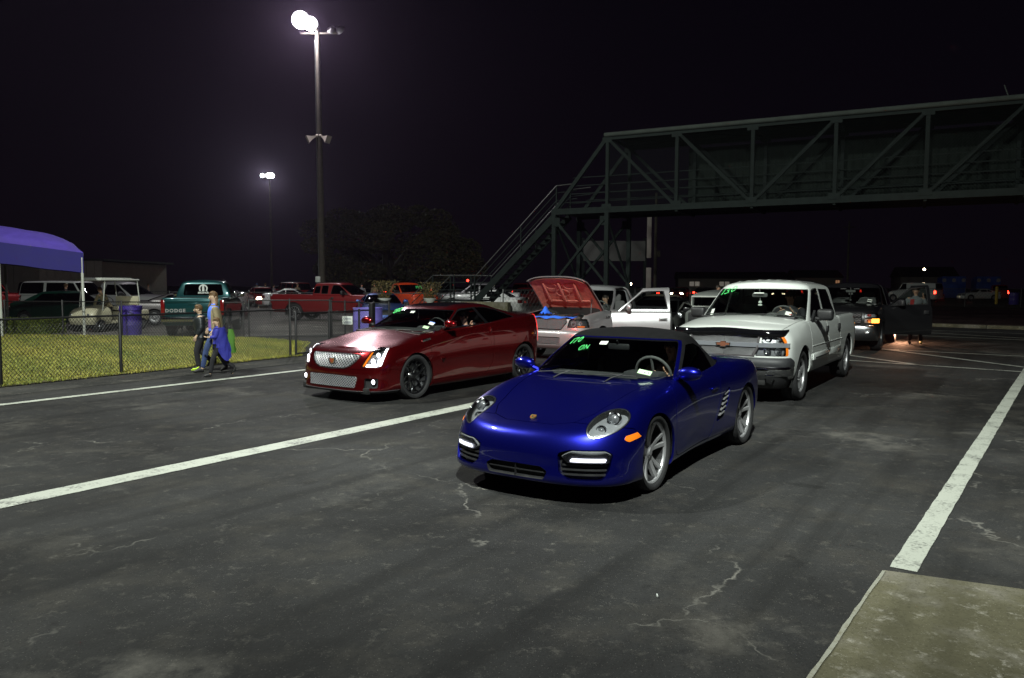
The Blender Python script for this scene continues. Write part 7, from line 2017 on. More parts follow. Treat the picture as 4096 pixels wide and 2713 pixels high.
g_ = put(empty('pickup_truck'), -11.35, 29.45, 103.1); tag(g_, 'dark green pickup with its tailgate to the camera and a round white decal', 'pickup')
PK = dict(low=True, interior=False)
make_pickup(g_, paint='green_paint', wheel='steel', ww=.72, W=1.0, trackw=.98, doors=((-.58, -1.60),), xe=-2.30, wb=3.4, xr=-4.5, zb=1.28, zr=1.80, zt=1.90, zh=1.15, zhc=1.19, zc0=1.28, zc1=1.33, Rt=.41, Ra=.48, zs=.42, wins=([(-.90, 1.33), (-1.35, 1.70), (-2.05, 1.72), (-2.10, 1.34)],), **PK)
xr_ = -4.5
bm = BM(); box(bm, (xr_ - .035, 0, .98), (.05, 1.66, .56), .015); tg = obj('tailgate', bm, 'green_paint', g_)
bm = BM(); box(bm, (xr_ - .07, 0, 1.18), (.03, 1.60, .08), .012); box(bm, (xr_ - .065, 0, .78), (.02, 1.60, .04), .008); box(bm, (xr_ - .068, 0, 1.10), (.012, .26, .07), .005); obj('tailgate_rib', bm, 'green_paint', tg)
bs = basis((0, -1, 0), (0, 0, 1))
text_obj('tailgate_letters', 'DODGE', .15, 'alloy', tg, (xr_ - .066, .52, .88), bs, .003, bold=.004, space=1.25)
text_obj('tailgate_letters', 'RAM', .10, 'alloy', tg, (xr_ - .066, -.60, .88), bs, .003, bold=.003)
bm = BM(); box(bm, (xr_ - .14, 0, .60), (.18, 1.86, .16), .03); obj('rear_bumper', bm, 'chrome', g_)
for s in (1, -1):
    bm = BM(); box(bm, (xr_ - .02, .90 * s, .98), (.06, .12, .50), .015); obj('tail_light', bm, 'red_lens', g_)
    bm = BM(); box(bm, (-3.4, .84 * s, .55), (.05, .34, .30), .01); obj('mud_flap', bm, 'rubber', g_)
# white round decal: a horseshoe round two upright strokes, lettering below
dc = empty('window_decal', (-2.312, 0, 1.585), parent=g_)
bm = BM()
def dp(y, z): return (0, -y, z)
ro, ri = .145, .098
n = 26; A_, B_ = [], []
for k in range(n + 1):
    a = R(-38) + (PI + R(76)) * k / n
    A_.append(bm.verts.new(dp(ro * math.cos(a), ro * math.sin(a)))); B_.append(bm.verts.new(dp(ri * math.cos(a), ri * math.sin(a))))
for k in range(n): bm.faces.new((A_[k], A_[k + 1], B_[k + 1], B_[k]))
def quad(pts): bm.faces.new([bm.verts.new(dp(*p)) for p in pts])
quad([(-.030, .098), (.030, .098), (.040, -.10), (-.040, -.10)])
for s in (1, -1): quad([(.150 * s, -.10), (.080 * s, -.10), (.084 * s, -.060), (.118 * s, -.075)])
obj('badge_mark', bm, 'sign_white', dc, True)
text_obj('badge_letters', 'MOPAR', .085, 'sign_white', dc, (0, 0, -.155), bs, .001, bold=.003, sx=1.25)

r_ = put(empty('pickup_truck'), -6.7, 37.0, -12.6); tag(r_, 'red extended cab pickup parked side on in front of the light pole', 'pickup')
make_pickup(r_, paint='red_paint', wheel='wire', ww=.70, doors=((-.60, -1.75),), xe=-2.65, wb=3.55, xr=-4.75, Rt=.41, Ra=.47, zs=.42, zb=1.24, zr=1.76, zt=1.84, zh=1.14, zhc=1.17, zc0=1.24, zc1=1.28, cf=.18, nf=5, wins=([(-.86, 1.29), (-1.22, 1.67), (-1.62, 1.68), (-1.68, 1.30)], [(-1.86, 1.30), (-1.86, 1.66), (-2.16, 1.66), (-2.16, 1.30)], [(-2.26, 1.32), (-2.26, 1.64), (-2.52, 1.62), (-2.56, 1.32)]), **PK)
bm = BM(); box(bm, (-4.83, 0, .66), (.16, 1.84, .18), .03); obj('rear_bumper', bm, 'chrome', r_)
bm = BM(); box(bm, (-4.785, 0, 1.0), (.03, 1.5, .34), .01); obj('tailgate', bm, 'satin_chrome', r_)
for s in (1, -1):
    bm = BM(); box(bm, (-4.76, .86 * s, 1.0), (.06, .13, .34), .012); obj('tail_light', bm, 'red_lens', r_)
s_ = put(empty('pickup_truck'), -15.9, 34.6, -6); tag(s_, 'silver grey pickup parked side on behind the golf cart', 'pickup')
make_pickup(s_, paint='silver_paint', wheel='fat5', ww=.70, doors=((-.60, -1.85),), xe=-2.2, wb=3.4, xr=-4.6, wins=([(-.86, 1.26), (-1.30, 1.66), (-1.80, 1.68), (-1.88, 1.26)],), **PK)
w3 = put(empty('pickup_truck'), -4.0, 53.0, 176); tag(w3, 'silver crew cab pickup behind the white sedan near the stair landing', 'pickup')
make_pickup(w3, paint='silver_paint', wheel='fat5', ww=.72, **PK)
o_ = put(empty('pickup_truck'), -5.6, 47.0, -52); tag(o_, 'bright orange pickup with green writing on its windows', 'pickup')
oo = make_pickup(o_, paint='orange_paint', wheel='fat5', ww=.70, doors=((-.60, -1.85),), xe=-2.2, wb=3.1, xr=-4.4, wins=([(-.86, 1.26), (-1.30, 1.66), (-1.80, 1.68), (-1.88, 1.26)],), **PK)
for s in (1, -1):
    bm = BM(); box(bm, (-4.42, .86 * s, 1.0), (.06, .13, .34), .012); obj('tail_light', bm, 'red_lit', o_)
p, nn_, b_ = glass_mark(oo, .20, 1.50); bm = BM(); strokes(bm, [[(0, 0), (.3, 1)], [(.6, 1), (1, .8), (.7, .5), (1.1, .2), (.7, 0)], [(1.5, 1), (1.4, .4), (1.8, 0), (2.1, .5), (1.9, 1), (1.5, 1)]], p, b_.col[0], b_.col[1], .20, .04, nn_); obj('windscreen_number', bm, 'marker_green', oo['w0'])

# ------------------------------------------------------------------ hot rod
mat('primer_grey', (.11, .12, .11), .6, vary=.12, vscale=3)
def hot_rod():
    e = empty('hot_rod', (6.05, 23.6, 0), R(-124), 'grey vintage hot rod with a flat framed windscreen beside the white pickup', 'car')
    P = 'primer_grey'
    rails = [(.0, .12, 4, -2.1, .4, 3, [(0, .62), (-.3, .68), (-2, .66)], [(0, .55)]), (.0, .12, 4, -2.15, .45, 3, [(0, .66), (-.5, .72), (-2, .70)], [(0, .8)]),
             (.0, .14, 4, -2.12, .5, 3, [(0, .66), (-.5, .72), (-2, .68)], [(0, 1.10)]), (-.02, .12, 4, -2.0, .5, 3, [(0, .64), (-.5, .69), (-2, .62)], [(0, 1.42)]),
             (-.06, .14, 3.5, -1.9, .5, 3, [(0, .60), (-2, .55)], [(0, 1.50), (-1, 1.54), (-2, 1.50)]), (-.12, .1, 3, -1.8, .4, 3, [(0, .35)], [(0, 1.54), (-1, 1.60), (-2, 1.54)]), (-.15, .05, 2, -1.7, .2, 2, [(0, 0)], [(0, 1.55), (-1, 1.62), (-2, 1.55)])]
    m = onion(rails, (30, 40, 24), 6)
    fr = lambda q: np.stack([np.abs(q.V[:, 1]), q.V[:, 2]], 1); sd = lambda q: np.stack([q.V[:, 0], q.V[:, 2]], 1)
    ws, m = cut_panel(m, rpoly(fr(m), [(-1, 1.12), (.56, 1.12), (.56, 1.40), (-1, 1.40)], .02) + np.where(m.V[:, 0] > -.2, 0, -1), .002)
    sw, m = cut_panel(m, rpoly(sd(m), [(-.30, 1.12), (-.30, 1.42), (-1.05, 1.42), (-1.05, 1.12)], .03) + np.where(m.V[:, 1] > .4, 0, -1), .002)
    obj('cab', both(lip(m, .02)), P, e); obj('windscreen', both(off(ws, -.004)), 'glass_tint', e)
    for g in (lambda a: a, mir): obj('side_window', g(off(sw, -.004)), 'glass_tint', e)
    bm = BM(); x = .02
    tube(bm, [(x, -.60, 1.10), (x, .60, 1.10), (x, .60, 1.41), (x, -.60, 1.41), (x, -.60, 1.08)], .024, 6); obj('windscreen_frame', bm, 'white_metal', e)
    hood_r = [(1.35, .1, 3, .0, .02, 4, [(1.4, .26), (0, .60)], [(0, .55)]), (1.36, .12, 3, .0, .02, 4, [(1.4, .30), (0, .64)], [(0, .80)]), (1.35, .12, 3, .0, .02, 4, [(1.4, .28), (0, .60)], [(1.4, .98), (0, 1.05)]), (1.32, .1, 3, .0, .02, 4, [(1.4, .14), (0, .35)], [(1.4, 1.04), (0, 1.11)]), (1.30, .05, 2, .0, .01, 2, [(0, 0)], [(1.4, 1.05), (0, 1.12)])]
    obj('hood', both(onion(hood_r, (20, 20, 4), 5)), P, e)
    bm = BM(); box(bm, (1.37, 0, .74), (.05, .36, .46), .02, seg=3); obj('radiator_grille', bm, 'black_plastic', e)
    bm = BM(); tube(bm, [(1.2, -.80, .34), (1.2, .80, .34)], .035, 8); box(bm, (-.2, 0, .42), (3.0, .62, .14), .02); obj('chassis', bm, 'inside_black', e)
    for s in (1, -1):
        bm = BM(); mt = Matrix.Translation((1.30, .50 * s, .86)) @ Matrix.Rotation(R(90), 4, 'Y'); lathe(bm, [(.001, -.20), (.06, -.17), (.10, -.06), (.105, 0), (.10, .012)], 20, mt); h = obj('headlight', bm, 'chrome', e)
        bm = BM(); lathe(bm, [(.10, .004), (.06, .03), (.001, .04)], 18, mt); obj('lens', bm, 'lamp_chrome', h)
        wheel(e, 1.2, .82 * s, .36, .20, .24, 'steel', 'wheel_dark', simple=True, disc=False); wheel(e, -1.5, .85 * s, .38, .21, .30, 'steel', 'wheel_dark', simple=True, disc=False)
    return e
hot_rod()
# ------------------------------------------------------------------ golf cart
mat('cart_cream', (.50, .47, .34), .45, coat=.3, vary=.08)
def golf_cart():
    e = empty('golf_cart', (-15.2, 28.1, 0), R(-106), 'cream golf cart with a white roof parked at the fence', 'golf cart')
    cc = 'cart_cream'
    q = onion([(.62, .2, 3, -.35, .1, 3, [(0, .52)], [(0, .28)]), (.70, .25, 3, -.35, .1, 3, [(0, .58)], [(0, .42)]), (.66, .28, 3, -.35, .1, 3, [(0, .58)], [(.7, .66), (-.3, .72)]), (.52, .25, 3, -.3, .1, 3, [(0, .50)], [(.6, .84), (-.3, .92)]), (.40, .1, 2, -.25, .1, 2, [(0, 0)], [(.5, .90), (-.3, 1.0)])], (20, 20, 8), 5)
    obj('front_cowl', both(q), cc, e)
    bm = BM(); box(bm, (-1.0, 0, .34), (1.4, 1.12, .10), .03); box(bm, (-1.75, 0, .55), (.85, 1.16, .42), .08, seg=3); obj('rear_body', bm, cc, e)
    bm = BM(); box(bm, (-1.35, 0, .82), (.50, 1.05, .14), .05); obj('seat', bm, 'cart_cream', e)
    bm = BM(); box(bm, (-1.68, 0, 1.10), (.12, 1.05, .34), .04); obj('backrest', bm, 'cart_cream', e)
    bm = BM(); box(bm, (-.75, 0, 1.88), (1.9, 1.15, .07), .03, seg=3); box(bm, (-.75, 0, 1.93), (1.5, .8, .05), .025); obj('roof', bm, 'white_metal', e)
    for x, x2 in ((.10, -.05), (-1.75, -1.62)):
        for s in (1, -1):
            bm = BM(); tube(bm, [(x, .52 * s, .75), (x2, .52 * s, 1.86)], .02, 6); obj('roof_post', bm, 'white_metal', e)
    bm = BM(); tube(bm, [(-.15, .25, .9), (-.45, .25, 1.15)], .02, 6); tube(bm, [Vector((-.47, .25, 1.17)) + Matrix.Rotation(R(-40), 3, 'Y') @ Vector((.17 * math.cos(a), .17 * math.sin(a), 0)) for a in np.linspace(0, 2 * PI, 17)], .014, 6, False); obj('steering_wheel', bm, 'black_plastic', e)
    for x in (.25, -1.75):
        for s in (1, -1): wheel(e, x, .50 * s, .23, .12, .20, 'steel', 'satin_chrome', simple=True, disc=False)
    for s in (1, -1):
        bm = BM(); ball(bm, (.62, .38 * s, .62), .06, (.4, 1, 1), 10); obj('headlight', bm, 'lamp_bulb_glass', e)
golf_cart()
# ------------------------------------------------------------------ rows of cars far across the lot: one prototype of each kind, then copies
protos = {}
for kind, lit in (('sedan', None), ('sedan', 'tail'), ('sedan', 'head'), ('suv', None), ('suv', 'tail'), ('van', 'tail'), ('hatch', 'head'), ('coupe', None)):
    e = empty(dict(sedan='sedan', suv='suv', van='van', hatch='hatchback', coupe='coupe')[kind]); make_auto(e, kind, 'grey_paint', lit, 0); protos[(kind, lit)] = e
used = set()
COLN = {'grey_paint': 'grey', 'black_paint': 'black', 'white_paint': 'white', 'silver_paint': 'silver', 'navy_paint': 'navy blue', 'mid_red_paint': 'red', 'tan_paint': 'tan', 'dark_green_paint': 'dark green'}
FAR = [ # kind, lit, x, y, yaw, paint, label
    ('suv', None, -33.5, 60, 10, 'black_paint', 'black wagon in front of the warehouse doors'),
    ('sedan', None, -30.0, 55, 150, 'navy_paint', 'navy sedan by the corner of the warehouse'),
    ('suv', 'tail', -29.5, 46, 6, 'mid_red_paint', 'red wagon with lit tail lamps at the far left under the awning'),
    ('sedan', 'head', -26.5, 72, -60, 'black_paint', 'black sedan with warm headlights left of the far light pole'),
    ('sedan', 'head', -22.6, 70, -75, 'grey_paint', 'grey sedan with paired warm headlights beside the black one'),
    ('coupe', None, -24.5, 61, 170, 'white_paint', 'white coupe beyond the silver pickup roof'),
    ('suv', 'tail', -19.5, 66, 178, 'navy_paint', 'navy wagon with red tail lamps beyond the green pickup'),
    ('hatch', 'head', -18.4, 58, -60, 'mid_red_paint', 'red hatchback with one bright headlight left of the green pickup'),
    ('sedan', None, -16.9, 62, 172, 'silver_paint', 'silver sedan beyond the green pickup cab'),
    ('coupe', None, -14.5, 57, 8, 'mid_red_paint', 'red coupe right of the green pickup cab'),
    ('sedan', 'tail', -12.8, 64, 96, 'black_paint', 'black sedan with lit tails behind the crowd'),
    ('sedan', None, -11.0, 56, 5, 'silver_paint', 'silver sedan with a gleaming roof behind the red pickup bed'),
    ('suv', None, -9.0, 68, 172, 'black_paint', 'black wagon just left of the light pole foot'),
    ('sedan', 'tail', -7.2, 60, 80, 'white_paint', 'white sedan with red lamps over the red pickup roof'),
    ('suv', None, -4.9, 66, 10, 'grey_paint', 'grey wagon under the oak right of the light pole'),
    ('coupe', 'x', 0, 0, 0, '', ''),
    ('sedan', 'tail', -2.2, 70, 60, 'navy_paint', 'navy sedan with a red lamp under the oak'),
    ('hatch', 'head', .4, 62, -120, 'grey_paint', 'grey hatchback behind the bridge stair'),
    ('suv', 'tail', 2.6, 74, 30, 'black_paint', 'black wagon behind the raised hood'),
    ('van', 'tail', 43.2, 87, 178, 'white_paint', 'white cargo van with a lit tail lamp behind the man'),
    ('sedan', 'tail', 15.0, 92, 176, 'silver_paint', 'silver sedan with one red lamp left of the white pickup'),
    ('hatch', 'head', 20.5, 96, -150, 'navy_paint', 'navy hatchback with cold headlight left of the white pickup roof'),
    ('sedan', 'tail', 22.6, 88, 20, 'black_paint', 'black sedan with red lamps beside the person in blue'),
    ('suv', 'head', 0, 0, 0, 'x', ''),
    ('sedan', 'head', 28.0, 98, -130, 'grey_paint', 'grey sedan with amber headlights just above the white pickup roof'),
    ('hatch', 'head', 33.0, 96, -140, 'white_paint', 'white hatchback with warm lamps above the white pickup roof'),
    ('sedan', 'head', 41.5, 104, -170, 'black_paint', 'black sedan with warm lamp right of the white pickup roof'),
    ('suv', 'tail', 46.0, 110, 175, 'navy_paint', 'navy wagon with bright red lamp over the black pickup'),
    ('sedan', 'head', 52.5, 98, -100, 'navy_paint', 'navy sedan with cold blue headlights left of the blue containers'),
    ('coupe', None, 54.5, 93, 178, 'black_paint', 'black coupe with bright wheels beside the blue containers'),
    ('sedan', 'head', 17.5, 100, 0, 'grey_paint', 'grey sedan with warm lamps right of the blank board'),
    ('sedan', 'tail', 25.5, 102, 0, 'black_paint', 'black sedan with red lamps below the lit house windows'),
    ('suv', 'tail', 37.0, 100, 0, 'grey_paint', 'grey wagon with red lamps over the white pickup cab'),
    ('hatch', 'head', 49.5, 101, 0, 'silver_paint', 'silver hatchback with warm lamps left of the white van'),
    ('sedan', 'tail', -34.0, 88, 0, 'navy_paint', 'navy sedan with red lamps beyond the golf cart roof'),
    ('sedan', 'head', -27.5, 92, 0, 'grey_paint', 'grey sedan with warm lamps left of the green pickup cab'),
    ('hatch', 'head', -24.5, 90, 0, 'black_paint', 'black hatchback with warm lamps just left of the green pickup'),
    ('sedan', 'tail', -13.5, 92, 0, 'silver_paint', 'silver sedan with red lamps right of the tall light pole'),
    ('suv', 'tail', 60.0, 96, 0, 'silver_paint', 'silver wagon with a red reflection at the far right edge'),
]
for kind, lit, x, y, yaw, pnt, lab in FAR:
    if not lab: continue
    pr = protos[(kind, lit)]
    if (kind, lit) in used: e = copy_tree(pr)
    else: e = pr; used.add((kind, lit))
    if lit == 'tail': yaw = 128 if abs(yaw) > 90 else 62
    if lit == 'head': yaw = -118 if abs(yaw) > 90 else -62
    put(e, x, y, yaw); tag(e, lab, 'car' if kind != 'van' else 'van', 'cars parked far across the lot')
    recolour(e, 'grey_paint', pnt)
for k, e in protos.items():
    if k not in used: del_tree(e)
# ------------------------------------------------------------------ people
mat('skin', (.52, .30, .20), .6, vary=.06, vscale=12)
mat('skin_pale', (.60, .42, .28), .6)
mat('hair_brown', (.10, .055, .02), .6, vary=.4, vscale=25)
mat('hair_dark', (.03, .02, .014), .6, vary=.4, vscale=25)
mat('lip', (.40, .15, .12), .5); mat('eye_white', (.6, .6, .58), .3); mat('eye_dark', (.02, .015, .01), .2)
mat('denim', (.035, .06, .16), .85, vary=.25, vscale=9, bump=.2, bscale=60)
mat('black_cloth', (.014, .014, .017), .8, vary=.3, vscale=8, bump=.4, bscale=30)
mat('puffer', (.018, .022, .024), .42, vary=.3, vscale=8, bump=.9, bscale=26)
mat('olive_cloth', (.22, .18, .10), .85, vary=.15, vscale=8, bump=.4, bscale=18)
mat('blue_top', (.10, .20, .85), .7, vary=.15, vscale=9, bump=.3, bscale=25)
mat('violet_top', (.20, .10, .45), .7, vary=.2, vscale=9)
mat('royal_cloth', (.028, .032, .30), .75, vary=.12, vscale=7, bump=.3, bscale=22)
mat('lime_cloth', (.06, .17, .015), .75, vary=.2, vscale=8, bump=.3, bscale=20)
mat('neon', (.65, .95, .05), .5)
mat('shoe_yellow', (.62, .52, .06), .6); mat('shoe_dark', (.012, .012, .012), .6)
mat('varsity_grey', (.20, .21, .22), .8, vary=.1); mat('varsity_red', (.42, .03, .03), .8)
mat('shirt_tan', (.30, .24, .18), .8); mat('shirt_blue', (.10, .16, .36), .8); mat('shirt_orange', (.75, .10, .02), .8); mat('shirt_white', (.45, .45, .45), .8)
def skin_mesh(verts, edges, radii, lvl=2, root=0):
    """grow a smooth tapered body over a stick figure"""
    me = bpy.data.meshes.new('tmp'); me.from_pydata([tuple(v) for v in verts], edges, []); o = bpy.data.objects.new('tmp', me); C.objects.link(o)
    md = o.modifiers.new('s', 'SKIN'); md.use_smooth_shade = True; md.branch_smoothing = .6
    sv = me.skin_vertices[0].data
    for i, r_ in enumerate(radii):
        sv[i].radius = (r_, r_) if isinstance(r_, (int, float)) else r_
        sv[i].use_root = (i == root)
    sb = o.modifiers.new('u', 'SUBSURF'); sb.levels = lvl
    dg = bpy.context.evaluated_depsgraph_get(); m2 = bpy.data.meshes.new_from_object(o.evaluated_get(dg))
    bpy.data.objects.remove(o); bpy.data.meshes.remove(me)
    m2.polygons.foreach_set('use_smooth', np.ones(len(m2.polygons), bool))
    return m2
def link_mesh(name, me, m_, par):
    me.name = name; me.materials.clear(); me.materials.append(MATS[m_] if isinstance(m_, str) else m_)
    o = bpy.data.objects.new(name, me); C.objects.link(o); o.parent = par; return o
def person(label, loc, rz, H=1.7, pose=None, top='shirt_white', legs='denim', hair='hair_brown', shoes='shoe_dark', sleeves=True, long_hair=False, coat=None, group=None, lvl=2, hat=None, bulk=1.0,
           child=False, skirt=0, face=True, skin='skin', cap_hair=True):
    """joints are in body heights; the figure faces +x"""
    p = dict(pel=(0, 0, .53), chest=(.01, 0, .72), neck=(0, 0, .835), head=(.012, 0, .915),
             lsh=(0, .115, .80), lel=(-.01, .15, .64), lwr=(.03, .16, .50), rsh=(0, -.115, .80), rel=(-.01, -.15, .64), rwr=(.03, -.16, .50),
             lhip=(0, .055, .51), lkn=(.02, .06, .285), lan=(0, .06, .05), rhip=(0, -.055, .51), rkn=(.02, -.06, .285), ran=(0, -.06, .05), lt=None, rt=None)
    p.update(pose or {})
    if child:
        p['head'] = (p['head'][0] + .006, p['head'][1], p['head'][2] - .018)
    e = empty('person', loc, rz, label, 'person', group)
    J = {k: Vector(v) * H for k, v in p.items() if v is not None}
    for s in 'lr':
        if s + 't' not in J: J[s + 't'] = J[s + 'an'] + Vector((.095 * H, 0, -.030 * H if J[s + 'an'].z < .09 * H else -.07 * H))
    hs = 1.12 if child else 1.0
    hd = (J['head'] - J['neck']).normalized()
    def chain(names, extra=()): return [J[n] for n in names]
    # hands: palm and five fingers grown from the wrist
    V, E, Rr = [], [], []
    def add(pt, r_, link=None):
        V.append(pt); Rr.append(r_ * H if isinstance(r_, float) else tuple(q * H for q in r_))
        if link is not None: E.append((link, len(V) - 1))
        return len(V) - 1
    b = bulk
    pel = add(J['pel'], (.070 * b, .052 * b)); ch = add(J['chest'], (.078 * b, .050 * b), pel); nb = add(J['neck'] - Vector((0, 0, .012 * H)), (.040, .034), ch); nk = add(J['neck'] + hd * .02 * H, (.026, .026), nb)
    h0 = add(J['head'] - hd * .034 * H * hs, (.036 * hs, .036 * hs), nk); h1 = add(J['head'] + hd * .008 * H * hs, (.048 * hs, .050 * hs), h0); add(J['head'] + hd * .042 * H * hs, (.036 * hs, .038 * hs), h1)
    for s in 'lr':
        sh = add(J[s + 'sh'], .030 * b, ch); el = add(J[s + 'el'], .023 * b, sh); wr = add(J[s + 'wr'], .016, el)
        d = (J[s + 'wr'] - J[s + 'el']).normalized(); side = Vector((1, 0, 0)) - d * d.x
        if side.length < .2: side = Vector((0, 0, 1)) - d * d.z
        side.normalize(); inw = d.cross(side)
        pm = add(J[s + 'wr'] + d * .035 * H, (.022, .012), wr)
        for k in range(4):
            o_ = (k - 1.5) * .0105 * H; L = (.036, .042, .040, .031)[k] * H
            a1 = add(J[s + 'wr'] + d * .058 * H + side * o_, .0058, pm); a2 = add(J[s + 'wr'] + d * (.058 * H + L * .55) + side * o_ + inw * .006 * H, .0050, a1); add(J[s + 'wr'] + d * (.058 * H + L * .9) + side * o_ + inw * .018 * H, .0042, a2)
        t1 = add(J[s + 'wr'] + d * .026 * H + side * .018 * H, .0068, wr); add(J[s + 'wr'] + d * .052 * H + side * .030 * H + inw * .006 * H, .0055, t1)
        hp = add(J[s + 'hip'], .044 * b, pel); kn = add(J[s + 'kn'], .031 * b, hp); an = add(J[s + 'an'], .020, kn); add(J[s + 't'], (.018, .013), an)
    body = link_mesh('body', skin_mesh(V, E, Rr, lvl), skin, e)
    def garment(name, pts, rad, m_, lv=None, flat=None):
        vs = [pts[0]]; ed = []
        for i in range(1, len(pts)): vs.append(pts[i]); ed.append((i - 1, i))
        me = skin_mesh(vs, ed, [(r_ * H if not isinstance(r_, tuple) else (r_[0] * H, r_[1] * H)) for r_ in rad], lv or lvl)
        return link_mesh(name, me, m_, e)
    # trousers: two legs from one waist
    def multi(name, root, rr, arms, m_):
        vs, ed, ra = [root], [], [rr]
        for pts, rad in arms:
            prev = 0
            for q, r_ in zip(pts, rad): vs.append(q); ra.append(r_); ed.append((prev, len(vs) - 1)); prev = len(vs) - 1
        return link_mesh(name, skin_mesh(vs, ed, [(r_ * H if not isinstance(r_, tuple) else (r_[0] * H, r_[1] * H)) for r_ in ra], lvl), m_, e)
    multi('trousers', J['pel'] + Vector((0, 0, .015 * H)), (.077 * b, .058 * b), [([J[s + 'hip'] - Vector((0, 0, .01 * H)), J[s + 'hip'].lerp(J[s + 'kn'], .5), J[s + 'kn'], J[s + 'kn'].lerp(J[s + 'an'], .55), J[s + 'an'] + Vector((0, 0, .004 * H))], [.052 * b, .045 * b, .037 * b, .033 * b, .031 * b]) for s in 'lr'], legs)
    def loft(name, levels, m_, lump=0.0, n=20):
        """levels: (centre, half depth, half width) -> closed elliptical shell"""
        P = np.zeros((len(levels), n + 1, 3))
        for i, (c_, rx, ry) in enumerate(levels):
            for j in range(n + 1):
                a = 2 * PI * (j % n) / n; k = 1 + lump * math.sin(a * 3 + i * 2.2) + lump * math.sin(a * 5 - i)
                P[i, j] = (c_[0] + math.cos(a) * rx * H * k, c_[1] + math.sin(a) * ry * H * k, c_[2])
        L0 = P
        m2 = 5; out = []
        for i in range(len(levels) - 1):
            p0, p1, p2, p3 = L0[max(i - 1, 0)], L0[i], L0[i + 1], L0[min(i + 2, len(levels) - 1)]
            for q in range(m2):
                t = q / m2; out.append(.5 * ((2 * p1) + (-p0 + p2) * t + (2 * p0 - 5 * p1 + 4 * p2 - p3) * t * t + (-p0 + 3 * p1 - 3 * p2 + p3) * t ** 3))
        out.append(L0[-1]); g = grid_tm(np.array(out)); 
        if (g.N * (g.V - g.V.mean(0)))[:, :2].sum() < 0: g = TM(g.V, -g.N, g.F[:, ::-1], g.A)
        return obj(name, lip(g, .012), m_, e)
    sb_ = J['chest']; pl_ = J['pel']; nk_ = J['neck']
    lerp = lambda a_, b_, t: a_.lerp(b_, t)
    hem = pl_ - Vector((0, 0, (.045 if b > 1.1 else .015) * H))
    loft('top', [(nk_ + Vector((0, 0, .005 * H)), .033, .036), (nk_ - Vector((0, 0, .018 * H)), .040 * b, .055 * b), (lerp(nk_, sb_, .32), .056 * b, .100 * b), (lerp(nk_, sb_, .7), .068 * b, .108 * b), (sb_ - Vector((0, 0, .03 * H)), .070 * b, .100 * b), (lerp(sb_, pl_, .6), .064 * b, .090 * b), (lerp(sb_, pl_, .92), .070 * b, .096 * b), (hem, .074 * b, .100 * b)], top, .03 if b > 1.1 else .01)
    for s in 'lr':
        a0, a1, a2 = J[s + 'sh'], J[s + 'el'], J[s + 'wr'] - (J[s + 'wr'] - J[s + 'el']) * .06
        if sleeves: garment('sleeve', [a0 + Vector((0, 0, .004 * H)) - (a0 - Vector((0, 0, a0.z))).normalized() * .012 * H, a0.lerp(a1, .45), a1, a1.lerp(a2, .6), a2], [.047 * b, .037 * b, .032 * b, .028 * b, .024 * b], top)
    if coat:
        # open coat: back and side panels hanging to the thigh, with sleeves
        n = 22; z0, z1 = J['neck'].z - .012 * H, H * (.53 - skirt)
        P = np.zeros((12, n, 3))
        for i in range(12):
            t = i / 11; z = z0 + (z1 - z0) * t
            ry = H * (.062 + .052 * min(1, t * 5) + .012 * t); rx = H * (.052 + .022 * min(1, t * 4) + .022 * t)
            for j in range(n):
                a = R(62) + (2 * PI - R(124)) * j / (n - 1)
                P[i, j] = (J['chest'].x * (1 - t) + J['pel'].x * t + math.cos(a) * rx - .012 * H * t + .006 * H * math.sin(j * 2.1 + t * 5) * t, math.sin(a) * ry + .006 * H * math.sin(j * 1.7) * t, z + .01 * H * math.sin(j * .9) * t)
        g = grid_tm(P, True); obj('coat', join(g, TM(g.V - g.N * .008, -g.N, g.F[:, ::-1], g.A)), coat, e)
        for s in 'lr': garment('coat_sleeve', [J[s + 'sh'] + Vector((0, 0, .006 * H)), J[s + 'sh'].lerp(J[s + 'el'], .5), J[s + 'el'], J[s + 'wr'] - (J[s + 'wr'] - J[s + 'el']) * .04], [.044, .039, .034, .031], coat)
    # shoes
    for s in 'lr':
        a, t = J[s + 'an'], J[s + 't']; d = (t - a); dn = Vector((d.x, d.y, 0)).normalized() if Vector((d.x, d.y, 0)).length > .001 else Vector((1, 0, 0))
        hl = a - dn * .022 * H - Vector((0, 0, .022 * H))
        me = skin_mesh([hl, a.lerp(t, .4) - Vector((0, 0, .010 * H)), t + dn * .012 * H, a + Vector((0, 0, .02 * H))], [(0, 1), (1, 2), (1, 3)], [(.026 * H, .026 * H), (.031 * H, .028 * H), (.024 * H, .016 * H), .028 * H], lvl)
        link_mesh('shoe', me, shoes, e)
    # face
    fx = Vector((1, 0, 0)); hc = J['head'] + hd * .008 * H * hs; f_ = H * hs
    if p.get('look'): fx = Vector(p['look']).normalized()
    fy = Vector((0, 0, 1)).cross(fx).normalized()
    if face:
        bm = BM()
        for s in (1, -1): ball(bm, hc + fx * .040 * f_ + fy * .017 * f_ * s + UZ * .004 * f_, .0050 * f_, (1, 1, .6), 8)
        obj('eye', bm, 'eye_white', body)
        bm = BM()
        for s in (1, -1): ball(bm, hc + fx * .0455 * f_ + fy * .017 * f_ * s + UZ * .004 * f_, .0032 * f_, (1, 1, 1), 6)
        obj('pupil', bm, 'eye_dark', body)
        bm = BM()
        for s in (1, -1): tube(bm, [hc + fx * .046 * f_ + fy * .008 * f_ * s + UZ * .016 * f_, hc + fx * .046 * f_ + fy * .018 * f_ * s + UZ * .019 * f_, hc + fx * .041 * f_ + fy * .027 * f_ * s + UZ * .015 * f_], .0022 * f_, 5)
        obj('eyebrow', bm, hair, body)
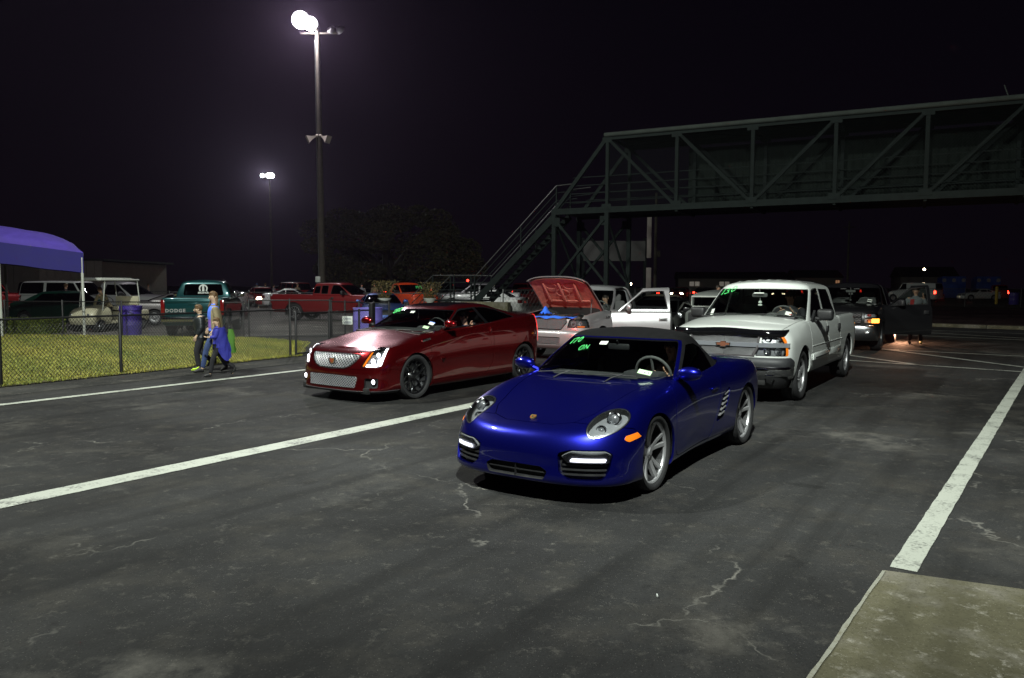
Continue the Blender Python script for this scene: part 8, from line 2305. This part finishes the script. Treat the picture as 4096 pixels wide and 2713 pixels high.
        bm = BM(); tube(bm, [hc + fx * .044 * f_ + UZ * .008 * f_, hc + fx * .052 * f_ - UZ * .006 * f_, hc + fx * .056 * f_ - UZ * .013 * f_, hc + fx * .044 * f_ - UZ * .017 * f_], [.0035 * f_, .0055 * f_, .0080 * f_, .0050 * f_], 8); obj('nose', bm, skin, body)
        bm = BM(); tube(bm, [hc + fx * .042 * f_ + fy * .014 * f_ - UZ * .030 * f_, hc + fx * .047 * f_ - UZ * .0285 * f_, hc + fx * .042 * f_ - fy * .014 * f_ - UZ * .030 * f_], [.002 * f_, .0045 * f_, .002 * f_], 6); obj('mouth', bm, 'lip', body)
        bm = BM()
        for s in (1, -1): ball(bm, hc + fy * .046 * f_ * s - fx * .002 * f_ - UZ * .002 * f_, .013 * f_, (.7, .35, 1), 8)
        obj('ear', bm, skin, body)
    # hair as a thick cap, long hair falling over the shoulders
    bm = BM(); ball(bm, hc + hd * .017 * f_ - fx * .007 * f_, .053 * f_, (1.06, .98, 1.0), 18)
    for v in list(bm.verts):
        q = v.co - hc
        if q.dot(fx) > .012 * f_ and q.z < .036 * f_ or q.z < -.034 * f_: v.co = hc + (v.co - hc) * .80
        else: v.co += Vector((rnd.uniform(-1, 1), rnd.uniform(-1, 1), rnd.uniform(-1, 1))) * .0022 * f_
    obj('hair', bm, hair if not hat else hat, body)
    if hat:
        bm = BM(); prism(bm, [(hc.x + .03 * f_, hc.z + .030 * f_), (hc.x + .098 * f_, hc.z + .024 * f_), (hc.x + .098 * f_, hc.z + .029 * f_), (hc.x + .03 * f_, hc.z + .042 * f_)], 'y', hc.y - .035 * f_, hc.y + .035 * f_); obj('cap_brim', bm, hat, body)
    if long_hair:
        for s in (1, -1):
            st = [hc + fy * .038 * f_ * s + UZ * .022 * f_ - fx * .016 * f_, hc + fy * .047 * f_ * s - UZ * .03 * f_ - fx * .020 * f_, hc + fy * .058 * f_ * s - UZ * .075 * f_ - fx * .014 * f_, hc + fy * .062 * f_ * s - UZ * .125 * f_ + fx * .022 * f_]
            me = skin_mesh(st, [(0, 1), (1, 2), (2, 3)], [.015 * f_, .018 * f_, .018 * f_, .009 * f_], lvl); link_mesh('hair_strand', me, hair, body)
        me = skin_mesh([hc - fx * .03 * f_ + UZ * .02 * f_, hc - fx * .042 * f_ - UZ * .05 * f_, hc - fx * .050 * f_ - UZ * .12 * f_], [(0, 1), (1, 2)], [(.045 * f_, .03 * f_), (.045 * f_, .022 * f_), (.035 * f_, .012 * f_)], lvl); link_mesh('hair_strand', me, hair, body)
    return e, J
WALK_A = dict(lkn=(.10, .055, .30), lan=(.16, .05, .06), rkn=(.005, -.055, .275), ran=(-.16, -.05, .085), rt=(-.09, -.05, .02))
# all three walk to the left of the picture, a little towards the camera
YW = R(-158)
w_, J = person('woman with long brown hair in an olive coat over a bright blue top, walking', (-5.9, 15.35, 0), YW, 1.63,
    dict(lkn=(.10, .05, .30), lan=(.15, .045, .052), rkn=(-.01, -.055, .28), ran=(-.13, -.05, .07), rt=(-.06, -.05, .018), lel=(-.03, .165, .65), lwr=(.02, .20, .52), rel=(-.02, -.155, .65), rwr=(.05, -.135, .545), look=(.72, .55, -.05)),
    top='blue_top', legs='denim', hair='hair_brown', long_hair=True, coat='olive_cloth', skirt=.16, lvl=2, skin='skin_pale')
bm = BM(); lathe(bm, [(.128, .89), (.126, .96), (.128, 1.02), (.130, 1.06)], 20)
for v in bm.verts: v.co = Vector((v.co.x * .90 + .006, v.co.y * 1.24, v.co.z))
obj('top_panel', bm, 'violet_top', w_)
b_, J = person('boy in a shiny black puffer jacket with neon trimmed sneakers, walking ahead', (-6.35, 15.75, 0), YW, 1.37,
    dict(lkn=(.06, .055, .28), lan=(.03, .05, .048), rkn=(.01, -.055, .29), ran=(-.14, -.05, .13), rt=(-.09, -.05, .05), lwr=(.05, .14, .52), rwr=(.0, -.16, .50)), top='puffer', legs='black_cloth', hair='hair_brown', shoes='shoe_dark', child=True, bulk=1.22, skin='skin_pale')
for dx, dy in ((.0, .07), (-.10, .02)):
    bm = BM(); tube(bm, [(.045 + dx, dy + .035, .075), (.10 + dx, dy + .035, .04), (.165 + dx, dy + .03, .045)], .013, 6); tube(bm, [(.02 + dx, dy + .04, .035), (.12 + dx, dy + .04, .016), (.19 + dx, dy + .03, .02)], .009, 6); obj('shoe_trim', bm, 'neon', b_)
g_, J = person('girl in a draped royal blue jacket and black trousers, mid stride in front', (-5.58, 14.66, 0), YW, 1.15,
    dict(lkn=(.09, .055, .29), lan=(.13, .045, .05), rkn=(-.05, -.055, .29), ran=(-.26, -.05, .13), rt=(-.20, -.05, .03), lel=(.04, .13, .66), lwr=(.13, .09, .66), rwr=(-.02, -.15, .50), look=(.8, .4, 0)), top='royal_cloth', legs='black_cloth', hair='hair_brown', child=True, bulk=1.15, skin='skin_pale', long_hair=True)
P = np.zeros((18, 16, 3))
for i in range(18):
    for j in range(16):
        t = i / 17; u = j / 15; a = R(60) + R(165 - 40 * t) * u; fold = 1 + .07 * t * math.sin(j * 2.3) + .04 * math.sin(i * .9 + j)
        P[i, j] = (math.cos(a) * (.125 + .03 * t) * fold - .07 * t, math.sin(a) * (.155 - .05 * t) * fold, .94 - (.42 + .22 * math.sin(u * PI)) * t)
gg = grid_tm(P, True); obj('draped_jacket', join(gg, TM(gg.V - gg.N * .01, -gg.N, gg.F[:, ::-1], gg.A)), 'royal_cloth', g_)
P = np.zeros((14, 13, 3))
for i in range(14):
    for j in range(13):
        t = i / 13; a = 2 * PI * j / 12; r5 = .045 + .035 * math.sin(min(1, t * 1.3) * PI / 2) * (1 - .45 * t)
        P[i, j] = (math.cos(a) * r5 * (1 + .2 * math.sin(a * 3 + i * .5)) + .03 * t, math.sin(a) * r5 * .8, .46 - .46 * t)
gg = grid_tm(P); bag = obj('jacket', lip(gg, .01), 'lime_cloth'); bag.location = (-5.50, 15.10, .42); tag(bag, 'lime green jacket hanging behind the girl in royal blue', 'jacket')
# man behind the open door of the black pickup
m_, J = person('young man in grey and red jacket with yellow shoes behind the open black door', (12.15, 23.35, 0), R(-112), 1.74,
    dict(lkn=(.01, .075, .285), lan=(0, .10, .05), rkn=(.02, -.05, .285), ran=(-.02, -.07, .05), lel=(.02, .17, .66), lwr=(.06, .12, .80), rel=(-.01, -.16, .64), rwr=(.05, -.14, .52)), top='varsity_grey', legs='black_cloth', hair='hair_dark', shoes='shoe_dark', bulk=1.08)
for c_ in list(m_.children):
    if c_.name.startswith('shoe'):
        ys = [v.co.y for v in c_.data.vertices]
        if sum(ys) / len(ys) > 0: c_.data.materials[0] = MATS['shoe_yellow']; c_['label'] = 'bright yellow shoe'
bm = BM(); prism(bm, [(-.17, 1.02), (-.05, 1.02), (-.05, 1.36), (-.15, 1.36)], 'x', .105, .125, Matrix.Translation((0.02, 0, 0))); obj('jacket_panel', bm, 'varsity_red', m_)
bs = basis((0, 1, 0), (0, 0, 1)); text_obj('shirt_print', 'TX', .11, 'sign_white', m_, (.150, .03, 1.14), bs, .003, bold=.002)
# drivers, seated and seen through the glass
SIT = dict(pel=(0, 0, .30), chest=(-.05, 0, .47), neck=(-.07, 0, .585), head=(-.055, 0, .665), lsh=(-.07, .115, .555), rsh=(-.07, -.115, .555), lel=(.05, .16, .45), lwr=(.18, .10, .52), rel=(.05, -.15, .45), rwr=(.18, -.05, .52),
           lhip=(0, .055, .28), lkn=(.24, .07, .33), lan=(.36, .07, .12), rhip=(0, -.055, .28), rkn=(.24, -.07, .33), ran=(.36, -.07, .12))
def driver(car, lx, ly, lz, label, **kw):
    yaw = car.rotation_euler.z; c, s = math.cos(yaw), math.sin(yaw)
    return person(label, (car.location.x + lx * c - ly * s, car.location.y + lx * s + ly * c, lz), yaw, **kw)
driver(roadster, -1.48, .36, -.03, 'driver in a pale shirt at the wheel of the blue roadster', pose=SIT, top='shirt_tan', hair='hair_dark', lvl=1)
driver(coupe, -1.72, .38, .05, 'driver in a denim sleeve holding a cup at the window of the maroon coupe', pose=dict(SIT, lel=(.02, .22, .50), lwr=(.10, .24, .58)), top='denim', hair='hair_dark', lvl=1)
driver(sp_, -1.20, .40, .28, 'person with a red lit face sitting in the silver pickup', pose=SIT, top='black_cloth', hair='hair_dark', lvl=1)
driver(wp, -1.45, .38, .42, 'driver barely visible inside the white pickup', pose=SIT, top='black_cloth', hair='hair_dark', lvl=1)
q, J = person('person in a blue shirt with white stripes standing behind the hot rod', (8.35, 31.5, 0), R(-60), 1.78, top='shirt_blue', legs='denim', hair='hair_dark', lvl=1)
# the crowd beyond the cars
CROWD = [(-27.2, 58, 'tan shirt', 'shirt_tan', 20), (-22.5, 61.0, 'white shirt', 'shirt_white', -60), (-20.7, 63, 'blue cap', 'shirt_tan', 200), (-19.7, 62, 'dark jacket', 'black_cloth', 170), (-18.6, 60.5, 'grey shirt', 'varsity_grey', 10), (-18.1, 64, 'black shirt', 'black_cloth', 250),
         (-16.6, 60, 'brown jacket', 'olive_cloth', -30), (-15.0, 62, 'white cap', 'black_cloth', 190), (-14.2, 64, 'red shirt', 'varsity_red', 100), (-12.6, 57, 'tan coat leaning', 'shirt_tan', 160),
         (-10.95, 56.5, 'grey jacket', 'varsity_grey', -70), (-10.2, 57.5, 'dark camouflage jacket', 'olive_cloth', -110), (-9.35, 55.5, 'dark jacket with a pale strap', 'black_cloth', 200), (-8.0, 56, 'brown coat seen from behind', 'olive_cloth', 90), (-4.3, 41.5, 'orange shirt', 'shirt_orange', 190)]
WH = ['standing left of the green pickup', 'right of the green pickup cab', 'first of the group over the red pickup bed', 'second of the group over the red pickup bed', 'tallest of the group over the red pickup bed', 'half hidden behind the tallest one', 'fifth of the group over the red pickup bed', 'near the gleaming silver sedan', 'just left of the red pickup cab', 'over the windscreen of the red pickup',
      'over the hood of the red pickup', 'between the grey and the strapped jackets', 'over the red pickup nose', 'rightmost by the light pole', 'by the orange pickup behind the stair landing']
for k, (x, y, lab, tp_, yaw) in enumerate(CROWD):
    person(('bystander in ' + lab + ' ' + WH[k]), (x, y, 0), R(yaw), 1.72 + .03 * (k % 4), top=tp_, legs='denim' if k % 2 else 'black_cloth', hair='hair_dark' if k % 3 else 'hair_brown', lvl=1, face=False, group='people standing among the parked cars', hat='shirt_blue' if k == 2 else ('shirt_white' if k == 7 else None))
person('bystander in a dark shirt beneath the awning beside the warehouse', (-21.0, 36.5, 0), R(30), 1.75, top='black_cloth', legs='denim', hair='hair_brown', lvl=1, face=False)
person('person in a camouflage jacket bending by the right awning post', (-15.05, 28.9, 0), R(170), 1.72, dict(chest=(.10, 0, .70), neck=(.17, 0, .80), head=(.20, 0, .87), lsh=(.15, .115, .77), rsh=(.15, -.115, .77), lel=(.2, .15, .62), rel=(.2, -.15, .62), lwr=(.26, .12, .5), rwr=(.26, -.12, .5)), top='olive_cloth', legs='black_cloth', hair='hair_brown', lvl=1, face=False)

# ------------------------------------------------------------------ far things on the right and small things
mat('container_blue', (.018, .055, .26), .6, vary=.4, vscale=1.2)
mat('bollard_yellow', (.50, .34, .02), .6, vary=.2); mat('cone_orange', (.60, .09, .02), .6)
mat('house_wall', (.30, .27, .24), .9); mat('house_roof', (.10, .09, .085), .9); mat('win_warm', (.8, .4, .2), .5, emit=(1, .50, .25), es=.22); mat('win_cool', (.6, .6, .6), .5, emit=(1, .9, .75), es=.10)
for i, (x, lab) in enumerate(((58.8, 'blue metal waste container nearer the yellow post'), (63.4, 'blue metal waste container with pale scuffs, further right'))):
    e = empty('waste_container', (x, 104, 0), R(-14), lab, 'waste container', 'blue waste containers')
    bm = BM(); box(bm, (0, 0, 1.05), (2.9, 2.2, 1.9), .04); prism(bm, [(-1.1, 1.95), (1.1, 1.95), (1.1, 2.75), (-1.1, 2.95)], 'x', -1.42, 1.42); obj('bin', bm, 'container_blue', e)
    for z in (.55, 1.15, 1.75):
        bm = BM(); box(bm, (0, -1.13, z), (2.95, .08, .10), .01); obj('rib', bm, 'container_blue', e)
    bm = BM(); box(bm, (0, -1.0, 2.02), (2.7, .12, .06), .01); obj('lid_edge', bm, 'fence_zinc', e)
    for k, (xx, c_) in enumerate(((-1.15, 'enamel_red'), (0, 'sticker_white'), (1.15, 'sticker_green'))):
        bm = BM(); 
        for q in range(5): box(bm, (xx, -1.12, 2.45), (.50, .02, .09), 0, Matrix.Rotation(q * PI / 5, 4, 'Y'))
        obj('star_mark', bm, 'wall_tan', e)
    if i:
        bm = BM()
        for k in range(14): box(bm, (rnd.uniform(-1.3, 1.3), -1.17, rnd.uniform(.5, 1.0)), (rnd.uniform(.1, .5), .01, rnd.uniform(.05, .2)), 0, Matrix.Rotation(rnd.uniform(-.5, .5), 4, 'Y'))
        obj('scuff_marks', bm, 'fence_zinc', e)
for x, y, lab in ((47.6, 86, 'yellow bollard left of the blue containers'), (45.9, 73.5, 'yellow bollard beside the lone purple barrel')):
    bm = BM(); lathe(bm, [(.001, 0), (.13, 0), (.13, 1.58), (.10, 1.66), (.001, 1.69)], 14); tag(thing_obj('bollard', bm, 'bollard_yellow', lab, 'bollard', 'yellow bollards'), None); bpy.data.objects[C.objects[-1].name].location = (x, y, 0)
e = empty('traffic_cone', (45.9, 87, 0), 0, 'tall orange traffic delineator beside the man with yellow shoes', 'traffic cone')
bm = BM(); lathe(bm, [(.24, 0), (.24, .06), (.13, .07), (.07, 1.15), (.03, 1.2), (.001, 1.2)], 14); obj('cone_body', bm, 'cone_orange', e)
bm = BM(); lathe(bm, [(.108, .40), (.097, .58)], 14); lathe(bm, [(.088, .75), (.077, .92)], 14); obj('reflective_band', bm, 'sticker_white', e)
e = empty('road_barrier', (47.0, 85.6, 0), R(-10), 'red and white water barrier next to the left yellow bollard', 'barrier')
bm = BM(); prism(bm, [(-.25, 0), (.25, 0), (.12, .45), (.08, .8), (-.08, .8), (-.12, .45)], 'x', -.6, .6); obj('barrier_body', bm, 'enamel_red', e)
bm = BM(); box(bm, (0, -.18, .42), (1.1, .03, .34), .01); obj('white_panel', bm, 'sign_white', e)
def house(x, y, yaw, L, D, h_, rh, label, wins):
    e = empty('house', (x, y, 0), R(yaw), label, 'house', 'houses far behind the track')
    bm = BM(); box(bm, (0, 0, h_ / 2), (L, D, h_), .02); obj('wall', bm, 'house_wall', e)
    bm = BM(); prism(bm, [(-D / 2 - .4, h_), (D / 2 + .4, h_), (0, h_ + rh)], 'x', -L / 2 - .3, L / 2 + .3); obj('roof', bm, 'house_roof', e)
    for wx, wz, ww, wh_, m2 in wins:
        bm = BM(); box(bm, (wx, -D / 2 - .03, wz), (ww, .06, wh_), .01); f = obj('window', bm, 'house_roof', e)
        for k in (-1, 1):
            bm = BM(); box(bm, (wx + k * ww * .25, -D / 2 - .07, wz), (ww * .42, .03, wh_ * .85)); obj('pane', bm, m2, f)
house(42, 150, -8, 20, 8, 2.9, 1.3, 'long low house with two warm lit windows', [(4, 1.7, 1.5, 1.3, 'win_warm'), (6.5, 1.7, 1.5, 1.3, 'win_warm'), (-1.5, 1.9, 2, 1, 'win_cool'), (-7, 1.9, 2, 1, 'win_cool')])
house(62, 160, -8, 9, 9, 3.2, 1.6, 'small gabled house left of a warm lit doorway', [(3.6, 1.9, .8, 1.9, 'win_warm')])
house(82, 155, -15, 10, 9, 3.4, 2.0, 'dim gabled house behind the white van', [(-3, 1.7, .8, 1.4, 'win_cool')])
def added_light_post(x, y, h_, m2, label, r_=.12):  # posts added to hold small lights that belong to far vehicles
    e = empty('lamp_post', (x, y, 0), 0, label, 'lamp', 'far yard lamps')
    bm = BM(); tube(bm, [(0, 0, 0), (0, 0, h_)], .05, 6); obj('post', bm, 'fence_black', e)
    bm = BM(); ball(bm, (0, -.05, h_ + r_ * .6), r_, (1, 1, 1), 10); obj('lamp_globe', bm, m2, e)
mat('far_red', (.5, .02, .01), .3, emit=(1, .05, .03), es=5)
added_light_post(62.5, 118, 4.1, 'warm_lit', 'yellow yard lamp over the left blue container', .16)
added_light_post(15.9, 92, 2.9, 'far_red', 'small red lamp left of the white pickup roof', .10)
added_light_post(4.6, 72, 2.8, 'far_red', 'small red lamp seen under the bridge', .09)
added_light_post(-4.0, 70, 2.0, 'far_red', 'small red lamp above the orange pickup roof', .12)
added_light_post(31.0, 96, 2.2, 'warm_lit', 'warm white lamp just above the white pickup roof', .13)
added_light_post(12.2, 80, 1.75, 'warm_lit', 'warm lamp right of the silver pickup door', .11)
bm = BM(); tube(bm, [(0, 0, 0), (.03, .012, 0)], .0045, 8); thing_obj('cigarette_butt', bm, 'sign_white', 'tiny white cigarette butt lying on the foreground asphalt', 'cigarette butt', None, (.83, 4.28, .010), 1.1)
lamp_light('wall_lamp_glow', wh, (-8.9, -13.6, 2.7), 150, (1, .92, .95))
lamp_light('headlight_spill', None, (12.2, 24.3, .38), 130, (1, .50, .28), .12)
def halo_haze():  # thin violet air added to make the glow round the lamps
    m = bpy.data.materials.new('haze_air'); MATS['haze_air'] = m; m.use_nodes = True; n, l = m.node_tree.nodes, m.node_tree.links; n.clear()
    o = n.new('ShaderNodeOutputMaterial'); v = n.new('ShaderNodeVolumePrincipled'); v.inputs['Color'].default_value = (.85, .65, 1, 1); v.inputs['Density'].default_value = .00026; v.inputs['Anisotropy'].default_value = .82
    l.new(v.outputs[0], o.inputs['Volume'])
    bm = BM(); box(bm, (0, 190, 11), (540, 460, 24)); o = obj('haze', bm, 'haze_air'); o['kind'] = 'stuff'
halo_haze()
